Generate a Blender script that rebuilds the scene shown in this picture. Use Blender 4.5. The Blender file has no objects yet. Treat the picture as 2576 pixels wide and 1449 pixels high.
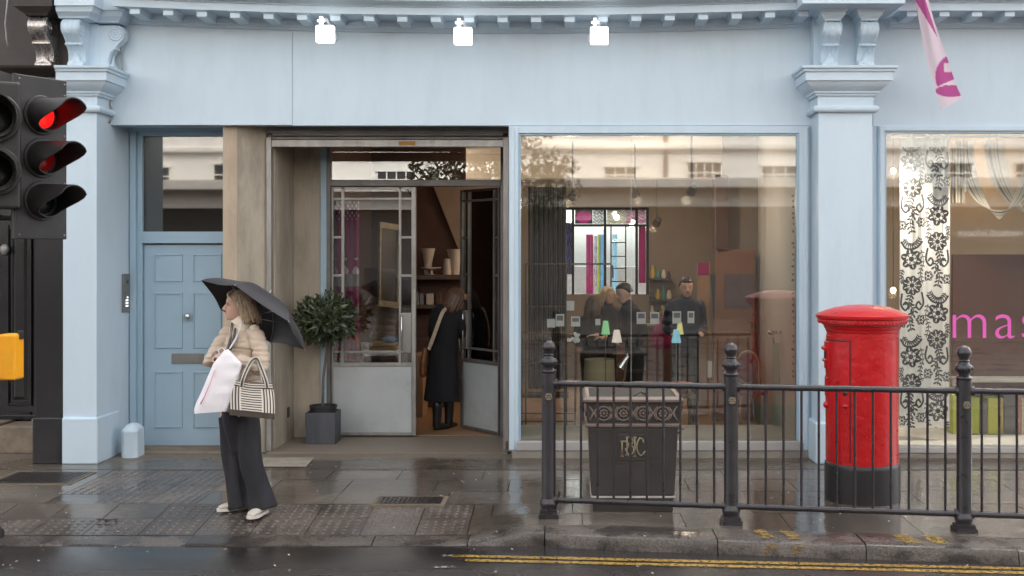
import bpy, bmesh, math, random
import numpy as np
from mathutils import Vector, Matrix, noise

random.seed(7)
scene = bpy.context.scene
COL = scene.collection
R = math.radians
PI = math.pi

# ------------------------------------------------------------------ camera
CAM_H = 1.97
F, U0, V0 = 2880.0, 1430.0, 640.0          # focal length, vanishing point (units: photo at 2575 px wide)
cam_d = bpy.data.cameras.new('camera')
cam = bpy.data.objects.new('camera', cam_d)
COL.objects.link(cam)
cam.location = (0, 0, CAM_H)
cam.rotation_euler = (R(90), 0, 0)
cam_d.sensor_width = 36
cam_d.lens = 36 * F / 2575
cam_d.shift_x = -(U0 - 1287.5) / 2575
cam_d.shift_y = -(724.5 - V0) / 2575
cam_d.clip_end = 500
scene.camera = cam

# ------------------------------------------------------------------ sky + sun (overcast)
world = bpy.data.worlds.new('World')
scene.world = world
world.use_nodes = True
nt = world.node_tree
bg = nt.nodes['Background']
sky = nt.nodes.new('ShaderNodeTexSky')
sky.sky_type = 'NISHITA'
sky.sun_disc = False
SUN_EL, SUN_AZ = R(50), R(22)       # azimuth clockwise from +Y
sky.sun_elevation = SUN_EL
sky.sun_rotation = SUN_AZ
sky.dust_density = 4.0
hsv = nt.nodes.new('ShaderNodeHueSaturation')
hsv.inputs['Saturation'].default_value = 0.12
nt.links.new(sky.outputs[0], hsv.inputs['Color'])
nt.links.new(hsv.outputs[0], bg.inputs[0])
bg.inputs[1].default_value = 0.15
sun_d = bpy.data.lights.new('sun', 'SUN')
sun_d.energy = 1.05
sun_d.angle = R(30)
sun_d.color = (1.0, 0.97, 0.93)
sun = bpy.data.objects.new('sun', sun_d)
COL.objects.link(sun)
sdir = Vector((math.sin(SUN_AZ) * math.cos(SUN_EL), math.cos(SUN_AZ) * math.cos(SUN_EL), math.sin(SUN_EL)))
sun.rotation_euler = sdir.to_track_quat('Z', 'Y').to_euler()
sun.location = sdir * 40

scene.view_settings.view_transform = 'Standard'
scene.view_settings.look = 'None'
scene.view_settings.gamma = 1
scene.view_settings.use_curve_mapping = False
scene.view_settings.exposure = 2.12
scene.cycles.use_denoising = True
scene.cycles.max_bounces = 8
scene.cycles.diffuse_bounces = 4
scene.cycles.transparent_max_bounces = 24
scene.cycles.sample_clamp_indirect = 6
scene.cycles.caustics_reflective = False
scene.cycles.caustics_refractive = False

# ------------------------------------------------------------------ helpers
def X(u, d): return (u - U0) * d / F
def Z(v, d): return CAM_H + (V0 - v) * d / F
def P(u, v, d): return Vector((X(u, d), d, Z(v, d)))
def lerp(a, b, t): return a + (b - a) * t
def sstep(a, b, x):
    t = max(0, min(1, (x - a) / (b - a)))
    return t * t * (3 - 2 * t)

def root_of(o):
    while o.parent: o = o.parent
    return o

def tag(o, label=None, cat=None, group=None, kind=None):
    if label: o['label'] = label
    if cat: o['category'] = cat
    if group: o['group'] = group
    if kind: o['kind'] = kind
    return o

def thing(name, loc, label, cat, group=None, kind=None):
    o = bpy.data.objects.new(name, None)
    o.empty_display_size = 0.1
    COL.objects.link(o)
    o.location = loc
    return tag(o, label, cat, group, kind)

def link(name, me, parent=None):
    o = bpy.data.objects.new(name, me)
    COL.objects.link(o)
    if parent is not None: o.parent = parent
    return o

class B:
    """collects shapes in world space, builds ONE mesh object"""
    def __init__(s):
        s.v = []; s.f = []; s.uv = None
    def add(s, vs, fs):
        n = len(s.v)
        s.v.extend(Vector(p) for p in vs)
        s.f.extend([tuple(i + n for i in f) for f in fs])
        return s
    def box(s, x0, x1, y0, y1, z0, z1, m=None):
        vs = [Vector((x, y, z)) for z in (z0, z1) for y in (y0, y1) for x in (x0, x1)]
        if m is not None: vs = [m @ p for p in vs]
        return s.add(vs, [(0,2,3,1),(4,5,7,6),(0,1,5,4),(2,6,7,3),(0,4,6,2),(1,3,7,5)])
    def hexa(s, b, t):
        """four bottom corners, four top corners, same order (counter-clockwise from above)"""
        return s.add(list(b) + list(t), [(3,2,1,0),(4,5,6,7),(0,1,5,4),(1,2,6,5),(2,3,7,6),(3,0,4,7)])
    def prism(s, poly, ext):
        """poly: list of 3D points, ext: extrusion vector"""
        n = len(poly); ext = Vector(ext)
        a = [Vector(p) for p in poly]
        return s.add(a + [p + ext for p in a], [tuple(range(n))[::-1], tuple(range(n, 2*n))] +
                     [(i, (i+1) % n, n + (i+1) % n, n + i) for i in range(n)])
    def sweep(s, prof, path):
        """prof: list of (p, z); path(p, z, i) for i in range(n) -> point; open profile swept"""
        n = len(prof)
        rings = path
        vs = [q for ring in rings for q in ring]
        fs = []
        for k in range(len(rings) - 1):
            for i in range(n - 1):
                fs.append((k*n+i, k*n+i+1, (k+1)*n+i+1, (k+1)*n+i))
        return s.add(vs, fs)
    def lathe(s, prof, c, n=20, m=None, a0=0, a1=2*PI):
        c = Vector(c); full = abs(a1 - a0 - 2*PI) < 1e-6
        k = n if full else n + 1
        vs = []
        for r, z in prof:
            for i in range(k):
                a = a0 + (a1 - a0) * i / n
                p = Vector((r*math.cos(a), r*math.sin(a), z))
                vs.append(c + (m @ p if m is not None else p))
        fs = []
        for j in range(len(prof) - 1):
            for i in range(n if full else n):
                i2 = (i + 1) % k if full else i + 1
                fs.append((j*k+i, j*k+i2, (j+1)*k+i2, (j+1)*k+i))
        if full:
            if prof[0][0] > 1e-5: fs.append(tuple(range(k))[::-1])
            if prof[-1][0] > 1e-5: fs.append(tuple((len(prof)-1)*k + i for i in range(k)))
        return s.add(vs, fs)
    def tube(s, pts, r, n=8, caps=True):
        pts = [Vector(p) for p in pts]
        rs = r if isinstance(r, (list, tuple)) else [r] * len(pts)
        ref = None; vs = []
        for i, p in enumerate(pts):
            t = (pts[min(i+1, len(pts)-1)] - pts[max(i-1, 0)]).normalized()
            if ref is None:
                ref = Vector((0,0,1)) if abs(t.z) < .9 else Vector((1,0,0))
            e1 = (ref - t * ref.dot(t)).normalized(); e2 = t.cross(e1); ref = e1
            for k in range(n):
                a = 2*PI*k/n
                vs.append(p + (e1*math.cos(a) + e2*math.sin(a)) * rs[i])
        fs = []
        for j in range(len(pts)-1):
            for k in range(n):
                k2 = (k+1) % n
                fs.append((j*n+k, j*n+k2, (j+1)*n+k2, (j+1)*n+k))
        if caps:
            fs.append(tuple(range(n))[::-1]); fs.append(tuple((len(pts)-1)*n + k for k in range(n)))
        return s.add(vs, fs)
    def ball(s, c, rx, ry=None, rz=None, n=12, h=8, m=None):
        ry = rx if ry is None else ry; rz = rx if rz is None else rz
        c = Vector(c); vs = []
        for j in range(1, h):
            th = PI*j/h
            for k in range(n):
                a = 2*PI*k/n
                p = Vector((rx*math.sin(th)*math.cos(a), ry*math.sin(th)*math.sin(a), -rz*math.cos(th)))
                vs.append(c + (m @ p if m is not None else p))
        for zz in (-rz, rz):
            p = Vector((0,0,zz)); vs.append(c + (m @ p if m is not None else p))
        b, t = len(vs)-2, len(vs)-1
        fs = []
        for j in range(h-2):
            for k in range(n):
                k2 = (k+1) % n
                fs.append((j*n+k, j*n+k2, (j+1)*n+k2, (j+1)*n+k))
        for k in range(n):
            k2 = (k+1) % n
            fs.append((b, k2, k)); fs.append((t, (h-2)*n+k, (h-2)*n+k2))
        return s.add(vs, fs)
    def loft(s, rings, caps=True):
        n = len(rings[0])
        vs = [q for ring in rings for q in ring]
        fs = []
        for j in range(len(rings)-1):
            for k in range(n):
                k2 = (k+1) % n
                fs.append((j*n+k, j*n+k2, (j+1)*n+k2, (j+1)*n+k))
        if caps:
            fs.append(tuple(range(n))[::-1]); fs.append(tuple((len(rings)-1)*n + k for k in range(n)))
        return s.add(vs, fs)
    def mesh(s, name, off=Vector((0,0,0))):
        me = bpy.data.meshes.new(name)
        me.from_pydata([tuple(p - off) for p in s.v], [], s.f)
        me.validate()
        bm = bmesh.new(); bm.from_mesh(me)
        bmesh.ops.recalc_face_normals(bm, faces=bm.faces)
        bm.to_mesh(me); bm.free()
        return me
    def build(s, name, mat, parent=None, smooth=False, bevel=0, seg=2, at=None):
        off = root_of(parent).location if parent is not None else (Vector(at) if at is not None else Vector((0,0,0)))
        me = s.mesh(name, off)
        me.materials.append(mat)
        o = link(name, me, parent)
        if parent is None: o.location = off
        if smooth: shade(me, smooth)
        if bevel:
            md = o.modifiers.new('bevel', 'BEVEL'); md.width = bevel; md.segments = seg; md.limit_method = 'ANGLE'
            md.angle_limit = R(40)
            md.harden_normals = False
        return o

def shade(me, smooth=True):
    if smooth is True or smooth == 1:
        me.polygons.foreach_set('use_smooth', [True]*len(me.polygons))
    else:                     # smooth by angle (degrees)
        bm = bmesh.new(); bm.from_mesh(me)
        for f in bm.faces: f.smooth = True
        lim = R(smooth)
        for e in bm.edges:
            if len(e.link_faces) == 2 and e.calc_face_angle(0) > lim: e.smooth = False
        bm.to_mesh(me); bm.free()

def grid(name, fn, nu, nv, mat, parent=None, colfn=None, smooth=True, thick=0, at=None):
    """surface fn(s,t)->world point; optional colour attribute 'print' (flat print on cloth and paper)"""
    off = root_of(parent).location if parent is not None else (Vector(at) if at is not None else Vector((0,0,0)))
    vs = [tuple(fn(i/nu, j/nv) - off) for j in range(nv+1) for i in range(nu+1)]
    fs = [(j*(nu+1)+i, j*(nu+1)+i+1, (j+1)*(nu+1)+i+1, (j+1)*(nu+1)+i) for j in range(nv) for i in range(nu)]
    me = bpy.data.meshes.new(name); me.from_pydata(vs, [], fs)
    me.materials.append(mat)
    if colfn:
        at_ = me.color_attributes.new('print', 'FLOAT_COLOR', 'POINT')
        cols = np.ones((len(vs), 4), dtype=np.float32)
        k = 0
        for j in range(nv+1):
            for i in range(nu+1):
                cols[k, :3] = colfn(i/nu, j/nv); k += 1
        at_.data.foreach_set('color', cols.ravel())
    if smooth: shade(me)
    o = link(name, me, parent)
    if parent is None: o.location = off
    if thick:
        md = o.modifiers.new('thick', 'SOLIDIFY'); md.thickness = thick; md.offset = 0
    return o

def copy_tree(o, parent=None):
    c = o.copy(); COL.objects.link(c); c.parent = parent
    for ch in list(o.children): copy_tree(ch, c)
    return c

def text_mesh(name, body, size, mat, mtx, parent=None, depth=0.002, offset=0.0, align='LEFT', spacing=1.0):
    cu = bpy.data.curves.new(name, 'FONT')
    cu.body = body; cu.size = size; cu.extrude = depth; cu.offset = offset; cu.align_x = align
    cu.space_character = spacing
    cu.resolution_u = 6
    tmp = bpy.data.objects.new(name + '_tmp', cu); COL.objects.link(tmp)
    dg = bpy.context.evaluated_depsgraph_get()
    me = bpy.data.meshes.new_from_object(tmp.evaluated_get(dg))
    bpy.data.objects.remove(tmp); bpy.data.curves.remove(cu)
    me.name = name
    off = root_of(parent).location if parent is not None else Vector((0,0,0))
    me.transform(Matrix.Translation(-Vector(off)) @ mtx)
    me.materials.clear(); me.materials.append(mat)
    return link(name, me, parent)

# ------------------------------------------------------------------ materials
def new_mat(name):
    m = bpy.data.materials.new(name); m.use_nodes = True
    n = m.node_tree.nodes; l = m.node_tree.links
    return m, n, l, n['Principled BSDF']

def pm(name, col, rough=0.5, metal=0, var=0.12, scale=4.0, bump=0.0, bscale=60, rvar=0.0, spec=0.5, stretch=None,
       dirt=None, dirt_amt=0.0, dirt_scale=1.5, coat=0, emit=None, estr=0, sheen=0, trans=0, alt=None, bdist=0.004):
    m, n, l, p = new_mat(name)
    tc = n.new('ShaderNodeTexCoord')
    mp = n.new('ShaderNodeMapping'); l.new(tc.outputs['Object'], mp.inputs[0])
    if stretch: mp.inputs['Scale'].default_value = stretch
    nz = n.new('ShaderNodeTexNoise'); nz.inputs['Scale'].default_value = scale; nz.inputs['Detail'].default_value = 6
    nz.inputs['Roughness'].default_value = 0.62
    l.new(mp.outputs[0], nz.inputs['Vector'])
    rp = n.new('ShaderNodeValToRGB'); l.new(nz.outputs['Fac'], rp.inputs[0])
    rp.color_ramp.elements[0].position = 0.28; rp.color_ramp.elements[1].position = 0.72
    c = Vector(col); a2 = Vector(alt) if alt else None
    lo = c * (1 - var); hi = a2 if a2 is not None else c * (1 + var)
    rp.color_ramp.elements[0].color = (*lo, 1); rp.color_ramp.elements[1].color = (*[min(1, x) for x in hi], 1)
    out = rp.outputs[0]
    if dirt:
        n2 = n.new('ShaderNodeTexNoise'); n2.inputs['Scale'].default_value = dirt_scale; n2.inputs['Detail'].default_value = 8
        n2.inputs['Roughness'].default_value = 0.7
        l.new(mp.outputs[0], n2.inputs['Vector'])
        r2 = n.new('ShaderNodeValToRGB'); l.new(n2.outputs['Fac'], r2.inputs[0])
        r2.color_ramp.elements[0].position = 0.5; r2.color_ramp.elements[1].position = 0.75
        r2.color_ramp.elements[0].color = (0,0,0,1); r2.color_ramp.elements[1].color = (dirt_amt,)*3 + (1,)
        mx = n.new('ShaderNodeMixRGB'); l.new(r2.outputs[0], mx.inputs[0]); l.new(out, mx.inputs[1])
        mx.inputs[2].default_value = (*dirt, 1); out = mx.outputs[0]
    l.new(out, p.inputs['Base Color'])
    p.inputs['Metallic'].default_value = metal
    p.inputs['Specular IOR Level'].default_value = spec
    if coat:
        p.inputs['Coat Weight'].default_value = coat; p.inputs['Coat Roughness'].default_value = 0.08
    if sheen: p.inputs['Sheen Weight'].default_value = sheen
    if trans:
        p.inputs['Subsurface Weight'].default_value = 0
    if rvar:
        mr = n.new('ShaderNodeMapRange'); l.new(nz.outputs['Fac'], mr.inputs[0])
        mr.inputs[1].default_value = 0.3; mr.inputs[2].default_value = 0.7
        mr.inputs[3].default_value = max(0.02, rough - rvar); mr.inputs[4].default_value = min(1, rough + rvar)
        l.new(mr.outputs[0], p.inputs['Roughness'])
    else:
        p.inputs['Roughness'].default_value = rough
    if bump:
        n3 = n.new('ShaderNodeTexNoise'); n3.inputs['Scale'].default_value = bscale; n3.inputs['Detail'].default_value = 5
        l.new(mp.outputs[0], n3.inputs['Vector'])
        bp = n.new('ShaderNodeBump'); bp.inputs['Strength'].default_value = bump; bp.inputs['Distance'].default_value = bdist
        l.new(n3.outputs['Fac'], bp.inputs['Height']); l.new(bp.outputs[0], p.inputs['Normal'])
    if emit:
        p.inputs['Emission Color'].default_value = (*emit, 1); p.inputs['Emission Strength'].default_value = estr
    return m

def print_mat(name, rough=0.8, sheen=0.2, two=0.0):
    m, n, l, p = new_mat(name)
    a = n.new('ShaderNodeVertexColor'); a.layer_name = 'print'
    l.new(a.outputs[0], p.inputs['Base Color']); p.inputs['Roughness'].default_value = rough
    p.inputs['Sheen Weight'].default_value = sheen
    if two:
        tr = n.new('ShaderNodeBsdfTranslucent'); l.new(a.outputs[0], tr.inputs[0])
        mx = n.new('ShaderNodeMixShader'); mx.inputs[0].default_value = two
        l.new(p.outputs[0], mx.inputs[1]); l.new(tr.outputs[0], mx.inputs[2])
        l.new(mx.outputs[0], n['Material Output'].inputs[0])
    return m

def glass_mat(name, refl=0.1, tint=(0.93, 0.95, 0.94), rough=0.0):
    m, n, l, p = new_mat(name)
    n.remove(p)
    tr = n.new('ShaderNodeBsdfTransparent'); tr.inputs[0].default_value = (*tint, 1)
    gl = n.new('ShaderNodeBsdfGlossy'); gl.inputs['Roughness'].default_value = rough
    gl.inputs['Color'].default_value = (1, 1, 1, 1)
    fr = n.new('ShaderNodeLayerWeight'); fr.inputs['Blend'].default_value = 0.25
    mr = n.new('ShaderNodeMapRange'); l.new(fr.outputs['Fresnel'], mr.inputs[0])
    mr.inputs[1].default_value = 0; mr.inputs[2].default_value = 1
    mr.inputs[3].default_value = refl; mr.inputs[4].default_value = 1.0
    mx = n.new('ShaderNodeMixShader'); l.new(mr.outputs[0], mx.inputs[0])
    l.new(tr.outputs[0], mx.inputs[1]); l.new(gl.outputs[0], mx.inputs[2])
    l.new(mx.outputs[0], n['Material Output'].inputs[0])
    return m

def wet_mat(name, dark, light, rough_lo, rough_hi, scale=1.2, grain=120, bump=0.15, dry_y=None, spec=0.6, aggregate=None, puddle=None, slow=.14, gcon=.28):
    """wet stone or asphalt: colour grain, wet film patches (low roughness) and drier patches; object coords = world"""
    m, n, l, p = new_mat(name)
    geo = n.new('ShaderNodeNewGeometry')
    nz = n.new('ShaderNodeTexNoise'); nz.inputs['Scale'].default_value = scale; nz.inputs['Detail'].default_value = 7
    nz.inputs['Roughness'].default_value = 0.6; nz.inputs['Distortion'].default_value = 0.4
    l.new(geo.outputs['Position'], nz.inputs['Vector'])
    gr = n.new('ShaderNodeTexNoise'); gr.inputs['Scale'].default_value = grain; gr.inputs['Detail'].default_value = 3
    l.new(geo.outputs['Position'], gr.inputs['Vector'])
    # per-piece shade
    oi = n.new('ShaderNodeObjectInfo')
    wet = n.new('ShaderNodeMapRange'); wet.inputs[1].default_value = 0.40; wet.inputs[2].default_value = 0.62
    l.new(nz.outputs['Fac'], wet.inputs[0])
    wetv = wet.outputs[0]                               # 1 = drier
    if dry_y is not None:                               # under the shop front it stays dry
        sx = n.new('ShaderNodeSeparateXYZ'); l.new(geo.outputs['Position'], sx.inputs[0])
        ad = n.new('ShaderNodeMath'); ad.operation = 'MULTIPLY_ADD'; ad.inputs[1].default_value = 0.9; ad.inputs[2].default_value = 0
        l.new(nz.outputs['Fac'], ad.inputs[0])
        sm = n.new('ShaderNodeMath'); sm.operation = 'ADD'; l.new(sx.outputs['Y'], sm.inputs[0]); l.new(ad.outputs[0], sm.inputs[1])
        dr = n.new('ShaderNodeMapRange'); dr.inputs[1].default_value = dry_y + 0.38; dr.inputs[2].default_value = dry_y + 0.62
        l.new(sm.outputs[0], dr.inputs[0])
        mxm = n.new('ShaderNodeMath'); mxm.operation = 'MULTIPLY_ADD'; mxm.inputs[2].default_value = 0
        mxm.operation = 'MAXIMUM'
        ml = n.new('ShaderNodeMath'); ml.operation = 'MULTIPLY'; ml.inputs[1].default_value = 0.35; l.new(wetv, ml.inputs[0])
        l.new(ml.outputs[0], mxm.inputs[0]); l.new(dr.outputs[0], mxm.inputs[1])
        wetv = mxm.outputs[0]
    if puddle is not None:                              # standing water along the gutter
        sx = n.new('ShaderNodeSeparateXYZ'); l.new(geo.outputs['Position'], sx.inputs[0])
        y0, y1 = puddle
        ad = n.new('ShaderNodeMath'); ad.operation = 'MULTIPLY_ADD'; ad.inputs[1].default_value = 0.5; ad.inputs[2].default_value = -0.25
        l.new(nz.outputs['Fac'], ad.inputs[0])
        sm = n.new('ShaderNodeMath'); sm.operation = 'ADD'; l.new(sx.outputs['Y'], sm.inputs[0]); l.new(ad.outputs[0], sm.inputs[1])
        pu = n.new('ShaderNodeMapRange'); pu.inputs[1].default_value = y0; pu.inputs[2].default_value = y1
        pu.inputs[3].default_value = 1; pu.inputs[4].default_value = 0
        l.new(sm.outputs[0], pu.inputs[0])
        m0 = n.new('ShaderNodeMath'); m0.operation = 'MULTIPLY_ADD'; m0.inputs[1].default_value = .5; m0.inputs[2].default_value = .5; l.new(wetv, m0.inputs[0]); wetv = m0.outputs[0]
        mm = n.new('ShaderNodeMath'); mm.operation = 'MULTIPLY'; l.new(wetv, mm.inputs[0]); l.new(pu.outputs[0], mm.inputs[1])
        wetv = mm.outputs[0]; pud = pu.outputs[0]
    mix = n.new('ShaderNodeMixRGB'); l.new(wetv, mix.inputs[0])
    mix.inputs[1].default_value = (*dark, 1); mix.inputs[2].default_value = (*light, 1)
    # grain and per-object tone
    gm = n.new('ShaderNodeMapRange'); gm.inputs[1].default_value = 0.3; gm.inputs[2].default_value = 0.7
    gm.inputs[3].default_value = 1 - gcon; gm.inputs[4].default_value = 1 + gcon; l.new(gr.outputs['Fac'], gm.inputs[0])
    om = n.new('ShaderNodeMapRange'); om.inputs[3].default_value = 0.84; om.inputs[4].default_value = 1.16
    l.new(oi.outputs['Random'], om.inputs[0])
    mu = n.new('ShaderNodeMath'); mu.operation = 'MULTIPLY'; l.new(gm.outputs[0], mu.inputs[0]); l.new(om.outputs[0], mu.inputs[1])
    vm = n.new('ShaderNodeVectorMath'); vm.operation = 'SCALE'; l.new(mix.outputs[0], vm.inputs[0]); l.new(mu.outputs[0], vm.inputs['Scale'])
    out = vm.outputs[0]
    if aggregate:
        vo = n.new('ShaderNodeTexVoronoi'); vo.inputs['Scale'].default_value = 110; l.new(geo.outputs['Position'], vo.inputs['Vector'])
        th = n.new('ShaderNodeMapRange'); th.inputs[1].default_value = 0.8; th.inputs[2].default_value = 0.95
        l.new(vo.outputs['Color'], th.inputs[0])
        ma = n.new('ShaderNodeMixRGB'); l.new(th.outputs[0], ma.inputs[0]); l.new(out, ma.inputs[1]); ma.inputs[2].default_value = (*aggregate, 1)
        out = ma.outputs[0]
    l.new(out, p.inputs['Base Color'])
    rr = n.new('ShaderNodeMapRange'); l.new(wetv, rr.inputs[0]); rr.inputs[3].default_value = rough_lo; rr.inputs[4].default_value = rough_hi
    l.new(rr.outputs[0], p.inputs['Roughness'])
    p.inputs['Specular IOR Level'].default_value = spec
    bp = n.new('ShaderNodeBump'); bp.inputs['Distance'].default_value = 0.003
    bs = n.new('ShaderNodeMapRange'); l.new(wetv, bs.inputs[0]); bs.inputs[3].default_value = bump * 0.25; bs.inputs[4].default_value = bump
    l.new(bs.outputs[0], bp.inputs['Strength']); l.new(gr.outputs['Fac'], bp.inputs['Height'])
    # slow unevenness so reflections break up
    n4 = n.new('ShaderNodeTexNoise'); n4.inputs['Scale'].default_value = 9; n4.inputs['Detail'].default_value = 3
    l.new(geo.outputs['Position'], n4.inputs['Vector'])
    b2 = n.new('ShaderNodeBump'); b2.inputs['Strength'].default_value = slow; b2.inputs['Distance'].default_value = 0.02
    l.new(n4.outputs['Fac'], b2.inputs['Height']); l.new(bp.outputs[0], b2.inputs['Normal'])
    l.new(b2.outputs[0], p.inputs['Normal'])
    return m

M = {}
M['blue'] = pm('pale_blue_paint', (0.57, 0.685, 0.775), 0.42, var=0.035, scale=1.3, bump=0.05, bscale=35, dirt=(0.27, 0.33, 0.38), dirt_amt=0.15, dirt_scale=1.6, stretch=(2.2, 2.2, .55))
M['blue_door'] = pm('blue_door_paint', (0.36, 0.495, 0.60), 0.36, var=0.03, scale=2, bump=0.03, bscale=40)
M['concrete'] = pm('rendered_concrete', (0.42, 0.365, 0.29), 0.75, var=0.25, scale=2.2, stretch=(1.6, 1.6, 0.5), bump=0.15, bscale=50, dirt=(0.13, 0.105, 0.08), dirt_amt=0.75, dirt_scale=1.3)
M['sandstone'] = pm('sand_coloured_render', (0.50, 0.40, 0.30), 0.75, var=0.18, scale=2, stretch=(2, 2, .5), bump=0.12, bscale=50, dirt=(0.3, 0.22, 0.15), dirt_amt=0.6)
M['black'] = pm('black_gloss_paint', (0.012, 0.012, 0.014), 0.25, var=0.3, scale=3, coat=0.3, bump=0.03, bscale=30)
M['soot'] = pm('dark_brown_paint', (0.045, 0.035, 0.032), 0.55, var=0.35, scale=3, bump=0.15, bscale=20)
M['silver'] = pm('silver_leaf_paint', (0.50, 0.46, 0.44), 0.3, metal=0.85, var=0.35, scale=9, bump=0.2, bscale=30, rvar=0.12)
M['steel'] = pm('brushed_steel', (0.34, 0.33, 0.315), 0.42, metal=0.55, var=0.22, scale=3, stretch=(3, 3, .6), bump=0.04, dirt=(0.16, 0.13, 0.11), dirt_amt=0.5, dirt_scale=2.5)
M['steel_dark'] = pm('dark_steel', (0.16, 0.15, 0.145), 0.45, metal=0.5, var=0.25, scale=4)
M['steel_panel'] = pm('galvanised_panel', (0.46, 0.49, 0.50), 0.5, metal=0.35, var=0.10, scale=1.8, dirt=(0.26, 0.26, 0.24), dirt_amt=0.5, dirt_scale=2.2)
M['chrome'] = pm('chrome', (0.7, 0.7, 0.7), 0.12, metal=1, var=0.02)
M['plate'] = pm('satin_plate', (0.25, 0.24, 0.23), 0.45, metal=0.6, var=0.08)
M['alu'] = pm('aluminium_sill', (0.46, 0.44, 0.42), 0.4, metal=0.3, var=0.1, scale=3)
M['plinth'] = pm('plinth_stone', (0.27, 0.24, 0.205), 0.7, var=0.2, scale=5, bump=0.15, bscale=70, dirt=(0.12, 0.10, 0.08), dirt_amt=0.6)
M['step_stone'] = pm('worn_sandstone', (0.21, 0.165, 0.125), 0.8, var=0.35, scale=6, bump=0.4, bscale=25)
M['glass'] = glass_mat('shop_glass', 0.066, rough=0.022)
M['glass_door'] = glass_mat('door_glass', 0.09)
M['glass_wire'] = glass_mat('wired_glass', 0.11, (0.55, 0.52, 0.46), 0.02)
M['glass_int'] = glass_mat('shelf_glass', 0.10, (0.80, 0.90, 0.87))
M['iron'] = pm('black_railing_paint', (0.022, 0.019, 0.023), 0.32, var=0.25, scale=7, bump=0.12, bscale=90, coat=0.25, rvar=0.1)
M['bin'] = pm('bin_black', (0.056, 0.048, 0.045), 0.42, var=0.18, scale=5, bump=0.05, rvar=0.1, dirt=(0.08, 0.07, 0.06), dirt_amt=0.5)
M['bronze'] = pm('bin_bronze', (0.235, 0.185, 0.16), 0.45, metal=0.45, var=0.2, scale=9, bump=0.15, bscale=80)
M['gold'] = pm('dull_gold', (0.34, 0.285, 0.195), 0.5, metal=0.3, var=0.25, scale=20)
M['bin_line'] = pm('bin_strip', (0.5, 0.47, 0.43), 0.5, var=0.2, scale=12)
M['red'] = pm('postbox_red', (0.50, 0.0035, 0.007), 0.3, var=0.10, scale=5, bump=0.6, bscale=15, bdist=.012, coat=0.2, rvar=0.06, dirt=(0.36, 0.006, 0.009), dirt_amt=0.5)
M['box_black'] = pm('postbox_black', (0.02, 0.018, 0.02), 0.38, var=0.2, scale=6, bump=0.3, bscale=18)
M['tl_black'] = pm('signal_housing', (0.019, 0.017, 0.017), 0.5, var=0.25, scale=6, bump=0.05, dirt=(0.10, 0.09, 0.085), dirt_amt=0.3, dirt_scale=3)
M['tl_in'] = pm('signal_hood_inside', (0.012, 0.011, 0.011), 0.6)
M['red_lamp'] = pm('red_signal_lens', (0.35, 0.004, 0.004), 0.2, var=0.02, emit=(1.0, 0.01, 0.008), estr=0.35)
M['lens_red_reflection'] = pm('amber_lens_reflection', (0.05, 0.005, 0.004), 0.15, emit=(1.0, 0.01, 0.008), estr=0.015)  # unlit amber lens; the red lamp's reflection is put in as colour and glow
M['green_lens'] = pm('unlit_lens', (0.015, 0.02, 0.02), 0.15)
M['yellow'] = pm('push_box_yellow', (0.85, 0.36, 0.006), 0.4, var=0.06, scale=5, dirt=(0.35, 0.2, 0.03), dirt_amt=0.4)
M['lamp_white'] = pm('lamp_white', (0.9, 0.9, 0.9), 0.4, var=0.01, emit=(1, 1, 1), estr=0.4)
M['bracket_white'] = pm('lamp_arm_white', (0.8, 0.8, 0.8), 0.4, var=0.03)
M['cable'] = pm('grey_cable', (0.32, 0.31, 0.29), 0.6, var=0.2, scale=10)
M['brick_red'] = pm('upper_brick', (0.32, 0.13, 0.11), 0.85, var=0.3, scale=8)
M['skin'] = pm('skin', (0.56, 0.34, 0.26), 0.5, var=0.06, scale=20)
M['hair_blond'] = pm('hair_dark_blond', (0.27, 0.175, 0.105), 0.5, var=0.6, scale=30, stretch=(3, 3, .4), alt=(0.60, 0.45, 0.31), sheen=0.1)
M['hair_brown'] = pm('hair_brown', (0.075, 0.04, 0.025), 0.45, var=0.4, scale=25, stretch=(3, 3, .4), alt=(0.16, 0.085, 0.05))
M['hair_dark'] = pm('hair_dark', (0.012, 0.010, 0.010), 0.5, var=0.3)
M['hair_light'] = pm('hair_light', (0.40, 0.29, 0.17), 0.5, var=0.3, scale=20)
M['jacket'] = pm('beige_padded_nylon', (0.56, 0.445, 0.345), 0.46, var=0.06, scale=9, bump=0.5, bscale=26, sheen=0.1)
M['cream'] = pm('cream_collar', (0.78, 0.68, 0.55), 0.8, var=0.05, scale=20)
M['scarf'] = pm('dark_print_scarf', (0.05, 0.035, 0.03), 0.7, var=0.6, scale=60, alt=(0.2, 0.16, 0.13))
M['trouser'] = pm('charcoal_trouser', (0.034, 0.033, 0.038), 0.85, var=0.15, scale=10, spec=.2)
M['shoe'] = pm('cream_shoe', (0.52, 0.47, 0.40), 0.6, var=0.15, scale=25)
M['sole'] = pm('white_sole', (0.66, 0.63, 0.58), 0.6, var=0.1, scale=30)
M['umbrella'] = pm('umbrella_nylon', (0.011, 0.0105, 0.015), 0.55, var=0.1, scale=12, sheen=0.05, bump=0.05)
M['umbrella_metal'] = pm('umbrella_steel', (0.4, 0.4, 0.4), 0.3, metal=0.9)
M['bag_white'] = pm('white_carrier_bag', (0.84, 0.80, 0.83), 0.5, var=0.03, scale=6, bump=0.15, bscale=14)
M['bag_pink'] = pm('bag_pink_seam', (0.55, 0.06, 0.22), 0.6)
M['leather_dark'] = pm('dark_brown_leather', (0.06, 0.045, 0.035), 0.45, var=0.15)
M['leather_tan'] = pm('tan_leather', (0.22, 0.085, 0.03), 0.45, var=0.2, scale=12)
M['strap'] = pm('canvas_strap', (0.48, 0.38, 0.27), 0.8, var=0.2, scale=30)
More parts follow.
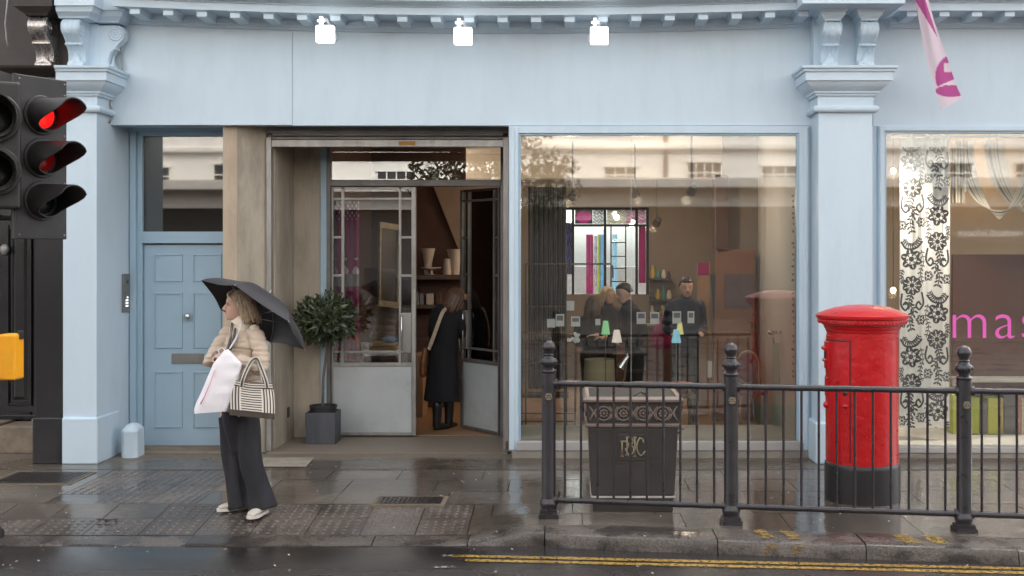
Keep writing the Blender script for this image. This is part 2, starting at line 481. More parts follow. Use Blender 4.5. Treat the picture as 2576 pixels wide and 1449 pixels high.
M['coat_black'] = pm('black_wool_coat', (0.007, 0.007, 0.010), 0.9, var=0.2, scale=15)
M['boot'] = pm('black_boot', (0.012, 0.012, 0.014), 0.35, var=0.2)
M['dark_cloth'] = pm('dark_cloth', (0.014, 0.013, 0.016), 0.9)
M['navy_cloth'] = pm('navy_cloth', (0.016, 0.022, 0.042), 0.85)
M['magenta_cloth'] = pm('magenta_cloth', (0.30, 0.012, 0.11), 0.85, var=0.15)
M['bracelet'] = pm('bracelet', (0.2, 0.17, 0.15), 0.3, metal=0.5, var=0.7, scale=150)
M['leaf'] = pm('bay_leaf', (0.024, 0.042, 0.016), 0.38, var=0.5, scale=9, alt=(0.085, 0.115, 0.048), coat=0.15)
M['leaf_light'] = pm('bay_leaf_young', (0.085, 0.115, 0.05), 0.4, var=0.25, scale=14)
M['bark'] = pm('bay_bark', (0.15, 0.10, 0.072), 0.8, var=0.3, scale=30, bump=0.2)
M['lead'] = pm('zinc_planter', (0.075, 0.080, 0.095), 0.5, metal=0.25, var=0.2, scale=5, stretch=(3, 3, .6), dirt=(0.12, 0.12, 0.13), dirt_amt=0.4)
M['pot_black'] = pm('black_plastic_pot', (0.025, 0.025, 0.027), 0.5)
M['soil'] = pm('soil', (0.03, 0.022, 0.016), 0.95, var=0.4, scale=40)
M['print'] = print_mat('printed_cloth', 0.75)
M['print_thin'] = print_mat('printed_thin_cloth', 0.75, two=0.35)
M['road_yellow'] = pm('road_yellow', (0.33, 0.20, 0.035), 0.35, var=0.35, scale=25, bump=0.3, bscale=90, dirt=(0.05, 0.042, 0.035), dirt_amt=1.0, dirt_scale=16)
M['kerb_yellow'] = pm('kerb_yellow', (0.34, 0.21, 0.03), 0.4, var=0.4, scale=25, bump=0.3, bscale=90, dirt=(0.06, 0.052, 0.045), dirt_amt=1.0, dirt_scale=22)
M['road_white'] = pm('worn_white_mark', (0.24, 0.23, 0.22), 0.45, var=0.3, scale=30, bump=0.3, dirt=(0.08, 0.07, 0.065), dirt_amt=1.0, dirt_scale=16)
def worn(m, scale, lo, hi):
    """paint worn through in patches: bare ground shows between"""
    n = m.node_tree.nodes; l = m.node_tree.links; p = n['Principled BSDF']
    g = n.new('ShaderNodeNewGeometry'); t = n.new('ShaderNodeTexNoise'); t.inputs['Scale'].default_value = scale; t.inputs['Detail'].default_value = 8; t.inputs['Roughness'].default_value = .75
    l.new(g.outputs['Position'], t.inputs['Vector'])
    r = n.new('ShaderNodeMapRange'); r.inputs[1].default_value = lo; r.inputs[2].default_value = hi; l.new(t.outputs['Fac'], r.inputs[0])
    tr = n.new('ShaderNodeBsdfTransparent'); mx = n.new('ShaderNodeMixShader')
    l.new(r.outputs[0], mx.inputs[0]); l.new(p.outputs[0], mx.inputs[1]); l.new(tr.outputs[0], mx.inputs[2]); l.new(mx.outputs[0], n['Material Output'].inputs[0])
worn(M['road_yellow'], 30, .49, .62); worn(M['kerb_yellow'], 34, .44, .56); worn(M['road_white'], 34, .42, .54)
M['petal'] = pm('petal', (0.42, 0.39, 0.37), 0.6)
M['slab'] = wet_mat('wet_york_slab', (0.076, 0.063, 0.053), (0.152, 0.127, 0.106), 0.035, 0.20, 0.9, 130, 0.20)
M['tactile'] = wet_mat('wet_tactile_slab', (0.058, 0.048, 0.042), (0.110, 0.092, 0.080), 0.08, 0.30, 1.3, 130, 0.3)
M['dome'] = wet_mat('wet_tactile_dome', (0.066, 0.053, 0.046), (0.115, 0.094, 0.08), 0.14, 0.34, 1.3, 130, 0.2)
M['bed'] = wet_mat('joint_mortar', (0.022, 0.018, 0.015), (0.04, 0.034, 0.03), 0.5, 0.7, 2, 80, 0.3)
M['forecourt'] = wet_mat('forecourt_concrete', (0.075, 0.060, 0.046), (0.185, 0.152, 0.118), 0.16, 0.62, 1.6, 90, 0.25, dry_y=10.95)
M['kerb'] = wet_mat('wet_granite_kerb', (0.045, 0.038, 0.034), (0.105, 0.088, 0.078), 0.16, 0.40, 3, 75, 1.0, gcon=.62)
M['road'] = wet_mat('wet_asphalt', (0.020, 0.018, 0.018), (0.038, 0.033, 0.031), 0.06, 0.42, 1.4, 190, 0.9, slow=.05, aggregate=(0.12, 0.085, 0.07), puddle=(7.42, 7.92))
M['cover'] = pm('cast_iron_cover', (0.040, 0.034, 0.032), 0.3, metal=0.3, var=0.3, scale=14, bump=0.2, bscale=60)
M['cover_frame'] = pm('cover_mortar', (0.16, 0.125, 0.09), 0.6, var=0.25, scale=10, bump=0.3)
# ------------------------------------------------------------------ ground, road, kerb, paving
ROAD_Z = -0.10
def kerb_back(x):
    return 8.36 - 0.03 * sstep(-0.4, 0.2, -x) + (0.04 if x > -0.16 else 0) - (0.14 * (x + 0.16) if x > -0.16 else 0)
def kerb_front(x):
    return (8.125 if x < -0.16 else lerp(8.125, 8.08, sstep(-0.16, .1, x)) - 0.14 * (x + 0.16))
def drop(x): return 1 - sstep(-0.85, -0.2, x)          # 1 where the kerb is lowered for the crossing
def ground(x, y):
    t = max(0, min(1, (9.05 - y) / 0.7))
    return -0.075 * t * drop(x)

def strip(fx0, fx1, y0f, y1f, zf, n, name, mat, parent=None, thick=0.0, kind=None):
    b = B(); vs = []
    for i in range(n + 1):
        x = lerp(fx0, fx1, i / n)
        for y in (y0f(x), y1f(x)): vs.append((x, y, zf(x, y)))
    b.add(vs, [(2*i, 2*i+2, 2*i+3, 2*i+1) for i in range(n)])
    o = b.build(name, mat, parent)
    return tag(o, kind=kind)

# one sheet of ground far beyond the street
b = B(); b.add([(-150,-150,-0.16),(150,-150,-0.16),(150,150,-0.16),(-150,150,-0.16)], [(0,1,2,3)])
tag(b.build('ground', M['bed']), kind='structure')
road = strip(-40, 40, lambda x: -6.0, lambda x: kerb_front(max(-6, min(6, x))) + 0.03, lambda x, y: ROAD_Z, 160, 'road', M['road'])
tag(road, 'wet dark asphalt carriageway in front of the kerb', kind='structure')
# finer patch of gutter asphalt lies in the road sheet itself; markings sit 4 mm above
def mark(name, mat, pts, parent):
    b = B(); b.add([(x, y, z) for x, y, z in pts], [tuple(range(len(pts)))]); return b.build(name, mat, parent)
def ly(x): return 7.815 - 0.085 * (x + 0.3)
for k, (o0, start) in enumerate([(0.0, -0.80), (-0.105, -0.70)]):
    b = B(); vs = []; n = 90
    rr = random.Random(k)
    for i in range(n + 1):
        x = lerp(start, 6.5, i / n)
        w = 0.030 + rr.uniform(-.003, .003)
        vs += [(x, ly(x) + o0 - w, ROAD_Z + .004), (x, ly(x) + o0 + w, ROAD_Z + .004)]
    b.add(vs, [(2*i, 2*i+2, 2*i+3, 2*i+1) for i in range(n)])
    b.build('yellow_line', M['road_yellow'], road)
for (u, v, w, h) in [(1140, 1398, .16, .05), (1118, 1427, .16, .05)]:
    d = F * (CAM_H - ROAD_Z) / (v - V0); x = X(u, d)
    mark('white_dash', M['road_white'], [(x-w/2, d-h/2, ROAD_Z+.004), (x+w/2, d-h/2, ROAD_Z+.004), (x+w/2, d+h/2, ROAD_Z+.004), (x-w/2, d+h/2, ROAD_Z+.004)], road)

# ---- kerb
kerb = thing('kerb', (0, 8.2, -0.1), 'wet granite kerb running along the road edge, lowered at the crossing', None, kind='structure')
joints = [-9.0, -7.6, -6.2, -4.9, -3.73, -2.72, -1.40, -0.72, -0.17, 1.03, 2.02, 3.0, 4.1, 5.2, 6.4]
rr = random.Random(3)
for a, c in zip(joints[:-1], joints[1:]):
    b = B(); n = 6; rings = []
    dz = rr.uniform(-.004, .004)
    for i in range(n + 1):
        x = lerp(a + .004, c - .004, i / n)
        dr = drop(x)
        zt = -0.078 * dr + dz
        yb, yf = kerb_back(x), kerb_front(x)
        wob = rr.uniform(-.003, .003)
        rings.append([Vector((x, yb - .004, -0.22)), Vector((x, yb - .004, zt + .002)), Vector((x, yf + .035, zt + wob - .012*dr)),
                      Vector((x, yf + .010 + wob, zt - lerp(.012, .015, dr))), Vector((x, yf - .006 + wob*2, zt - lerp(.06, .020, dr))),
                      Vector((x, yf - .012, -0.22))])
    b.loft(rings)
    b.build('kerb_stone', M['kerb'], kerb, smooth=35)
# painted yellow ticks on the kerb
for (u0, v0, wpx) in [(1893, 1335, 30), (1955, 1332, 30), (2245, 1350, 40), (2318, 1352, 40)]:
    d0 = F * CAM_H / (v0 - V0); x0 = X(u0, d0); w = wpx * d0 / F
    b = B()
    pts = []
    for i in range(5):
        t = i / 4
        y = lerp(kerb_back(x0) - .03, kerb_front(x0) + .05, t)
        pts.append((x0 + .03*t + rr.uniform(-.006,.006), y, .008))
    for i in range(4, -1, -1):
        p = pts[i]; pts.append((p[0] + w + rr.uniform(-.008,.008), p[1], .008))
    b.add(pts, [tuple(range(len(pts)))])
    b.build('yellow_tick', M['kerb_yellow'], kerb)
    if u0 < 2000:
        b = B(); yf = kerb_front(x0) - .020
        b.prism([(x0+.03, yf, -.075), (x0+.10, yf+.002, -.085), (x0+.12, yf+.001, -.03), (x0+.05, yf, -.025)], (0, .012, 0))
        b.build('yellow_tick', M['kerb_yellow'], kerb)
b = B(); xw = -0.62
b.prism([(xw-.09, 8.10, -.068), (xw+.10, 8.14, -.052), (xw+.11, 8.18, -.052), (xw-.08, 8.14, -.07)], (0,0,.014))
b.build('white_paint_stroke', M['road_white'], kerb)

# ---- pavement: a mortar bed with slabs on it
pav = strip(-40, 40, lambda x: kerb_back(max(-6, min(6, x))), lambda x: 10.46, lambda x, y: -0.115, 80, 'pavement', M['bed'])
tag(pav, 'wet stone paving between the kerb and the shop fronts', kind='structure')
def slab(x0, x1, y0, y1, mat, mesh_extra=None, name='paving_slab', y0f=None, skew=0.0):
    g = .003
    b = B()
    dz = rr.uniform(-.0015, .0015); tx = rr.uniform(-.002, .002); ty = rr.uniform(-.002, .002)
    cs = []
    nx = max(1, int((x1 - x0) / .3))
    ring_t, ring_b = [], []
    # outline with nx subdivisions along x (so it follows the dropped ground)
    front = []; back = []
    for i in range(nx + 1):
        x = lerp(x0 + g, x1 - g, i / nx)
        yf = (y0f(x) if y0f else y0) + g
        front.append((x, yf)); back.append((x, y1 - g))
    def zz(x, y): return ground(x, y) + dz + tx * (x - x0) + ty * (y - y0)
    vs = []
    for (x, y) in front + back: vs.append((x, y, zz(x, y)))
    for (x, y) in front + back: vs.append((x, y, zz(x, y) - .05))
    m_ = nx + 1; fs = []
    for i in range(nx):
        fs.append((i, i+1, m_+i+1, m_+i))
        fs.append((2*m_+i+1, 2*m_+i, 3*m_+i, 3*m_+i+1))
        fs.append((i+1, i, 2*m_+i, 2*m_+i+1))
        fs.append((m_+i, m_+i+1, 3*m_+i+1, 3*m_+i))
    fs.append((0, m_, 3*m_, 2*m_)); fs.append((m_-1, 2*m_+m_-1, 3*m_+m_-1, m_+m_-1))
    b.add(vs, fs)
    o = b.build(name, mat, pav)
    return zz
def blisters(x0, x1, y0, y1, zz):
    """raised domes of one tactile slab; too small and many to pick apart"""
    b = B(); step = .0667
    nx = max(1, round((x1 - x0) / step)); ny = max(1, round((y1 - y0) / step))
    for i in range(nx):
        for j in range(ny):
            x = x0 + (i + .5) * (x1 - x0) / nx; y = y0 + (j + .5) * (y1 - y0) / ny
            z = zz(x, y); r = .0185
            vs = []
            for (rr_, h) in ((r, -.001), (r*.72, .0055)):
                for k in range(8):
                    a = 2*PI*k/8; vs.append((x + rr_*math.cos(a), y + rr_*math.sin(a), z + h))
            fs = [(k, (k+1) % 8, 8+(k+1) % 8, 8+k) for k in range(8)] + [tuple(range(8, 16))]
            b.add(vs, fs)
    return b
bl = B()
TAC_X = (-4.75, -0.72)
rows_r = [10.50, 10.08, 9.78, 9.38, 9.05]
# right side slabs and left flank: running bond
rowsA = [(10.02, 10.46), (9.52, 10.02), (9.05, 9.52), (8.72, 9.05)]
for ri, (ya, yb) in enumerate(rowsA):
    x = -14 + (ri % 2) * .45
    while x < 8:
        w = rr.choice([.62, .75, .9, .9])
        a, c = x, x + w
        x = c
        # leave room for the tactile stem and strip
        segs = [(a, c)]
        if ya < 9.0: cut = (-4.75, -0.74)
        else: cut = (-4.15, -2.95) if ya < 10.4 else None
        if cut:
            new = []
            for (p, q) in segs:
                if q <= cut[0] or p >= cut[1]: new.append((p, q))
                else:
                    if p < cut[0] - .06: new.append((p, cut[0]))
                    if q > cut[1] + .06: new.append((cut[1], q))
            segs = new
        for (p, q) in segs: slab(p, q, ya, yb, M['slab'])
# last row beside the kerb (wedge)
x = -14
while x < 8:
    w = rr.choice([.75, .9, 1.05]); a, c = x, x + w; x = c
    segs = [(a, c)]
    cut = (-4.75, -0.74); new = []
    for (p, q) in segs:
        if q <= cut[0] or p >= cut[1]: new.append((p, q))
        else:
            if p < cut[0] - .06: new.append((p, cut[0]))
            if q > cut[1] + .06: new.append((cut[1], q))
    for (p, q) in new:
        slab(p, q, 8.36, 8.72, M['slab'], y0f=lambda xx: min(8.68, kerb_back(max(-6, min(6, xx)))))
# tactile strip along the dropped kerb and the stem leading to the shop wall
for j, (ya, yb) in enumerate([(8.34, 8.70), (8.70, 9.05)]):
    x = TAC_X[0]; 
    while x < TAC_X[1] - .05:
        c = min(TAC_X[1] - .02, x + .403)
        smooth_ = (j == 1 and x < -3.30)
        zz = slab(x, c, ya, yb, M['tactile'] if not smooth_ else M['slab'], name='tactile_slab' if not smooth_ else 'paving_slab')
        if not smooth_ and not (j == 0 and x < -4.4):
            q = blisters(x + .02, c - .02, ya + .02, yb - .02, zz); bl.add(q.v, q.f)
        x = c
for j in range(4):
    ya = 9.05 + j * .3525; yb = ya + .3525
    for i in range(3):
        a = -4.15 + i * .4; c = a + .4
        zz = slab(a, c, ya, yb, M['tactile'], name='tactile_slab')
        if not (i == 0 and j < 1):
            q = blisters(a + .02, c - .02, ya + .02, yb - .02, zz); bl.add(q.v, q.f)
tag(bl.build('tactile_blisters', M['dome'], pav, smooth=30), kind='stuff')

# concrete forecourt strip and recess floor
fc = B()
fc.box(-14, 8, 10.465, 11.30, -.12, .004)
fore = fc.build('forecourt', M['forecourt'])
b = B(); b.box(-14, -3.30, 11.301, 13.2, -.12, .004); tag(b.build('doorway_floor', M['forecourt']), 'concrete floor under the two doorways at the left', kind='structure')
tag(fore, 'dry brown concrete strip along the foot of the shop fronts', kind='structure')
b = B(); b.box(-2.98, X(1278, 11.42), 11.302, 12.36, -.12, .012)
tag(b.build('recess_floor', M['forecourt']), 'dry concrete floor of the recessed entrance', kind='structure')
# patch of new mortar and cracks
b = B()
y0, y1 = F*CAM_H/(1153-V0), F*CAM_H/(1176-V0)
b.add([(X(640,y1), y1, .0085), (X(770,y1), y1, .0085), (X(790,y0), y0, .0085), (X(665,y0), y0, .0085)], [(0,1,2,3)])
b.build('mortar_patch', pm('pale_mortar', (0.30, 0.265, 0.22), .7, var=.25, scale=9, bump=.3), fore)

# ---- inspection covers
def cover(u0, v0, u1, v1, label, group=None):
    ya, yb = F*CAM_H/(v1-V0), F*CAM_H/(v0-V0)
    um, vm = (u0+u1)/2, (v0+v1)/2; dm = F*CAM_H/(vm-V0)
    xa, xb = X(u0, dm), X(u1, dm)
    t = thing('inspection_cover', ((xa+xb)/2, (ya+yb)/2, 0), label, 'manhole cover')
    z = ground((xa+xb)/2, (ya+yb)/2) + .006
    B().box(xa-.035, xb+.035, ya-.035, yb+.035, z-.04, z+.001).build('frame', M['cover_frame'], t)
    b = B(); b.box(xa, xb, ya, yb, z-.03, z+.005); b.build('plate', M['cover'], t, bevel=.002)
    b = B()
    nx = int((xb-xa-.04)/.034); ny = int((yb-ya-.04)/.034)
    for i in range(nx):
        for j in range(ny):
            x = xa+.02+(i+.5)*(xb-xa-.04)/nx; y = ya+.02+(j+.5)*(yb-ya-.04)/ny
            if (i + j) % 2: b.box(x-.011, x+.011, y-.004, y+.004, z+.003, z+.009)
            else: b.box(x-.004, x+.004, y-.011, y+.011, z+.003, z+.009)
    tag(b.build('raised_pattern', M['cover'], t), kind='stuff')
cover(950, 1252, 1112, 1270, 'small patterned iron cover set in the paving before the open shop doorway')
cover(10, 1190, 200, 1218, 'dark iron cover in the paving below the black shop front')
# fallen blossom, uncountable specks
b = B(); pr = random.Random(11)
for i in range(120):
    x = pr.uniform(-4.6, 4.2); y = pr.uniform(7.42, 10.6)
    if pr.random() < .3: y = pr.uniform(7.4, 8.6)
    if kerb_front(x) - .05 < y < kerb_back(x) + .02 and pr.random() < .8: continue
    z = (ROAD_Z if y < kerb_front(x) else ground(x, y)) + .006
    if y > 10.46: z = .010
    r = pr.uniform(.003, .009); a = pr.uniform(0, PI)
    pts = []
    for k in range(6):
        t = 2*PI*k/6; px = r*math.cos(t)*1.5; py = r*math.sin(t)*.8
        pts.append((x+px*math.cos(a)-py*math.sin(a), y+px*math.sin(a)+py*math.cos(a), z+.002*math.cos(t)))
    b.add(pts, [tuple(range(6))])
tag(b.build('fallen_petals', M['petal']), 'tiny pale petals scattered over the wet ground', 'petals', kind='stuff')
b = B(); c = Vector((X(265, 8.62), 8.62, -.03))
for k in range(5):
    b.ball(c + Vector((.03*k-.05, .01*math.sin(k*2), .004)), .022, .012, .006, n=8, h=4)
tag(b.build('dead_leaf', pm('dead_leaf', (.02,.018,.016), .5), at=c), 'crumpled dark dead leaf on the paving left of the umbrella woman', 'leaf')
# ------------------------------------------------------------------ the pale blue shop front
PIL, FAS, DOOR, SHUT, ENT = 10.77, 11.10, 11.65, 11.42, 12.30
shop = thing('blue_shopfront', (-0.3, 11.1, 0), 'pale blue painted shop front with long blank fascia, two display windows and doors', 'shopfront')
def sag(x):
    u = U0 + x * F / 10.75
    if u > 2060: return .075 * .72
    return min(.095, 2.54e-5 * (u - 1250)**2 * 10.75 / F)

# fascia boards
zf0, zf1 = Z(316, FAS), 4.20
xs = [X(262, FAS), X(735, FAS), X(2040, FAS)]
B().box(xs[0], xs[1]-.0015, FAS-.002, FAS+.10, zf0+.005, zf1).build('fascia_board', M['blue'], shop, bevel=.002)
B().box(xs[1]+.0015, X(2050, FAS), FAS, FAS+.10, zf0, zf1).build('fascia_board', M['blue'], shop, bevel=.002)
B().box(X(2195, FAS), 6.2, FAS, FAS+.10, zf0-.006, zf1+.05).build('fascia_board', M['blue'], shop, bevel=.002)
# backing wall above and soffit
B().box(X(262, FAS)-.05, 6.2, FAS+.102, FAS+.40, zf0+.02, 4.45).build('fascia_wall', M['blue'], shop)
B().box(X(262, FAS), X(600, FAS)+.02, FAS+.401, DOOR+.1, Z(318, FAS)+.0, Z(318, FAS)+.1).build('soffit', M['blue_door'], shop)
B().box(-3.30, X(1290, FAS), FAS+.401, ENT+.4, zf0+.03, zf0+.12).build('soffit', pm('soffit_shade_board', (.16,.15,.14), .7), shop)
# brick storey above
B().box(-4.7, 6.2, 11.25, 11.6, 4.452, 7.5).build('upper_wall', M['brick_red'], shop)

# cornice: profile (projection from fascia, z) swept along the front with its sag
prof = [(0, 4.108), (.03, 4.112), (.035, 4.124), (.05, 4.128), (.055, 4.141), (.075, 4.146), (.08, 4.158), (.085, 4.203),
        (.11, 4.212), (.392, 4.212), (.395, 4.202), (.415, 4.202), (.415, 4.270), (.43, 4.273), (.435, 4.283), (.46, 4.288), (.50, 4.303), (.53, 4.308), (.53, 4.320), (.0, 4.36)]
def cornice(x0, x1, dz=0.0, n=60):
    rings = []
    for i in range(n + 1):
        x = lerp(x0, x1, i/n); s = sag(x) + dz
        rings.append([Vector((x, FAS - p, z + s)) for p, z in prof])
    b = B(); b.sweep(prof, rings)
    return b
crn = cornice(X(288, 10.75), X(2062, 10.7)).build('cornice', M['blue'], shop, smooth=28)
crn2 = cornice(X(2262, 10.7), 6.2, -.01).build('cornice', M['blue'], shop, smooth=28)
def modillion(x, parent):
    s = sag(x)
    b = B(); hw = .047; y0, y1 = FAS-.385, FAS-.083
    z0, z1, z2 = 4.142 + s, 4.186 + s, 4.2115 + s
    b.box(x-hw, x+hw, y0, y1, z0, z1)
    def q(e, z): return [(x-hw-e, y0-e, z), (x+hw+e, y0-e, z), (x+hw+e, y1, z), (x-hw-e, y1, z)]
    b.hexa(q(.002, z1), q(.012, z1+.010)); b.hexa(q(.014, z1+.010), q(.020, z2))
    b.build('modillion', M['blue'], parent, bevel=.002, seg=1)
for i in range(21):
    modillion(X(340 + i * 84, 10.73), crn)
for i in range(6):
    modillion(X(2292 + 82 * i, 10.73), crn2)

# ---- scroll corbel (volute bracket)
def corbel(pos, ang, h, w, proj, mat, parent, name='corbel'):
    """pos: bottom centre on the wall; ang: direction it faces (radians, 0 = toward -Y)"""
    rot = Matrix.Rotation(ang, 4, 'Z')
    mt = Matrix.Translation(Vector(pos)) @ rot
    # outline in (projection, height): top volute, waist with a step, foot scroll
    out = []
    rt = .36 * h * .5
    ct = (proj - rt, h - rt*1.05)
    for a in range(100, -75, -16):
        out.append((ct[0] + rt*math.cos(R(a)), ct[1] + rt*1.05*math.sin(R(a))))
    out += [(proj*.66, h*.53), (proj*.70, h*.515), (proj*.70, h*.485), (proj*.60, h*.475), (proj*.47, h*.40), (proj*.40, h*.28), (proj*.40, h*.17)]
    rb = .075 * h
    for a in range(70, -100, -24):
        out.append((proj*.40 + rb*.2 + rb*math.cos(R(a)), rb*1.02 + rb*math.sin(R(a))))
    out += [(0, 0), (0, h)]
    b = B()
    poly = [mt @ Vector((-w/2, -p, z)) for p, z in out]
    b.prism(poly, rot @ Vector((w, 0, 0)))
    # front ridges following the outline
    front = out[:-2]
    for off, r in ((-w*.43, .008), (-w*.14, .007), (w*.14, .007), (w*.43, .008)):
        b.tube([mt @ Vector((off, -p + .001, z)) for p, z in front[2:-3]], r, 6)
    o = b.build(name, mat, parent, smooth=30, bevel=0)
    # volute spirals on both flanks
    b = B()
    for sx in (-1, 1):
        pts = []
        for k in range(46):
            a = R(80) - k * R(20); rr_ = rt * .93 * (1 - k / 50)
            pts.append(mt @ Vector((sx*(w/2 + .002), -(ct[0] + rr_*math.cos(a)), ct[1] + rr_*math.sin(a))))
        b.tube(pts, [.010*(1 - .5*k/46) for k in range(46)], 5)
        b.tube([mt @ Vector((sx*(w/2 + .001), -p*.93, z)) for p, z in front[11:19]], .008, 5)
    # leaf at the foot
    for k in range(-3, 4):
        t = abs(k)/3
        zt = h * lerp(.36, .17, t*t)
        pts = [mt @ Vector((k*w*.12, -(proj*.42 + .012), h*.05)), mt @ Vector((k*w*.12, -(proj*.43 + .02), h*.14)),
               mt @ Vector((k*w*.07, -(proj*lerp(.5,.44,t)), zt))]
        b.tube(pts, [.013, .014, .004], 6)
    q = b
    me = q.mesh('scroll', root_of(parent).location); me.materials.append(mat); shade(me)
    s = link('scroll', me, parent)
    return o

# ---- pilasters
def pil_capital(x0, x1, yf, yback, prof, parent, mat, left=True, right=True):
    """stack of mouldings wrapping front and sides. prof: list of (z, extension)"""
    rings = []
    for z, e in prof:
        xa = x0 - (e if left else 0); xb = x1 + (e if right else 0)
        rings.append([Vector((xa, yf - e, z)), Vector((xb, yf - e, z)), Vector((xb, yback, z)), Vector((xa, yback, z))])
    b = B(); b.loft(rings)
    return b.build('capital', mat, parent, smooth=22)
def zc(v): return Z(v, PIL - .1)
cap = [(279, 0), (279, .040), (274, .052), (268, .052), (264, .040), (264, .008), (238, .008), (238, .030), (233, .034), (232, .050), (227, .054),
       (226, .062), (221, .085), (215, .110), (208, .128), (204, .133), (204, .150), (183, .150), (182, .168), (177, .172), (174, .190), (168, .192), (168, .10)]
cap_prof = [(zc(v), e) for v, e in cap]

# right pilaster
xr0, xr1 = X(2058, PIL), X(2194, PIL)
b = B(); b.box(xr0, xr1, PIL, FAS + .3, 0.0, zc(262)); pilR = b.build('pilaster', M['blue'], shop, bevel=.004)
pil_capital(xr0, xr1, PIL, FAS + .12, cap_prof, pilR, M['blue'])
B().box(xr0-.035, xr1+.035, PIL-.035, FAS+.1, 0.0, Z(1062, PIL)).build('base', M['blue'], pilR, bevel=.02, seg=3)
yback = 10.93
b = B(); b.box(xr0 - .01, xr1 + .01, yback, FAS + .15, zc(168), 4.62); b.build('corbel_panel', M['blue'], pilR, bevel=.003)
for uc in (2091, 2183):
    xc = X(uc, 10.72)
    corbel((xc, yback + .002, zc(168)), 0, .43, .150, .29, M['blue'], pilR)
    # block and mouldings above the corbel
    zt = zc(168) + .43
    b = B(); hw = .078
    for (za, zb, e0, e1) in [(0, .020, 0, .004), (.020, .045, .006, .030), (.045, .075, .032, .036), (.075, .105, .040, .062), (.105, .14, .064, .066)]:
        b.hexa([(xc-hw-e0, yback-.26-e0, zt+za), (xc+hw+e0, yback-.26-e0, zt+za), (xc+hw+e0, yback, zt+za), (xc-hw-e0, yback, zt+za)],
               [(xc-hw-e1, yback-.26-e1, zt+zb), (xc+hw+e1, yback-.26-e1, zt+zb), (xc+hw+e1, yback, zt+zb), (xc-hw-e1, yback, zt+zb)])
    b.build('corbel_block', M['blue'], pilR)
b = B(); b.box(X(2017, 10.42), X(2277, 10.42), 10.42, FAS, Z(9, 10.42), Z(9, 10.42) + .30); b.build('top_block', M['blue'], pilR, bevel=.004)

# left pilaster (front face and deep right reveal)
xl0, xl1 = X(158, PIL), X(243, PIL)
b = B(); b.box(xl0, xl1, PIL, DOOR + .2, 0, zc(262)); pilL = b.build('pilaster', M['blue'], shop, bevel=.004)
pil_capital(xl0, xl1, PIL, FAS + .05, cap_prof, pilL, M['blue'], left=False)
B().box(xl0 + .001, xl1+.02, PIL-.03, PIL+.5, 0, Z(1050, PIL)).build('base', M['blue'], pilL, bevel=.015, seg=3)
b = B(); b.box(xl0, X(243, 10.93) + .02, 10.93, FAS + .15, zc(168), 4.62); b.build('corbel_panel', M['blue'], pilL, bevel=.003)
corbel((X(182, 10.72), 10.932, zc(168)), 0, .455, .150, .28, M['blue'], pilL)
corbel((X(243, 10.93) + .018, 11.0, zc(168)), R(90), .44, .12, .235, M['blue'], pilL)
zt = zc(168) + .455
b = B()
for (za, zb, e0, e1) in [(0, .02, .0, .01), (.02, .05, .012, .05), (.05, .10, .055, .07), (.10, .2, .09, .09)]:
    xa = xl0; xb = X(225, 10.7)
    b.hexa([(xa, 10.68-e0, zt+za), (xb+e0, 10.68-e0, zt+za), (xb+e0, 10.94, zt+za), (xa, 10.94, zt+za)],
           [(xa, 10.68-e1, zt+zb), (xb+e1, 10.68-e1, zt+zb), (xb+e1, 10.94, zt+zb), (xa, 10.94, zt+zb)])
    b.hexa([(xb-.05, 10.88-e0, zt+za), (xb+.20+e0, 10.88-e0, zt+za), (xb+.20+e0, 11.1, zt+za), (xb-.05, 11.1, zt+za)],
           [(xb-.05, 10.88-e1, zt+zb), (xb+.20+e1, 10.88-e1, zt+zb), (xb+.20+e1, 11.1, zt+zb), (xb-.05, 11.1, zt+zb)])
b.build('corbel_block', M['blue'], pilL)
# guard stone at the corner of the doorway
g = B(); gx0, gx1 = X(303, 11.05), X(343, 11.05)
y0, y1 = 11.05, 11.26
gz = .30
prof_g = [(0, 1.0), (.15, .98), (.25, .95)]
rings = []
for z, e in [(0, 1), (.24, .97), (.255, 1.0), (.265, .98), (.29, .8), (.315, .55), (.33, .25)]:
    cx, cy = (gx0+gx1)/2, (y0+y1)/2; hx, hy = (gx1-gx0)/2*e, (y1-y0)/2*e
    rings.append([Vector((cx-hx, cy-hy*.75, z)), Vector((cx-hx*.6, cy-hy, z)), Vector((cx+hx*.6, cy-hy, z)), Vector((cx+hx, cy-hy*.7, z)), Vector((cx+hx, cy+hy, z)), Vector((cx-hx, cy+hy, z))])
g.loft(rings); g.build('guard_stone', M['blue'], shop, smooth=35)
# intercom on the reveal
xi = xl1 + .003
ya, yb = 11.37, 11.56
za, zb = Z(785, 11.46), Z(689, 11.46)
b = B(); b.box(xi, xi+.012, ya, yb, za, zb); ic = b.build('intercom_panel', M['plate'], shop, bevel=.002)
wm = pm('button_white', (.85,.85,.82), .4, emit=(1,1,1), estr=.4)
for k in range(4):
    B().box(xi+.012, xi+.016, ya+.07 + (.03 if k == 3 else 0), ya+.125, za+.055+k*.028, za+.055+k*.028+.014).build('button', wm, ic)
B().ball((xi+.012, (ya+yb)/2+.02, zb-.08), .008, .025, .018, n=10, h=6).build('camera_lens', pm('lens_green', (.03,.12,.06), .15), ic, smooth=True)
# cable
pts = [(283, 5), (284, 25), (295, 45), (303, 70), (305, 110), (305, 150), (307, 178), (305, 205), (297, 225), (281, 243), (276, 262), (282, 278), (283, 292), (275, 310)]
b = B(); cp = []
ddep = [10.9, 10.85, 10.8, 10.95, 11.05, 11.05, 10.62, 10.78, 10.85, 10.92, 10.98, 10.98, 11.05, 11.05]
for (u, v), dd in zip(pts, ddep): cp.append(P(u, v, 11.05))
b.tube(cp, .010, 6); b.build('cable', M['cable'], shop, smooth=True)

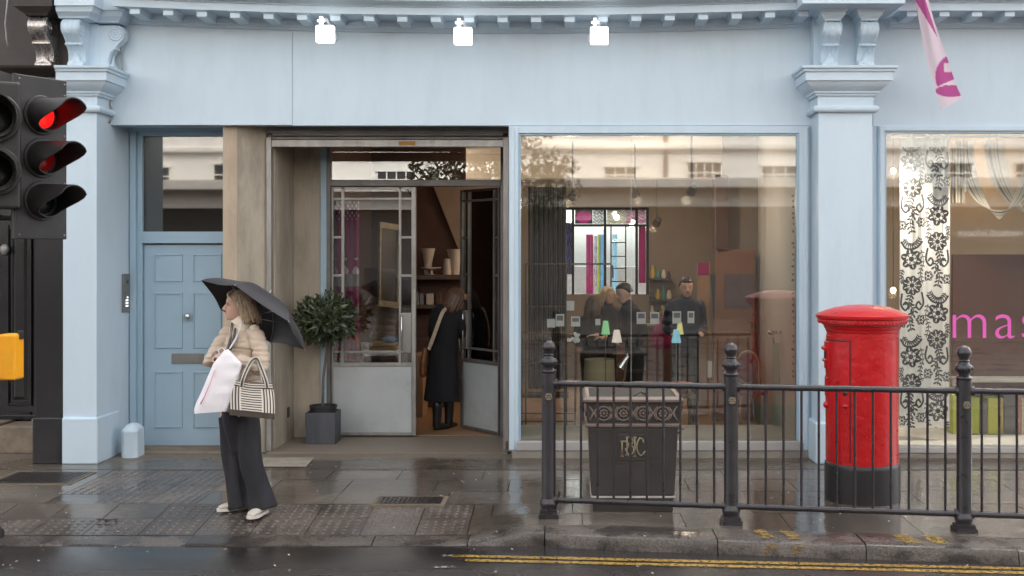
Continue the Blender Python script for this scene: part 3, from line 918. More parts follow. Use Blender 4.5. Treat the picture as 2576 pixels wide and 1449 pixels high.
# ---- blue door, frame and fanlight
fx0, fx1 = X(332, DOOR-.03), X(600, DOOR)
b = B()
b.box(fx0, X(350, DOOR), DOOR-.10, DOOR+.06, .02, zf0+.02)
b.box(X(350, DOOR), X(362, DOOR), DOOR-.05, DOOR+.06, .02, zf0+.02)
b.box(X(362, DOOR), fx1, DOOR-.06, DOOR+.06, Z(343, DOOR), zf0+.02)
b.box(X(362, DOOR), fx1, DOOR-.06, DOOR+.06, Z(612, DOOR), Z(583, DOOR))
dfr = b.build('door_frame', M['blue_door'], shop, bevel=.004)
B().box(X(362, DOOR), X(575, DOOR), DOOR+.0, DOOR+.012, Z(583, DOOR), Z(343, DOOR)).build('fanlight_pane', M['glass_wire'], dfr)
# lead mesh of the wired glass
b = B()
for i in range(46):
    x = lerp(X(362, DOOR), X(566, DOOR), i/45); b.box(x-.0007, x+.0007, DOOR+.013, DOOR+.015, Z(583, DOOR), Z(343, DOOR))
for j in range(52):
    z = lerp(Z(583, DOOR), Z(343, DOOR), j/51); b.box(X(362, DOOR), X(566, DOOR), DOOR+.013, DOOR+.015, z-.0007, z+.0007)
tag(b.build('wire_mesh', M['steel_dark'], dfr), kind='stuff')
hm = pm('hall_wall', (.30,.26,.20), .9)
for (a0, a1, b0, b1, c0, c1) in ((-4.45, -3.25, DOOR+.9, DOOR+.95, 0, 3.4), (-4.50, -4.45, DOOR+.2, DOOR+.95, 0, 3.4), (-3.25, -3.20, DOOR+.4, DOOR+.95, 0, 3.4), (-4.5, -3.2, DOOR+.1, DOOR+.95, 3.4, 3.45)):
    B().box(a0, a1, b0, b1, c0, c1).build('hall_wall', hm, shop)
dr = B()
dx0, dx1 = X(364, DOOR), X(590, DOOR)
zd0, zd1 = Z(1127, DOOR), Z(616, DOOR)
# door built as stiles and rails round six sunk panels
cols = [(X(389, DOOR), X(461, DOOR)), (X(486, DOOR), X(559, DOOR))]
rows = [(Z(1076, DOOR), Z(933, DOOR)), (Z(877, DOOR), Z(735, DOOR)), (Z(709, DOOR), Z(638, DOOR))]
yd0, yd1 = DOOR-.012, DOOR+.05
xsplit = [dx0, cols[0][0], cols[0][1], cols[1][0], cols[1][1], dx1]
zsplit = [zd0, rows[0][0], rows[0][1], rows[1][0], rows[1][1], rows[2][0], rows[2][1], zd1]
dr.box(dx0, cols[0][0], yd0, yd1, zd0, zd1); dr.box(cols[0][1], cols[1][0], yd0, yd1, zd0, zd1); dr.box(cols[1][1], dx1, yd0, yd1, zd0, zd1)
for (za, zb) in [(zd0, rows[0][0]), (rows[0][1], rows[1][0]), (rows[1][1], rows[2][0]), (rows[2][1], zd1)]:
    for c in cols: dr.box(c[0], c[1], yd0, yd1, za, zb)
door = dr.build('front_door', M['blue_door'], shop)
for c in cols:
    for r_ in rows:
        b = B(); x0, x1, z0, z1 = c[0], c[1], r_[0], r_[1]
        e = .028; e2 = .045
        ys = DOOR + .034
        o_ = [(x0, z0), (x1, z0), (x1, z1), (x0, z1)]
        def rng(i, y): return [Vector((x0+i, y, z0+i)), Vector((x1-i, y, z0+i)), Vector((x1-i, y, z1-i)), Vector((x0+i, y, z1-i))]
        b.loft([rng(0, yd0-.001), rng(.004, yd0-.012), rng(.014, yd0-.014), rng(.024, ys), rng(e+.006, ys), rng(e2+.012, ys-.014), rng(e2+.016, ys-.016)])
        b.build('panel', M['blue_door'], door)
B().ball(P(471, 796, DOOR-.055), .036, .030, .036, n=16, h=12).tube([P(471,796,DOOR-.04), P(471,796,DOOR)], .014, 10).build('knob', M['chrome'], door, smooth=True)
b = B(); b.box(X(433, DOOR), X(514, DOOR), DOOR-.024, DOOR-.012, Z(914, DOOR), Z(889, DOOR)); lp = b.build('letter_plate', M['plate'], door, bevel=.003)
B().box(X(442, DOOR), X(505, DOOR), DOOR-.031, DOOR-.024, Z(908, DOOR), Z(895, DOOR)).build('letter_flap', M['plate'], door, bevel=.003)
B().box(X(354, DOOR), X(600, DOOR), DOOR-.38, DOOR+.1, .0, .030).build('door_step', M['step_stone'], shop, bevel=.01)

# ---- concrete pier and the recess walls
pz = zf0 + .02
xa, xb = X(560, 11.2), X(597, 11.2); xs_ = X(670, SHUT)
b = B(); b.box(xa, xb, 11.2, DOOR+.4, 0, pz); pier = b.build('pier', M['sandstone'], shop, bevel=.006)
b = B(); b.hexa([(xb+.001, 11.206, 0), (xs_, SHUT, 0), (xs_, DOOR+.4, 0), (xb+.001, DOOR+.4, 0)], [(xb+.001, 11.206, pz), (xs_, SHUT, pz), (xs_, DOOR+.4, pz), (xb+.001, DOOR+.4, pz)])
b.build('pier_return', M['concrete'], shop)
XW = -2.945
b = B(); b.box(xs_-.02, XW, SHUT+.062, ENT+.2, 0, pz); b.build('recess_wall', M['concrete'], shop)
b = B(); b.box(XW+.001, X(810, ENT), ENT-.03, ENT+.15, 0, pz); b.build('recess_wall', M['concrete'], shop)
B().box(X(808, ENT), X(823, ENT), ENT-.045, ENT+.15, 0.012, pz).build('blue_strip', M['blue_door'], shop, bevel=.004)
B().box(XW+.001, XW+.008, 11.98, 12.06, Z(1050, 12.0), Z(1025, 12.0)).build('socket', M['pot_black'], shop)

# roller shutter
sx0, sx1 = X(672, SHUT), X(1279, SHUT)
b = B(); b.box(X(684, SHUT), X(1266, SHUT), SHUT-.02, SHUT+.03, Z(370, SHUT), Z(352, SHUT)); sh = b.build('roller_shutter', M['steel'], shop, bevel=.004)
b = B()
for k in range(3):
    z = Z(352, SHUT) + .002 + k*.036; b.box(X(684, SHUT), X(1266, SHUT), SHUT-.006, SHUT+.02, z, z+.030)
b.build('slat', M['steel_dark'], sh, bevel=.006)
B().box(sx0, sx1, SHUT-.02, SHUT+.28, Z(336, SHUT), pz).build('shutter_box', M['steel_dark'], sh)
B().box(X(1003, SHUT), X(1045, SHUT), SHUT-.024, SHUT-.021, Z(366, SHUT), Z(356, SHUT)).build('orange_sticker', pm('faded_orange', (.35,.17,.03), .6), sh)
for (a, c) in ((672, 684), (1266, 1279)):
    b = B(); b.box(X(a, SHUT), X(c, SHUT), SHUT-.035, SHUT+.06, .013, Z(346, SHUT)); b.build('guide', M['steel'], sh, bevel=.003)
b = B(); b.box(X(1279, SHUT)+.002, X(1290, SHUT), SHUT-.1, SHUT+.06, .013, pz); b.build('jamb', M['steel_dark'], shop)
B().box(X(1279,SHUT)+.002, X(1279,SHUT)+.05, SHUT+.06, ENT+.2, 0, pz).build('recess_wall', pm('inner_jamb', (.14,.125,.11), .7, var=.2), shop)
b = B(); b.box(X(1273, SHUT), X(1284, SHUT), SHUT-.11, SHUT-.04, Z(1127, SHUT), Z(1108, SHUT)); b.build('shutter_lock', pm('rusty_lock', (.13,.08,.06), .6, metal=.4), sh)

# ---- entrance screen: frame, fixed transom, two leaves of steel and glass
b = B()
ex0, ex1 = X(823, ENT), X(1279, SHUT) - .002
b.box(ex0, X(833, ENT), ENT-.04, ENT+.04, .012, zf0+.02)
b.box(X(1259, ENT), ex1, ENT-.04, ENT+.04, .012, zf0+.02)
b.box(X(833, ENT), X(1259, ENT), ENT-.05, ENT+.04, Z(469, ENT), Z(453, ENT))
b.box(X(833, ENT), X(1259, ENT), ENT-.04, ENT+.04, Z(352, ENT), zf0+.02)
scr = b.build('entrance_frame', M['steel_dark'], shop, bevel=.004)
B().box(X(833, ENT), X(1259, ENT), ENT, ENT+.008, Z(453, ENT), Z(352, ENT)).build('transom_pane', M['glass_door'], scr)

def leaf(parent_shop, x_of, mt, name, mat_fr, mirror=False):
    """steel glazed door leaf; local x 0..W from hinge, z up"""
    Wd = .905; z0 = .03; z1 = Z(471, ENT)
    def zz(v): return Z(v, ENT)
    cx = lambda u: (u - 834.6) / (1045 - 834.6) * Wd
    xsb = [(0, cx(838.5)), (cx(859), cx(866)), (cx(1002), cx(1008)), (cx(1034), Wd)]
    b = B()
    T = lambda x0, x1, y0, y1, za, zb: b.box(x0, x1, y0, y1, za, zb, mt)
    T(*xsb[0], -.022, .022, z0, z1); T(*xsb[3], -.028, .028, z0, z1)
    for q in (1, 2): T(*xsb[q], -.018, .018, zz(912), z1)
    T(xsb[0][1], xsb[3][0], -.018, .018, zz(476.5), z1)
    T(xsb[0][1], xsb[3][0], -.016, .016, zz(503), zz(497.5))
    T(xsb[0][1], xsb[3][0], -.016, .016, zz(887), zz(882))
    T(xsb[0][1], xsb[3][0], -.024, .024, zz(921), zz(912))
    for (p, q) in ((xsb[0][1], xsb[1][0]), (xsb[2][1], xsb[3][0])):
        T(p, q, -.016, .016, zz(600), zz(594)); T(p, q, -.016, .016, zz(696), zz(690))
    T(xsb[0][1], xsb[3][0], -.024, .024, z0, z0+.03)
    o = b.build(name, mat_fr, parent_shop, bevel=.002, seg=1)
    # panes
    hz = [(zz(912), zz(887)), (zz(882), zz(696)), (zz(690), zz(600)), (zz(594), zz(503)), (zz(497.5), zz(476.5))]
    for ci, (p, q) in enumerate(((xsb[0][1], xsb[1][0]), (xsb[1][1], xsb[2][0]), (xsb[2][1], xsb[3][0]))):
        segs = hz if ci != 1 else [hz[0], (zz(882), zz(503)), hz[4]]
        for (za, zb) in segs:
            B().box(p, q, -.003, .003, za, zb, mt).build('pane', M['glass_door'], o)
    B().box(xsb[0][1]+.001, xsb[3][0]-.001, -.012, .012, z0+.03, zz(921), mt).build('kick_panel', M['steel_panel'], o, bevel=.003)
    b = B(); b.box(cx(1006), cx(1033), -.032, .030, zz(886), zz(787), mt); b.build('handle_plate', M['steel'], o, bevel=.003)
    b = B()
    b.tube([mt @ Vector((cx(1011), -.032, zz(880))), mt @ Vector((cx(1011), -.07, zz(876))), mt @ Vector((cx(1011), -.07, zz(796))), mt @ Vector((cx(1011), -.032, zz(792)))], .009, 8)
    b.build('handle', M['chrome'], o, smooth=True)
    b = B()
    for k in range(16):
        z = lerp(z0+.06, z1-.06, k/15); b.ball(mt @ Vector((Wd-.012, -.030, z)), .006, .004, .006, n=6, h=4)
    tag(b.build('rivets', M['plate'], o, smooth=True), kind='stuff')
    return o
mtL = Matrix.Translation((X(834.6, ENT), ENT, 0))
leafL = leaf(shop, None, mtL, 'entrance_door', M['steel'])
# right leaf: hinged at the right jamb, swung inward
hx, fx, fd = X(1257, ENT), X(1162, 12.87), 12.87
ang = math.atan2(fd - ENT, fx - hx)
mtR = Matrix.Translation((hx, ENT + .01, 0)) @ Matrix.Rotation(ang, 4, 'Z') @ Matrix.Scale(math.hypot(fd-ENT, fx-hx)/.905, 4, (1,0,0)) @ Matrix.Scale(-1, 4, (0,1,0))
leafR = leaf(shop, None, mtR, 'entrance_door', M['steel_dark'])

# ---- display windows
def shop_window(u0, u1, gu0, gu1, v0, gv0, gv1, v1, pv, pu0, pu1, joint=None):
    d = FAS
    b = B()
    yf, yb = d-.035, d+.08
    z0, z1 = Z(v1, d), zf0-.007
    b.box(X(u0,d), X(gu0,d), yf, yb, z0, z1); b.box(X(gu1,d), X(u1,d), yf, yb, z0, z1)
    b.box(X(gu0,d), X(gu1,d), yf, yb, Z(gv0,d), z1)
    w = b.build('display_window', M['blue'], shop, bevel=.004)
    # inner stepped bead
    b = B()
    t = .022
    xa, xb, za, zb = X(gu0,d), X(gu1,d), Z(gv1,d), Z(gv0,d)
    b.box(xa, xa+t, yf+.018, yb-.01, za, zb); b.box(xb-t, xb, yf+.018, yb-.01, za, zb); b.box(xa+t, xb-t, yf+.018, yb-.01, zb-t, zb)
    b.build('bead', M['blue_door'], w, bevel=.003)
    b = B()
    for (xm0, xm1) in ((X(u0,d)+.012, X(gu0-10,d)), (X(gu1+10,d), X(u1,d)-.012)):
        B().box(xm0, xm1, yf-.012, yf-.001, z0+.002, z1-.012).build('moulding', M['blue'], w, bevel=.004)
    if joint:
        B().box(xa+t, X(joint,d)-.0015, d, d+.010, za, zb-t).build('pane', M['glass'], w)
        B().box(X(joint,d)+.0015, xb-t, d, d+.010, za, zb-t).build('pane', M['glass'], w)
        B().box(X(joint,d)-.0014, X(joint,d)+.0014, d-.001, d+.011, za, zb-t).build('joint_seal', pm('clear_silicone', (.55,.53,.5), .4), w)
    else:
        B().box(xa+t, xb-t, d, d+.010, za, zb-t).build('pane', M['glass'], w)
    B().box(X(gu0-4,d), X(gu1+6,d), yf-.03, yb, Z(v1,d), Z(gv1,d)).build('sill', M['alu'], w, bevel=.006)
    B().box(X(pu0,d), X(pu1,d), yf-.02, yb+.3, 0, Z(v1,d)-.002).build('plinth', M['plinth'], w, bevel=.006)
    return w
win1 = shop_window(1280, 2032, 1304, 2008, 318, 336, 1108, 1131, 1155, 1288, 2036, joint=1587)
win2 = shop_window(2207, 2980, 2222, 2960, 318, 330, 1121, 1137, 1165, 2200, 2980)
B().box(X(2032, FAS)+.001, xr0-.001, FAS+.01, FAS+.2, .0, zf0-.002).build('window_reveal', M['blue'], shop)
B().box(xr1+.001, X(2207, FAS)-.001, FAS+.01, FAS+.2, .0, zf0-.002).build('window_reveal', M['blue'], shop)

# ---- fascia floodlights
def flood(u, v0, v1, au, label):
    d = 10.62
    c = P(u, (v0+v1)/2, d)
    t = thing('floodlight', (c.x, d, c.z), label, 'lamp', 'white floodlights on the fascia')
    hw, hh = 23*d/F, (v1-v0)/2*d/F
    b = B(); b.box(c.x-hw, c.x+hw, d-.022, d+.06, c.z-hh, c.z+hh); b.build('lamp_head', M['lamp_white'], t, bevel=.012, seg=3)
    b = B()
    top = Vector((c.x - hw*.45, d+.02, c.z+hh))
    b.box(top.x-.016, top.x+.016, d, d+.04, top.z-.005, top.z+.085)
    b.box(top.x-.035, top.x+.035, d, d+.03, top.z+.035, top.z+.055)
    b.build('yoke', M['lamp_white'], t, bevel=.004)
    b = B(); b.tube([top + Vector((0, .0, .06)), top + Vector((.035, .06, .075)), top + Vector((.05, .2, .02)), Vector((c.x + au, FAS-.03, c.z+.06)), Vector((c.x + au, FAS-.001, c.z+.06))], .012, 8)
    b.tube([Vector((c.x + au, FAS-.035, c.z+.06)), Vector((c.x + au, FAS-.001, c.z+.06))], .045, 14)
    b.build('arm', M['bracket_white'], t, smooth=40)
flood(817, 64, 107, -.02, 'square white floodlight on the fascia, nearest the blue door')
flood(1164, 69, 112, .0, 'square white floodlight on the fascia, middle of the three')
flood(1507, 68, 111, -.06, 'square white floodlight on the fascia above the big display window')

# ---- banner
bt = thing('banner', (X(2340, 10.45), 10.45, 3.2), 'twisted pink and white cloth banner hanging over the right window', 'banner')
edgeL = [(-60, 2282), (0, 2302), (45, 2309), (90, 2318), (140, 2328), (195, 2342), (240, 2356), (277, 2367)]
edgeR = [(-60, 2312), (0, 2335), (45, 2347), (90, 2362), (140, 2380), (195, 2398), (225, 2409), (247, 2420)]
def interp(tb, t):
    k = t * (len(tb) - 1); i = min(len(tb) - 2, int(k)); f = k - i
    return lerp(tb[i][0], tb[i+1][0], f), lerp(tb[i][1], tb[i+1][1], f)
def ban(s, t):
    va, ua = interp(edgeL, t); vb, ub = interp(edgeR, t)
    u, v = lerp(ua, ub, s), lerp(va, vb, s)
    d = 10.45 + .03*math.sin(s*7 + t*3) * (1.2 - t) + .05 * math.sin(t*4) - .05*s
    return P(u, v, d)
PK, WH = np.array((.52, .09, .30)), np.array((.80, .66, .72))
def bcol(s, t):
    v = lerp(interp(edgeL, t)[0], interp(edgeR, t)[0], s); u = lerp(interp(edgeL, t)[1], interp(edgeR, t)[1], s)
    c = WH
    # folded stripe at the top
    if v < 92:
        ca = 2308 + (v/92) * 42; wv = 13 * (1 - max(0, v)/96)
        if abs(u - ca - 6) < wv: c = PK
    # letter fragment
    du, dv = u - 2398, v - 192
    if du*du/46**2 + dv*dv/54**2 < 1 and v < 222 and v < 224 - (u-2342)*.42 + 0 and not (u > 2372 and abs(v - 172 - (u-2372)*-.15) < 11 and u > 2374):
        if v > 142: c = PK
    if (u-2392)**2/40**2 + (v-229)**2/15**2 < 1: c = PK
    return c
grid('cloth', ban, 40, 120, M['print_thin'], bt, bcol)
b = B(); b.tube([P(2285, -75, 10.45), P(2312, -62, 10.45)], .012, 8); b.tube([P(2297, -62, 10.45), P(2297, -95, 11.3)], .016, 8)
b.build('pole', M['bracket_white'], bt, smooth=True)

# ------------------------------------------------------------------ black neighbour on the left
nb = thing('black_shopfront', (-5.4, 11.1, 0), 'black painted shop front with silver scroll bracket at the left edge', 'shopfront')
nx1 = xl0 - .001
B().box(-7.5, nx1, 10.95, 11.4, 3.1, 7.5).build('upper_wall', M['soot'], nb)
b = B(); b.box(X(88, PIL), nx1, PIL+.002, DOOR+.2, 0, zc(187)); b.build('pilaster', M['black'], nb, bevel=.004)
b = B(); b.box(X(84, PIL), nx1, PIL-.028, PIL+.4, 0, Z(1050, PIL)); b.build('base', M['black'], nb, bevel=.012)
b = B(); rings = []
for z, e in [(zc(188), .06), (zc(184), .10), (zc(178), .17), (zc(174), .20), (zc(169), .21)]:
    rings.append([Vector((X(60, PIL)-e, PIL-e, z)), Vector((nx1-.0, PIL-e, z)), Vector((nx1, FAS, z)), Vector((X(60, PIL)-e, FAS, z))])
b.loft(rings); b.build('capital', M['soot'], nb, smooth=25)
corbel((X(99, 10.72), 10.95, zc(168)), 0, .475, .155, .30, M['silver'], nb)
b = B(); zt = zc(168)+.475
for (za, zb, e0, e1) in [(0, .03, 0, .02), (.03, .07, .03, .07), (.07, .2, .08, .09)]:
    xc = X(99, 10.72); hw = .10
    b.hexa([(xc-hw-e0, 10.66-e0, zt+za), (xc+hw+e0, 10.66-e0, zt+za), (xc+hw+e0, 10.95, zt+za), (xc-hw-e0, 10.95, zt+za)],
           [(xc-hw-e1, 10.66-e1, zt+zb), (xc+hw+e1, 10.66-e1, zt+zb), (xc+hw+e1, 10.95, zt+zb), (xc-hw-e1, 10.95, zt+zb)])
b.build('corbel_block', M['soot'], nb)
b = B(); b.box(-7.5, X(88, PIL), DOOR, DOOR+.1, .33, 3.2)
bd = b.build('shop_door', M['black'], nb)
for (u0, u1, v0, v1) in [(18, 84, 560, 1020), (22, 80, 1035, 1080)]:
    x0, x1, z0, z1 = X(u0, DOOR), X(u1, DOOR), Z(v1, DOOR), Z(v0, DOOR)
    b = B()
    def rng(i, y): return [Vector((x0+i, y, z0+i)), Vector((x1-i, y, z0+i)), Vector((x1-i, y, z1-i)), Vector((x0+i, y, z1-i))]
    b.loft([rng(0, DOOR-.001), rng(.01, DOOR-.03), rng(.025, DOOR-.03), rng(.04, DOOR-.008), rng(.06, DOOR-.008), rng(.085, DOOR-.02), rng(.09, DOOR-.022)])
    b.build('panel', M['black'], bd)
B().box(-7.5, X(86, PIL)-.002, DOOR-.08, DOOR+.0, .30, .345).build('threshold', M['black'], nb, bevel=.006)
for k, (xa_, xb_) in enumerate([(-7.5, -5.62), (-5.615, -5.22), (-5.215, X(86, PIL)-.002)]):
    b = B(); b.box(xa_, xb_, DOOR-.35-.02*k, DOOR+.05, .0, .30 - .02*k); b.build('step_block', M['step_stone'], nb, bevel=.02, seg=3)
B().ball(P(12, 628, DOOR-.04), .05, .03, .06, n=10, h=6).build('door_knocker', M['plate'], nb, smooth=True)
b = B(); b.tube([P(20, -20, 10.9), P(17, 20, 10.88), P(13, 60, 10.87), P(16, 95, 10.87), P(20, 118, 10.87)], .008, 6); b.build('loose_wire', M['cable'], nb, smooth=True)
# ------------------------------------------------------------------ guard railing
posts = [(-0.150, 8.62), (1.19, 8.39), (2.81, 8.14), (4.35, 7.90)]
rail = thing('guard_railing', (1.2, 8.39, 0), 'black iron guard railing with ball-topped posts along the kerb', 'railing')
def rail_post(x, y):
    c = (x, y, 0)
    prof = [(.060, .055), (.060, .075), (.066, .085), (.066, .105), (.060, .118), (.056, .125), (.0525, .14), (.0525, .955), (.0525, 1.078),
            (.056, 1.082), (.058, 1.094), (.050, 1.104), (.038, 1.112), (.040, 1.125), (.052, 1.135), (.060, 1.150), (.060, 1.172), (.052, 1.186),
            (.040, 1.192), (.034, 1.205), (.040, 1.215), (.034, 1.222), (.036, 1.232)]
    b = B(); b.lathe([(0, .055)] + prof + [(0, 1.232)], c, 20)
    b.box(x-.074, x+.074, y-.074, y+.074, 0, .030); b.box(x-.062, x+.062, y-.062, y+.062, .030, .056)
    p = b.build('post', M['iron'], rail, smooth=35)
    b = B(); b.ball((x, y, 1.274), .050, n=18, h=14)
    b.lathe([(.036, 1.232), (.051, 1.262), (.053, 1.270), (.051, 1.280)], c, 18)
    b.build('finial', M['iron'], p, smooth=40)
    # ornament ring: small relief leaves
    b = B()
    for k in range(10):
        a = 2*PI*k/10
        q = Vector((x + .060*math.cos(a), y + .060*math.sin(a), 1.161))
        b.ball(q, .010, .010, .014, n=6, h=5)
    b.build('relief', M['iron'], p, smooth=True)
    # gilt monogram badge
    b = B(); y0 = y - .0545; zb = .905
    b.box(x-.026, x+.026, y0-.004, y0+.02, zb-.028, zb+.028); bd_ = b.build('badge', M['iron'], p, bevel=.006)
    b = B()
    def arc(cx, cz, r, a0, a1, n=10): return [Vector((x+cx+r*math.cos(R(lerp(a0,a1,i/n))), y0-.005, zb+cz+r*math.sin(R(lerp(a0,a1,i/n))))) for i in range(n+1)]
    b.tube(arc(-.011, .008, .009, 30, 330), .0028, 5); b.tube(arc(.011, .008, .009, 210, -150), .0028, 5)
    b.tube([Vector((x-.014, y0-.005, zb-.020)), Vector((x, y0-.005, zb-.004)), Vector((x+.014, y0-.005, zb-.020))], .0028, 5)
    b.tube([Vector((x-.018, y0-.005, zb-.014)), Vector((x-.006, y0-.005, zb-.018)), Vector((x+.006, y0-.005, zb-.018)), Vector((x+.018, y0-.005, zb-.014))], .0028, 5)
    b.tube(arc(0, .0, .024, 0, 360, 20), .0016, 4)
    b.build('gilt_emblem', M['gold'], p, smooth=True)
for p_ in posts: rail_post(*p_)
nb_ = [10, 12, 12]
for (a, c), n in zip(zip(posts[:-1], posts[1:]), nb_):
    A, C = Vector((a[0], a[1], 0)), Vector((c[0], c[1], 0)); dv = (C - A).normalized()
    for z, nm, r in ((1.0, 'top_rail', .0225), (.125, 'bottom_rail', .0225)):
        b = B(); s = A + dv*.05; e = C - dv*.05
        k = 24; pts = [s.lerp(e, i/k) + Vector((0, 0, z + .0012*math.sin(i*1.7))) for i in range(k+1)]
        b.tube(pts, r, 12)
        for q in (s, e):
            b.tube([q + Vector((0,0,z)) - dv*.01, q + Vector((0,0,z)) + dv*.018], .036, 14)
        b.build(nm, M['iron'], rail, smooth=40)
    for i in range(n):
        t = (i + 1) / (n + 1)
        q = A.lerp(C, t) + Vector((random.uniform(-.002,.002), 0, 0))
        b = B(); b.tube([q + Vector((0,0,.13)), q + Vector((0,0,.99))], .0095, 8)
        b.build('baluster', M['iron'], rail, smooth=40)

# ------------------------------------------------------------------ litter bin
bx, by = .492, 9.05
hw_t, hw_b, hd = .378, .318, .30
bin_ = thing('litter_bin', (bx, by, 0), 'black square litter bin with bronze frieze and monogram behind the railing', 'litter bin')
def tap(z): return lerp(hw_b, hw_t - .02, (z - .09) / .62)
def sq(w, z, d=None):
    d = w * .92 if d is None else d
    return [Vector((bx-w, by-d, z)), Vector((bx+w, by-d, z)), Vector((bx+w, by+d, z)), Vector((bx-w, by+d, z))]
b = B(); b.loft([sq(hw_b-.012, .0), sq(hw_b-.006, .10), sq(hw_b-.004, .105)]); b.build('base', M['bin'], bin_, bevel=.006)
b = B(); b.loft([sq(hw_b+.004, .106), sq(hw_b+.004, .122)]); b.build('strip', M['bin_line'], bin_, bevel=.003)
b = B(); b.loft([sq(hw_b, .122), sq(hw_t-.035, .648)]); b.build('body', M['bin'], bin_, bevel=.012)
b = B(); b.loft([sq(hw_t-.034, .648), sq(hw_t-.012, .654), sq(hw_t-.010, .676), sq(hw_t-.028, .684)]); b.build('lower_moulding', M['bronze'], bin_, bevel=.004)
b = B(); b.loft([sq(hw_t-.030, .684), sq(hw_t-.022, .832)]); b.build('frieze', M['bin'], bin_)
b = B(); b.loft([sq(hw_t-.022, .832), sq(hw_t-.006, .838), sq(hw_t+.004, .850), sq(hw_t+.004, .866), sq(hw_t-.008, .878), sq(hw_t-.02, .884),
                 sq(hw_t-.045, .884), sq(hw_t-.05, .84)], caps=False)
b.build('rim', M['bronze'], bin_, smooth=35)
b = B(); b.box(bx-hw_t+.02, bx+hw_t-.02, by-hw_t*.92+.03, by+hw_t*.92-.03, .84, .874); b.build('dark_fill', pm('bin_inside_shade', (.012,.012,.012), .6), bin_)  # near-black slab filling the opening, stands in for the shaded inside
b = B(); b.tube([(bx+.0, by-.25, .875), (bx+.06, by-.2, .91), (bx+.12, by-.1, .875)], .008, 6); b.build('lid_handle', M['bin'], bin_, smooth=True)
# frieze: rosettes and leaf scrolls on front and left face
def rosette(c, ex, ez, n, r):
    b = B()
    ring = [c + ex*(r*math.cos(2*PI*k/20)) + ez*(r*math.sin(2*PI*k/20)) + n*.004 for k in range(21)]
    b.tube(ring, .0075, 5)
    for k in range(8):
        a = 2*PI*k/8
        b.ball(c + ex*(r*.5*math.cos(a)) + ez*(r*.5*math.sin(a)) + n*.006, .011, n=6, h=5)
    b.ball(c + n*.008, .012, n=8, h=6)
    return b
def scroll(c, ex, ez, n, r):
    b = B()
    for s1 in (-1, 1):
        for s2 in (-1, 1):
            pts = [c + ex*(s1*.008), c + ex*(s1*.012) + ez*(s2*r*.4), c + ex*(s1*.028) + ez*(s2*r*.85), c + ex*(s1*.036) + ez*(s2*r*1.05)]
            b.tube([p + n*.004 for p in pts], [.010, .009, .007, .004], 5)
    b.ball(c + n*.004, .014, n=8, h=6)
    return b
zf_ = .758; yfr = by - (hw_t-.026)*.92
for i, xx in enumerate([-.225, -.075, .075, .225]):
    rosette(Vector((bx + xx, yfr, zf_)), Vector((1,0,0)), Vector((0,0,1)), Vector((0,-1,0)), .052).build('rosette', M['bronze'], bin_, smooth=True)
for xx in [-.30, -.15, 0, .15, .30]:
    scroll(Vector((bx + xx, yfr, zf_)), Vector((1,0,0)), Vector((0,0,1)), Vector((0,-1,0)), .052).build('leaf_scroll', M['bronze'], bin_, smooth=True)
xfl = bx - (hw_t-.026)
for yy in (-.15, 0, .15):
    rosette(Vector((xfl, by+yy, zf_)), Vector((0,1,0)), Vector((0,0,1)), Vector((-1,0,0)), .040).build('rosette', M['bronze'], bin_, smooth=True)
# monogram plate: interlaced letters R B K C
z0p = .39; slope = (hw_t-.035-hw_b)*.92/(.655-.122)
def onface(x, z, o=0): return Vector((bx + x, by - lerp(hw_b, hw_t-.035, (z-.122)/.533)*.92 - o, z))
b = B()
def plate(xa, xb, za, zb, o0, o1, bb):
    bb.hexa([onface(xa, za, o1), onface(xb, za, o1), onface(xb, za, o0), onface(xa, za, o0)], [onface(xa, zb, o1), onface(xb, zb, o1), onface(xb, zb, o0), onface(xa, zb, o0)])
plate(-.115, .100, .395, .600, -.01, .006, b); b.build('badge_plate', M['bin'], bin_, bevel=.004)
b = B()
def stroke(pts, r=.0060): b.tube([onface(x, z, .009) for x, z in pts], r, 6)
def letter_arc(cx, cz, rx, rz, a0, a1, n=12): return [(cx + rx*math.cos(R(lerp(a0,a1,i/n))), cz + rz*math.sin(R(lerp(a0,a1,i/n)))) for i in range(n+1)]
zb0, zb1 = .43, .575
# R
stroke([(-.095, zb0), (-.075, zb0)]); stroke([(-.085, zb0), (-.085, zb1-.03)]); stroke([(-.098, zb1-.03), (-.06, zb1-.03)])
stroke(letter_arc(-.062, zb0+.085, .026, .030, 90, -90)); stroke([(-.058, zb0+.055), (-.030, zb0), (-.02, zb0)])
# B
stroke([(-.048, zb0+.01), (-.048, zb1)]); stroke([(-.058, zb1), (-.025, zb1)]); stroke(letter_arc(-.026, zb1-.028, .024, .028, 90, -90))
stroke(letter_arc(-.024, zb0+.048, .028, .036, 90, -90)); stroke([(-.06, zb0+.01), (-.024, zb0+.012)])
# K
stroke([(.012, zb0), (.012, zb1)]); stroke([(.0, zb1), (.026, zb1)]); stroke([(.0, zb0), (.024, zb0)])
stroke([(.050, zb1), (.014, zb0+.07), (.056, zb0)])
# C
stroke(letter_arc(.058, (zb0+zb1)/2, .030, .066, 55, 320, 18)); stroke([(.075, zb1-.02), (.080, zb1-.045)]); stroke([(.078, zb0+.012), (.090, zb0+.04)])
b.build('monogram', M['gold'], bin_, smooth=True)

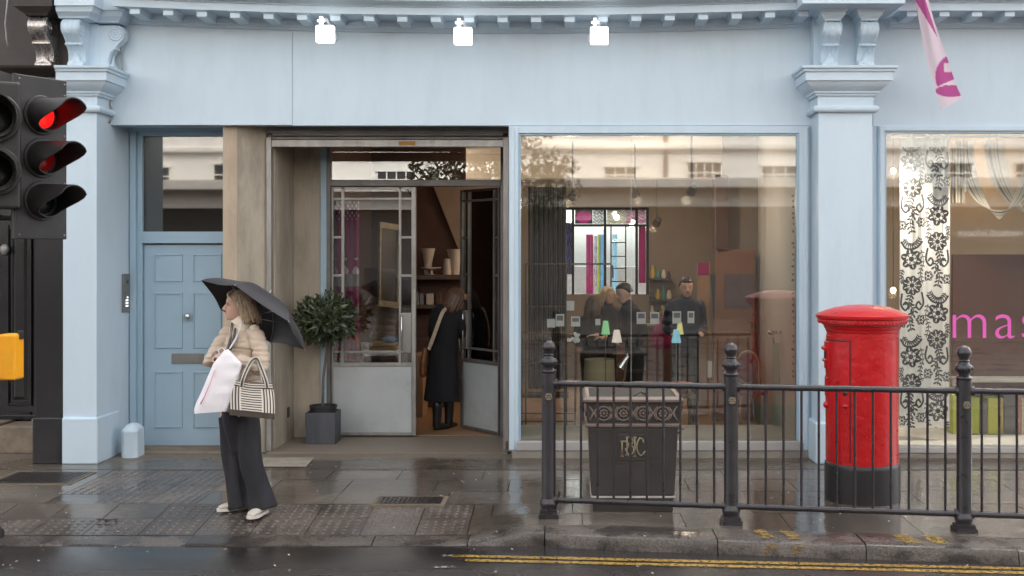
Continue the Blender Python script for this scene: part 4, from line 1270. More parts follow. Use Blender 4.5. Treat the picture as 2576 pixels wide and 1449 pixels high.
# ------------------------------------------------------------------ pillar box
px, py = X(2168, 9.24), 9.24
pb = thing('pillar_box', (px, py, 0), 'red cast iron pillar box with black base behind the railing', 'post box')
rb = .286
b = B(); b.lathe([(0, 0), (.298, 0), (.298, .27), (.296, .292), (.290, .300), (.286, .305), (0, .305)], (px, py, 0), 48); b.build('plinth', M['box_black'], pb, smooth=35)
b = B(); b.lathe([(0, .306), (.287, .306), (.284, .45), (.282, 1.30), (.286, 1.302), (.286, 1.316), (.281, 1.320), (.281, 1.345), (.288, 1.350), (.292, 1.372), (.300, 1.378),
                  (.306, 1.400), (.318, 1.405), (.318, 1.412), (0, 1.412)], (px, py, 0), 56)
body = b.build('body', M['red'], pb, smooth=30)
b = B(); b.lathe([(.0, 1.412), (.320, 1.412), (.345, 1.416), (.350, 1.422), (.350, 1.452), (.362, 1.458), (.366, 1.468), (.366, 1.484), (.352, 1.492), (.30, 1.516), (.22, 1.542), (.12, 1.560), (.04, 1.566), (0, 1.567)], (px, py, 0), 56)
cap_ = b.build('cap', M['red'], pb, smooth=30)
b = B()
for k in range(64):
    a = 2*PI*k/64
    q = Vector((px + .349*math.cos(a), py + .349*math.sin(a), 1.436))
    m_ = Matrix.Rotation(a, 4, 'Z').to_3x3()
    b.ball(q, .006, .010, .013, n=6, h=4, m=m_)
b.build('dentil_band', M['red'], cap_, smooth=True)
# door on the left flank: raised panel between two seams, hood over the slot
def cyl_patch(bb, a0, a1, r0, r1, z0, z1, n=14):
    vs = []
    for i in range(n+1):
        a = R(lerp(a0, a1, i/n))
        for r in (r0, r1):
            for z in (z0, z1): vs.append((px + r*math.cos(a), py + r*math.sin(a), z))
    fs = []
    for i in range(n):
        o = i*4; q = o + 4
        fs += [(o, q, q+1, o+1), (o+2, o+3, q+3, q+2), (o+1, q+1, q+3, o+3), (o, o+2, q+2, q)]
    fs += [(0,1,3,2), (n*4, n*4+2, n*4+3, n*4+1)]
    bb.add(vs, fs)
b = B(); cyl_patch(b, 130, 236, .27, .289, .33, 1.275); dor = b.build('door', M['red'], pb, bevel=.002)
b = B(); cyl_patch(b, 128, 238, .27, .2865, .318, 1.290); b.build('door_surround', pm('postbox_seam', (.12,.004,.006), .5), pb)
b = B(); cyl_patch(b, 134, 196, .28, .300, 1.05, 1.27); b.build('slot_surround', M['red'], dor, bevel=.004)
b = B(); cyl_patch(b, 140, 190, .285, .322, 1.20, 1.225); cyl_patch(b, 140, 190, .285, .314, 1.105, 1.125); b.build('slot_hood', M['red'], dor, bevel=.006)
b = B(); cyl_patch(b, 142, 186, .285, .3015, 1.135, 1.19); b.build('slot', pm('slot_dark', (.01,.004,.004), .7), dor)
b = B(); cyl_patch(b, 150, 190, .285, .296, .83, .98); b.build('collection_plate', M['red'], dor, bevel=.003)
b = B()
for a in (184,):
    q = Vector((px + .292*math.cos(R(a)), py + .292*math.sin(R(a)), .76)); b.ball(q, .028, .028, .03, n=12, h=8)
q = Vector((px + .30*math.cos(R(228)), py + .30*math.sin(R(228)), .80)); 
b.build('lock', M['red'], dor, smooth=True)
b = B(); q = Vector((px + .288*math.cos(R(229)), py + .288*math.sin(R(229)), .875)); b.ball(q, .02, .014, .022, n=8, h=6); b.build('hinge', M['box_black'], dor, smooth=True)
b = B(); q = Vector((px + .292*math.cos(R(230)), py + .292*math.sin(R(230)), .775)); b.ball(q, .026, .02, .018, n=8, h=6); b.build('hinge', M['red'], dor, smooth=True)

# ------------------------------------------------------------------ traffic signals
tlx, tly = -4.065, 8.05
def signal_head(t, center, ang, s, lens_mats, board=True, n=3):
    """ang: facing direction measured from -Y towards +X. Parts under thing t"""
    rot = Matrix.Rotation(ang, 4, 'Z')
    mt = Matrix.Translation(center) @ rot @ Matrix.Scale(s, 4)
    def W(x, y, z): return mt @ Vector((x, y, z))
    sp = .302
    h = sp * n + .12
    if board:
        b = B(); b.box(-.205, .205, .0, .028, -h/2-.06, h/2+.06, mt); b.box(-.209, -.190, -.006, .034, -h/2-.062, h/2+.062, mt)
        bo = b.build('backing_board', M['tl_black'], t, bevel=.006)
        b = B()
        for zz_ in (-h/2-.03, -.17, .17, h/2+.03, h/2-.05):
            for xx in (-.17, .185): b.ball(W(xx, -.001, zz_), .006*s, n=6, h=4)
        tag(b.build('bolts', M['cable'], bo), kind='stuff')
    b = B(); b.box(-.135, .135, .028, .17, -h/2, h/2, mt); b.build('housing', M['tl_black'], t, bevel=.02)
    for k in range(n):
        zc_ = (n-1)/2*sp - k*sp
        # hood: a tunnel cut away at the lower front
        b = B(); N = 28; r0, r1, L = .122, .112, .36
        vo = []
        for i in range(N+1):
            a = 2*PI*i/N
            up = math.cos(a)                    # 1 top, -1 bottom
            ln = lerp(.085, L, sstep(-.75, .55, up))
            ln += .0
            for (r, y) in ((r0, 0), (r1+.004, -ln), (r1-.004, -ln), (r0-.010, 0)):
                vo.append(W(r*math.sin(a), y, zc_ + r*math.cos(a) - .09*(-y)*0.35))
        b.add(vo, [(i*4+q, (i+1)*4+q, (i+1)*4+(q+1) % 4, i*4+(q+1) % 4) for i in range(N) for q in range(4)])
        hd_ = b.build('hood', M['tl_black'], t, smooth=40)
        b = B(); b.lathe([(.110, -.0), (.140, 0), (.140, .016), (.136, .02), (.110, .02)], (0,0,0), 32)
        me_r = [mt @ (Vector((p.x, -p.z + .005, p.y)) + Vector((0, -.0, zc_))) for p in b.v]; b.v = me_r
        b.build('ring', M['tl_black'], hd_, smooth=40)
        b = B(); b.lathe([(0, -.030), (.04, -.027), (.08, -.016), (.105, -.002), (.108, .006)], (0,0,0), 24)
        b.v = [mt @ Vector((p.x, p.z - .006, zc_ + p.y)) for p in b.v]
        b.build('lens', lens_mats[k], hd_, smooth=True)
def Pt(u, v, d): return P(u, v, d)
tl = thing('traffic_light', (tlx, tly, ROAD_Z + .1), 'black traffic light on a post at the left edge showing red', 'traffic light')
b = B(); b.tube([(tlx, tly, -.08), (tlx, tly, 3.75)], .057, 16); b.lathe([(.09, -.02), (.09, .02), (.06, .06)], (tlx, tly, 0), 16); b.build('post', M['tl_black'], tl, smooth=40)
hc = P(104, 398, 8.10)
signal_head(tl, hc, R(60), 1.0, [M['red_lamp'], M['lens_red_reflection'], M['green_lens']])
for dz in (-.42, .42): B().tube([hc + Vector((-.05, .05, dz)), Vector((tlx, tly, hc.z + dz))], .022, 8).build('bracket', M['tl_black'], tl, smooth=True)
hc2 = P(-14, 363, 7.75)
signal_head(tl, hc2, R(25), 1.2, [M['green_lens'], M['green_lens']], board=False, n=2)
b = B(); b.tube([hc2 + Vector((-.05, .15, .3)), Vector((tlx, tly, hc2.z + .35))], .022, 8); b.build('bracket', M['tl_black'], tl, smooth=True)
pbx = thing('push_button_box', (tlx + .1, tly-.02, 1.2), 'yellow pedestrian push button box on the traffic light post', 'push button')
x0, x1 = X(3, 7.98), X(46, 7.98); z0, z1 = Z(955, 7.98), Z(840, 7.98)
b = B(); b.box(x0, x1, 7.93, 8.07, z0, z1); bb_ = b.build('case', M['yellow'], pbx, bevel=.014, seg=3)
B().box(x1-.012, x1+.006, 7.99, 8.05, z1-.04, z1+.02).build('lug', M['tl_black'], pbx, bevel=.004)
B().tube([(x0+.06, 8.0, z0-.02), (x0+.06, 8.0, z0+.01)], .012, 8).build('tactile_cone', M['tl_black'], pbx, smooth=40)
B().box(tlx+.045, x0+.02, 8.0, 8.06, z0+.05, z0+.09).build('strap', M['tl_black'], pbx)

# ------------------------------------------------------------------ bay tree in a zinc planter
ty = 11.95
tx = X(813, ty); zfl = .012
tree = thing('bay_tree', (tx, ty, zfl), 'clipped bay tree lollipop in a square grey planter beside the entrance', 'potted tree')
hw = .155; ph = .325
b = B()
wq = lambda w, z: [Vector((tx-w, ty-w, z)), Vector((tx+w, ty-w, z)), Vector((tx+w, ty+w, z)), Vector((tx-w, ty+w, z))]
b.loft([wq(hw-.004, zfl), wq(hw, zfl+ph), wq(hw-.015, zfl+ph), wq(hw-.02, zfl+ph-.05)], caps=False)
b.add(wq(hw-.02, zfl+ph-.045), [(0,1,2,3)])
b.build('planter', M['lead'], tree, bevel=.004)
b = B(); b.lathe([(.13, zfl+ph-.04), (.138, zfl+ph+.04), (.143, zfl+ph+.045), (.143, zfl+ph+.062), (.132, zfl+ph+.062), (.126, zfl+ph+.0)], (tx, ty, 0), 28); b.build('pot', M['pot_black'], tree, smooth=35)
b = B(); b.lathe([(0, zfl+ph+.036), (.13, zfl+ph+.032), (.13, zfl+ph+.01)], (tx, ty, 0), 20); b.build('soil', M['soil'], tree)
tp = [(811, 1042), (812, 990), (813, 950), (818, 910), (821, 880), (822, 850), (823, 810)]
pts = [P(u, v, ty) for u, v in tp]
b = B(); b.tube(pts, [.016, .015, .014, .013, .012, .012, .008], 8)
cc = P(819, 806, ty)
tr_ = random.Random(5)
for k in range(26):
    dirv = Vector((tr_.uniform(-1,1), tr_.uniform(-1,1), tr_.uniform(-.5,1))).normalized()
    q = cc + Vector((dirv.x*.27, dirv.y*.25, dirv.z*.20))
    b.tube([cc + Vector((0,0,-.12 + .006*k)), (cc+q)/2 + Vector((0,0,-.02)), q], [.008, .005, .003], 5)
b.build('trunk', M['bark'], tree, smooth=True)
# leaf meshes (a few variants shared between leaves)
def leaf_mesh(name, L, w, bend, mat):
    rows = 5; vs = []; fs = []
    for i in range(rows+1):
        t = i/rows
        ww = w * math.sin(PI * min(.98, t*.93+.05))**.8 * .5
        zc_ = -bend * t*t * L
        vs += [(-ww, L*t, zc_ + .18*ww), (0, L*t, zc_ - .0), (ww, L*t, zc_ + .18*ww)]
    for i in range(rows):
        a = i*3
        fs += [(a, a+1, a+4, a+3), (a+1, a+2, a+5, a+4)]
    me = bpy.data.meshes.new(name); me.from_pydata(vs, [], fs); me.materials.append(mat); shade(me)
    return me
lm = [leaf_mesh('leaf', .092, .030, .25, M['leaf']), leaf_mesh('leaf', .080, .027, .1, M['leaf']), leaf_mesh('leaf', .10, .028, .45, M['leaf']),
      leaf_mesh('leaf', .075, .027, .2, M['leaf_light'])]
leaves = []
def sprig(base, axis, n, young):
    axis = axis.normalized()
    ref = Vector((0,0,1)) if abs(axis.z) < .9 else Vector((1,0,0))
    e1 = axis.cross(ref).normalized(); e2 = axis.cross(e1)
    a0 = tr_.uniform(0, 6)
    for k in range(n):
        a = a0 + k * 2.4
        spread = lerp(1.25, .35, k/n)
        dirv = (axis + (e1*math.cos(a) + e2*math.sin(a)) * spread).normalized()
        pos = base + axis * (.012*k)
        up = axis - dirv * axis.dot(dirv)
        if up.length < .1: up = e1
        up = up.normalized(); side = dirv.cross(up)
        m_ = Matrix((( side.x, dirv.x, up.x, pos.x), (side.y, dirv.y, up.y, pos.y), (side.z, dirv.z, up.z, pos.z), (0,0,0,1)))
        s = tr_.uniform(.60, .92)
        leaves.append((pos, m_ @ Matrix.Scale(s, 4), 3 if (young and k > n*.4) else tr_.choice([0, 0, 1, 2])))
for k in range(165):
    # even directions, lumpy radius
    t = (k + .5)/165; ph_ = math.acos(1 - 2*t); th = PI*(1+5**.5)*k
    dirv = Vector((math.sin(ph_)*math.cos(th), math.sin(ph_)*math.sin(th), math.cos(ph_)))
    lump = 1 + .16*noise.noise(dirv*2.1 + Vector((3,1,7)))*2
    flat = .74 if dirv.z < 0 else .86
    base = cc + Vector((dirv.x*.215, dirv.y*.21, dirv.z*.195*flat)) * lump
    sprig(base, dirv + Vector((0,0,.25)) + Vector((tr_.uniform(-.4,.4), tr_.uniform(-.4,.4), tr_.uniform(-.3,.3))), 9, tr_.random() < .3)
for k in range(60):
    dirv = Vector((tr_.uniform(-1,1), tr_.uniform(-1,1), tr_.uniform(-1,1))).normalized()
    sprig(cc + Vector((dirv.x*.15, dirv.y*.15, dirv.z*.11)), dirv + Vector((0,0,.2)), 8, False)
leaves.sort(key=lambda L: L[0].y)
crown_b = B()
rest = leaves[300:]
for pos, m_, v in rest:
    if v != 3:
        me = lm[v]; crown_b.add([m_ @ q.co for q in me.vertices], [tuple(p.vertices) for p in me.polygons])
cr = crown_b.build('crown', M['leaf'], tree, smooth=True); cr['kind'] = 'stuff'
yb_ = B()
for pos, m_, v in rest:
    if v == 3:
        me = lm[v]; yb_.add([m_ @ q.co for q in me.vertices], [tuple(p.vertices) for p in me.polygons])
if yb_.v: tag(yb_.build('young_leaves', M['leaf_light'], tree, smooth=True), kind='stuff')
Ti = Matrix.Translation(-tree.location)
for pos, m_, v in leaves[:300]:
    o = link('leaf', lm[v], cr); o.matrix_local = Ti @ m_
# ------------------------------------------------------------------ people
def catmull(pts, sub):
    out = []
    n = len(pts)
    for i in range(n - 1):
        p0 = pts[max(i-1, 0)]; p1 = pts[i]; p2 = pts[i+1]; p3 = pts[min(i+2, n-1)]
        for k in range(sub):
            t = k / sub
            out.append(tuple(.5*((2*b_) + (-a_+c_)*t + (2*a_-5*b_+4*c_-d_)*t*t + (-a_+3*b_-3*c_+d_)*t**3) for a_, b_, c_, d_ in zip(p0, p1, p2, p3)))
    out.append(pts[-1])
    return out
def limb(bb, pts, side, sub=5, n=18, puff=0, puffs=0, cap=True, fold=None):
    """pts: (Vector, rx, ry). rx along `side`, ry across. Rounded ends."""
    flat = [(p.x, p.y, p.z, rx, ry) for p, rx, ry in pts]
    sm = catmull(flat, sub)
    rings = []
    N = len(sm)
    for i, q in enumerate(sm):
        c = Vector(q[:3]); a = Vector(sm[max(i-1, 0)][:3]); e = Vector(sm[min(i+1, N-1)][:3])
        t = (e - a).normalized()
        e1 = Vector(side) - t * Vector(side).dot(t)
        if e1.length < .05: e1 = Vector((0,0,1)) - t * t.z
        e1.normalize(); e2 = t.cross(e1)
        k = 1.0
        if puffs: k = 1 + puff * (abs(math.sin(PI * puffs * i / (N-1))) - .6)
        ring = []
        for j in range(n):
            an = 2*PI*j/n
            f = 1.0 if not fold else 1 + fold[0]*math.sin(an*fold[1] + fold[2])*(i/(N-1))
            ring.append(c + (e1*math.cos(an)*q[3] + e2*math.sin(an)*q[4]) * k * f)
        rings.append(ring)
    if cap:
        def dome(ring, c, dirv, r):
            return [[c + (p - c)*f + dirv*r*h for p in ring] for f, h in ((.86, .5), (.5, .86))]
        c0 = Vector(sm[0][:3]); d0 = (c0 - Vector(sm[1][:3])).normalized(); r0 = min(sm[0][3], sm[0][4])
        c1 = Vector(sm[-1][:3]); d1 = (c1 - Vector(sm[-2][:3])).normalized(); r1 = min(sm[-1][3], sm[-1][4])
        rings = dome(rings[0], c0, d0, r0)[::-1] + rings + dome(rings[-1], c1, d1, r1)
    bb.loft(rings)
    return bb
def fuse(name, bb, voxel, mat, parent=None, at=None, smooth=3, wrinkle=None):
    """one continuous skin over overlapping closed shapes"""
    off = root_of(parent).location if parent is not None else Vector(at)
    me = bb.mesh(name, off)
    tmp = bpy.data.objects.new('tmp', me); COL.objects.link(tmp)
    md = tmp.modifiers.new('r', 'REMESH'); md.mode = 'VOXEL'; md.voxel_size = voxel
    if smooth:
        ms = tmp.modifiers.new('s', 'SMOOTH'); ms.factor = .5; ms.iterations = smooth
    dg = bpy.context.evaluated_depsgraph_get()
    out = bpy.data.meshes.new_from_object(tmp.evaluated_get(dg)); out.name = name
    bpy.data.objects.remove(tmp); bpy.data.meshes.remove(me)
    if wrinkle:
        amp, sc = wrinkle
        nrm = [v.normal.copy() for v in out.vertices]
        for v, n_ in zip(out.vertices, nrm):
            p = v.co
            v.co = p + n_ * amp * noise.noise(Vector((p.x*sc[0], p.y*sc[1], p.z*sc[2])))
    out.materials.clear(); out.materials.append(mat); shade(out)
    o = link(name, out, parent)
    if parent is None: o.location = off
    return o
HEAD = [(-.012, .050, .000, .030), (0, .076, -.005, .042), (.015, .084, -.022, .051), (.033, .086, -.042, .057), (.043, .091, -.052, .060), (.050, .085, -.058, .062),
        (.058, .092, -.064, .064), (.068, .087, -.072, .066), (.085, .089, -.082, .069), (.104, .082, -.090, .072), (.122, .094, -.097, .074), (.15, .093, -.100, .075),
        (.18, .080, -.094, .069), (.203, .052, -.070, .052), (.216, .018, -.035, .026)]
def head(bb, chin, fwd, tilt=0.0, s=1.0):
    """chin: point on the axis at chin height"""
    f = Vector(fwd).normalized(); sd = f.cross(Vector((0,0,1))).normalized(); up = Vector((0,0,1))
    if tilt:
        q = Matrix.Rotation(tilt, 3, sd); f = q @ f; up = q @ up
    def at(x, y, z): return Vector(chin) + (f*x + sd*y + up*z)*s
    rings = []
    for z, fr, bk, hw in HEAD:
        c = (fr+bk)/2; r = (fr-bk)/2; ring = []
        for j in range(24):
            a = 2*PI*j/24; ca, sa = math.cos(a), math.sin(a)
            ring.append(at(c + r*(abs(ca)**.9)*(1 if ca > 0 else -1), hw*(abs(sa)**.92)*(1 if sa > 0 else -1), z))
        rings.append(ring)
    bb.loft(rings)
    # nose, chin, ears, lips
    bb.tube([at(.083, 0, .122), at(.100, 0, .098), at(.112, 0, .080)], [.007, .010, .0125], 8)
    bb.ball(at(.108, 0, .077), .012*s); 
    for sy in (-1, 1):
        bb.ball(at(.099, sy*.012, .073), .008*s)
        bb.ball(at(-.012, sy*.075, .09), .016*s, .010*s, .026*s)
    bb.ball(at(.074, 0, .010), .017*s)
    bb.ball(at(.085, 0, .056), .010*s, .012*s, .006*s); bb.ball(at(.083, 0, .043), .010*s, .012*s, .006*s)
    return at
def hand(bb, wrist, dirv, palm_n, s=1.0, curl=.7, thumb=1):
    """palm with five separate bent fingers"""
    d = Vector(dirv).normalized(); n = Vector(palm_n); n = (n - d*n.dot(d)).normalized(); sd = d.cross(n)
    w = Vector(wrist)
    limb(bb, [(w - d*.01, .024*s, .018*s), (w + d*.03*s, .036*s, .015*s), (w + d*.075*s, .040*s, .014*s)], sd, 3, 10)
    for k, (off, L) in enumerate(((-.030, .062), (-.010, .074), (.010, .070), (.029, .055))):
        b0 = w + d*.075*s + sd*off*s
        a = curl
        d1 = d*math.cos(a*.5) + n*math.sin(a*.5); d2 = d*math.cos(a*1.3) + n*math.sin(a*1.3); d3 = d*math.cos(a*2.0) + n*math.sin(a*2.0)
        p1 = b0 + d1*L*.42*s; p2 = p1 + d2*L*.33*s; p3 = p2 + d3*L*.28*s
        bb.tube([b0, p1, p2, p3], [.0090*s, .0085*s, .0078*s, .0062*s], 7)
        bb.ball(p3, .0062*s, n=6, h=4)
    b0 = w + d*.022*s + sd*(-.030*thumb)*s
    d1 = (d*.6 - sd*thumb*.7 + n*.4).normalized(); p1 = b0 + d1*.035*s; d2 = (d*.85 - sd*thumb*.2 + n*.5).normalized(); p2 = p1 + d2*.03*s
    bb.tube([b0, p1, p2], [.0125*s, .0105*s, .0075*s], 7); bb.ball(p2, .0075*s, n=6, h=4)
def shoe(bb, heel, dirv, L=.25, w=.045, h=.075):
    d = Vector(dirv).normalized(); sd = d.cross(Vector((0,0,1)))
    hz = Vector(heel)
    rings = []
    for t, ww, hh in ((0, .6, .95), (.08, .8, 1), (.25, .86, .98), (.42, .85, .8), (.6, .98, .62), (.78, 1.0, .50), (.92, .78, .40), (1, .35, .30)):
        c = hz + d*L*t; ring = []
        for j in range(14):
            a = 2*PI*j/14
            ring.append(c + sd*w*ww*math.cos(a) + Vector((0,0, max(.0, h*hh*.5 + h*hh*.5*math.sin(a)))))
        rings.append(ring)
    bb.loft(rings); return bb
def sole(bb, heel, dirv, L=.255, w=.047, h=.022):
    d = Vector(dirv).normalized(); sd = d.cross(Vector((0,0,1))); hz = Vector(heel)
    out = []
    for t, ww in ((-.01, .4), (.05, .75), (.25, .85), (.45, .82), (.65, 1.0), (.8, 1.0), (.93, .75), (1.01, .3)): out.append((t, ww))
    poly = [hz + d*L*t + sd*w*ww for t, ww in out] + [hz + d*L*t - sd*w*ww for t, ww in out[::-1]]
    bb.prism(poly, (0, 0, h)); return bb

# ---- the woman under the umbrella
D0 = 8.86
def W(u, v, dy=0.0): return P(u, v, D0 + dy)
FW = Vector((-.86, -.51, 0)); SD = Vector((.51, -.86, 0))       # facing, and her near side
gz = ground(-2.4, 8.85)
body = B()
hchin = W(599, 803, -.02)
at_h = head(body, hchin, (-.95, -.31, 0), 0.03)
limb(body, [(W(612, 778, 0), .052, .055), (W(607, 800, 0), .050, .052), (W(608, 822, 0), .060, .058), (W(610, 838, .0), .08, .06)], SD, 3)
limb(body, [(W(611, 845, 0), .09, .06), (W(612, 880, 0), .14, .09), (W(608, 940, 0), .135, .095), (W(602, 1000, 0), .16, .11), (W(599, 1050, 0), .15, .10)], SD, 4)
limb(body, [(W(577, 1045, .05), .075, .075), (W(592, 1150, .05), .055, .055), (W(606, 1262, .03), .04, .04)], SD, 4)
limb(body, [(W(620, 1045, -.06), .075, .075), (W(634, 1150, -.07), .055, .055), (W(657, 1266, -.07), .04, .04)], SD, 4)
limb(body, [(W(638, 846, -.11), .036, .036), (W(655, 920, -.20), .030, .030), (W(603, 904, -.29), .026, .026)], Vector((1,0,0)), 4)
limb(body, [(W(581, 846, .10), .036, .036), (W(532, 912, .0), .036, .036), (W(542, 897, -.20), .026, .026)], Vector((1,0,0)), 4)
hand(body, W(598, 902, -.30), W(568, 890, -.36) - W(598, 902, -.30), Vector((-.2, .3, -.9)), .92, .8, -1)
hand(body, W(541, 898, -.22), W(562, 888, -.34) - W(541, 898, -.22), Vector((.2, .4, -.9)), .92, .8, 1)
woman = fuse('person', body, .0055, M['skin'], at=(X(625, D0), D0, gz), smooth=2)
tag(woman, 'woman in beige padded jacket and dark wide trousers standing under a black umbrella', 'person')
# eyes, brow, lips
ew, ei = pm('eye_white', (.55,.50,.46), .3), pm('iris', (.03,.02,.015), .2)
for sy in (-1, 1):
    e_ = B().ball(at_h(.0765, sy*.031, .106), .0095, .0105, .0065).build('eye', ew, woman, smooth=True)
    B().ball(at_h(.0825, sy*.031, .106), .0048).build('iris', ei, e_, smooth=True)
b = B()
for sy in (-1, 1):
    b.tube([at_h(.089, sy*.018, .122), at_h(.090, sy*.034, .126), at_h(.078, sy*.050, .122)], [.0022, .003, .0016], 5)
    b.tube([at_h(.083, sy*.020, .110), at_h(.086, sy*.031, .1125), at_h(.078, sy*.043, .109)], .0018, 5)
b.build('eyebrow', pm('brow', (.10,.065,.045), .7), woman, smooth=True)
b = B(); b.ball(at_h(.0875, 0, .0555), .0075, .0135, .0045); b.ball(at_h(.0855, 0, .0455), .008, .0125, .005); b.build('lips', pm('lips', (.42,.17,.15), .45), woman, smooth=True)
# hair: bob swept back, many overlapping locks
hb = B()
hr = random.Random(2)
def hp(x, y, z): return at_h(x, y, z)
cap_r = []
for z, fr, bk, hw in [(.085, -.035, -.115, .088), (.11, -.01, -.118, .092), (.14, .035, -.120, .092), (.165, .070, -.118, .088), (.19, .072, -.108, .078), (.213, .055, -.085, .058), (.229, .015, -.045, .03)]:
    c = (fr+bk)/2; r = (fr-bk)/2
    cap_r.append([hp(c + r*math.cos(2*PI*j/24), hw*math.sin(2*PI*j/24), z) for j in range(24)])
hb.loft(cap_r)
def lock(y0, x0, zt, x1, y1, zb, r):
    pts = [hp(x0*.5, y0*.4, .222), hp(x0, y0, zt), hp(lerp(x0, x1, .5) - .008, y0*1.10, lerp(zt, zb, .5)), hp(x1, y1, zb)]
    fl = catmull([tuple(p) for p in pts], 5)
    hb.tube([Vector(p) for p in fl], [r*lerp(.7, 1, min(1, i/4)) * (1 if i < len(fl)-4 else lerp(1, .25, (i-len(fl)+5)/4)) for i in range(len(fl))], 6)
for k in range(150):
    a = hr.uniform(.36*PI, 1.64*PI)          # around the head, leaving the face free
    x0 = .105*math.cos(a) - .012; y0 = .092*math.sin(a)
    front = max(0, math.cos(a) + .35)
    zb = hr.uniform(-.035, .02)
    x1 = x0 - .012 - front*.05 - hr.uniform(0, .03); y1 = y0*hr.uniform(1.0, 1.15)
    if math.cos(a) < -.3: x1 -= .02
    lock(y0, x0, .145 + hr.uniform(-.01, .01), x1, y1, zb, hr.uniform(.007, .012))
for k in range(16):                          # fringe swept across the temple
    sy = hr.choice([-1, -1, 1]); 
    pts = [hp(.03, sy*.02, .226), hp(.078, sy*hr.uniform(.02,.045), .196), hp(.070, sy*.072, .165), hp(.03 - hr.uniform(0,.03), sy*.085, .12), hp(-.02, sy*.088, .06), hp(-.045-hr.uniform(0,.02), sy*.088, hr.uniform(-.01,.03))]
    fl = catmull([tuple(p) for p in pts], 4)
    hb.tube([Vector(p) for p in fl], [.009*(1 if i < len(fl)-4 else .5) for i in range(len(fl))], 6)
hb.build('hair', M['hair_blond'], woman, smooth=True)
# jacket
jb = B()
limb(jb, [(W(610, 826, .0), .085, .075), (W(611, 840, 0), .165, .105), (W(612, 865, 0), .195, .135), (W(612, 900, 0), .185, .14), (W(609, 940, 0), .175, .14), (W(604, 985, 0), .185, .145), (W(600, 1034, 0), .192, .15)], SD, 7, 28, .06, 7, cap=False)
jb2 = [(W(639, 836, -.12), .064, .062), (W(652, 868, -.17), .064, .064), (W(657, 905, -.20), .060, .062), (W(652, 927, -.22), .060, .058), (W(630, 916, -.26), .055, .052), (W(605, 904, -.30), .042, .040)]
limb(jb, jb2, Vector((0,1,0)), 7, 20, .10, 8)
limb(jb, [(W(578, 836, .12), .070, .068), (W(556, 868, .09), .068, .068), (W(535, 902, .0), .060, .060), (W(529, 908, -.07), .056, .054), (W(537, 899, -.19), .040, .038)], Vector((0,1,0)), 7, 18, .10, 7)
jk = fuse('jacket', jb, .0065, M['jacket'], woman, smooth=1, wrinkle=(.006, (16, 16, 42)))
jn = [v.normal.copy() for v in jk.data.vertices]
for v, n_ in zip(jk.data.vertices, jn):    # stitched channels of the quilting
    q = (v.co.z + .012*math.sin(v.co.x*9)) % .082 - .041
    v.co = v.co - n_ * .009 * math.exp(-(q/.011)**2)
b = B()   # turned-down cream collar
limb(b, [(W(606, 832, -.02), .098, .088), (W(606, 812, -.01), .082, .078), (W(608, 800, .01), .070, .068)], SD, 4, 20)
fuse('collar', b, .006, M['cream'], woman, smooth=2)
b = B(); b.tube([W(583, 812, -.10), W(580, 850, -.17), W(573, 885, -.18)], [.008, .010, .010], 8); b.tube([W(592, 826, -.14), W(588, 850, -.17), W(580, 880, -.19)], [.008, .011, .010], 8)
b.build('scarf', M['scarf'], woman, smooth=True)
b = B(); b.tube([W(586, 815, -.12), W(581, 840, -.168), W(570, 880, -.18), W(566, 930, -.17), W(566, 1010, -.17)], .007, 6); b.build('zip', M['plate'], woman, smooth=True)
# trousers
tb = B()
limb(tb, [(W(598, 1005, 0), .145, .11), (W(598, 1045, 0), .158, .12), (W(601, 1085, 0), .14, .11), (W(603, 1120, 0), .10, .085)], SD, 4, 22)
limb(tb, [(W(577, 1045, .05), .098, .095), (W(583, 1095, .05), .094, .092), (W(593, 1160, .05), .096, .09), (W(602, 1220, .04), .098, .095), (W(610, 1276, .02), .106, .110)], SD, 6, 24, fold=(.09, 5, .5), cap=False)
limb(tb, [(W(619, 1045, -.05), .098, .095), (W(625, 1095, -.06), .092, .092), (W(631, 1160, -.07), .096, .09), (W(644, 1220, -.07), .094, .092), (W(658, 1281, -.08), .100, .110)], SD, 6, 24, fold=(.09, 5, 2), cap=False)
fuse('trousers', tb, .009, M['trouser'], woman, smooth=2, wrinkle=(.020, (13, 13, 2.4)))
for (u, v, dy, dirv) in ((630, 1283, .08, Vector((-.86, -.5, 0))), (667, 1279, -.02, Vector((-.22, -1, 0)))):
    hl = W(u, v, dy); hl.z = ground(hl.x, hl.y) + .004
    if u > 640: hl = Vector((X(668, 8.84), 8.84, gz + .004))
    b = B(); shoe(b, hl + Vector((0,0,.016)), dirv, .245, .046, .078); sh_ = b.build('shoe', M['shoe'], woman, smooth=True)
    b = B(); sole(b, hl, dirv); b.build('sole', M['sole'], sh_)
for (ca, cb_, n_, r_) in ((W(545, 896, -.225), W(562,888,-.34)-W(541,898,-.22), 3, .004), (W(597, 902, -.302), W(568,890,-.36)-W(598,902,-.30), 1, .007)):
    dv = cb_.normalized(); m_ = dv.to_track_quat('Z','Y').to_matrix(); b = B()
    prof_b = []
    for k in range(n_): prof_b += [(.033, (k*2)*r_), (.038, (k*2+1)*r_), (.033, (k*2+2)*r_)]
    b.lathe(prof_b, ca - dv*.012, 16, m=m_); b.build('bracelet', M['bracelet'], woman, smooth=True)

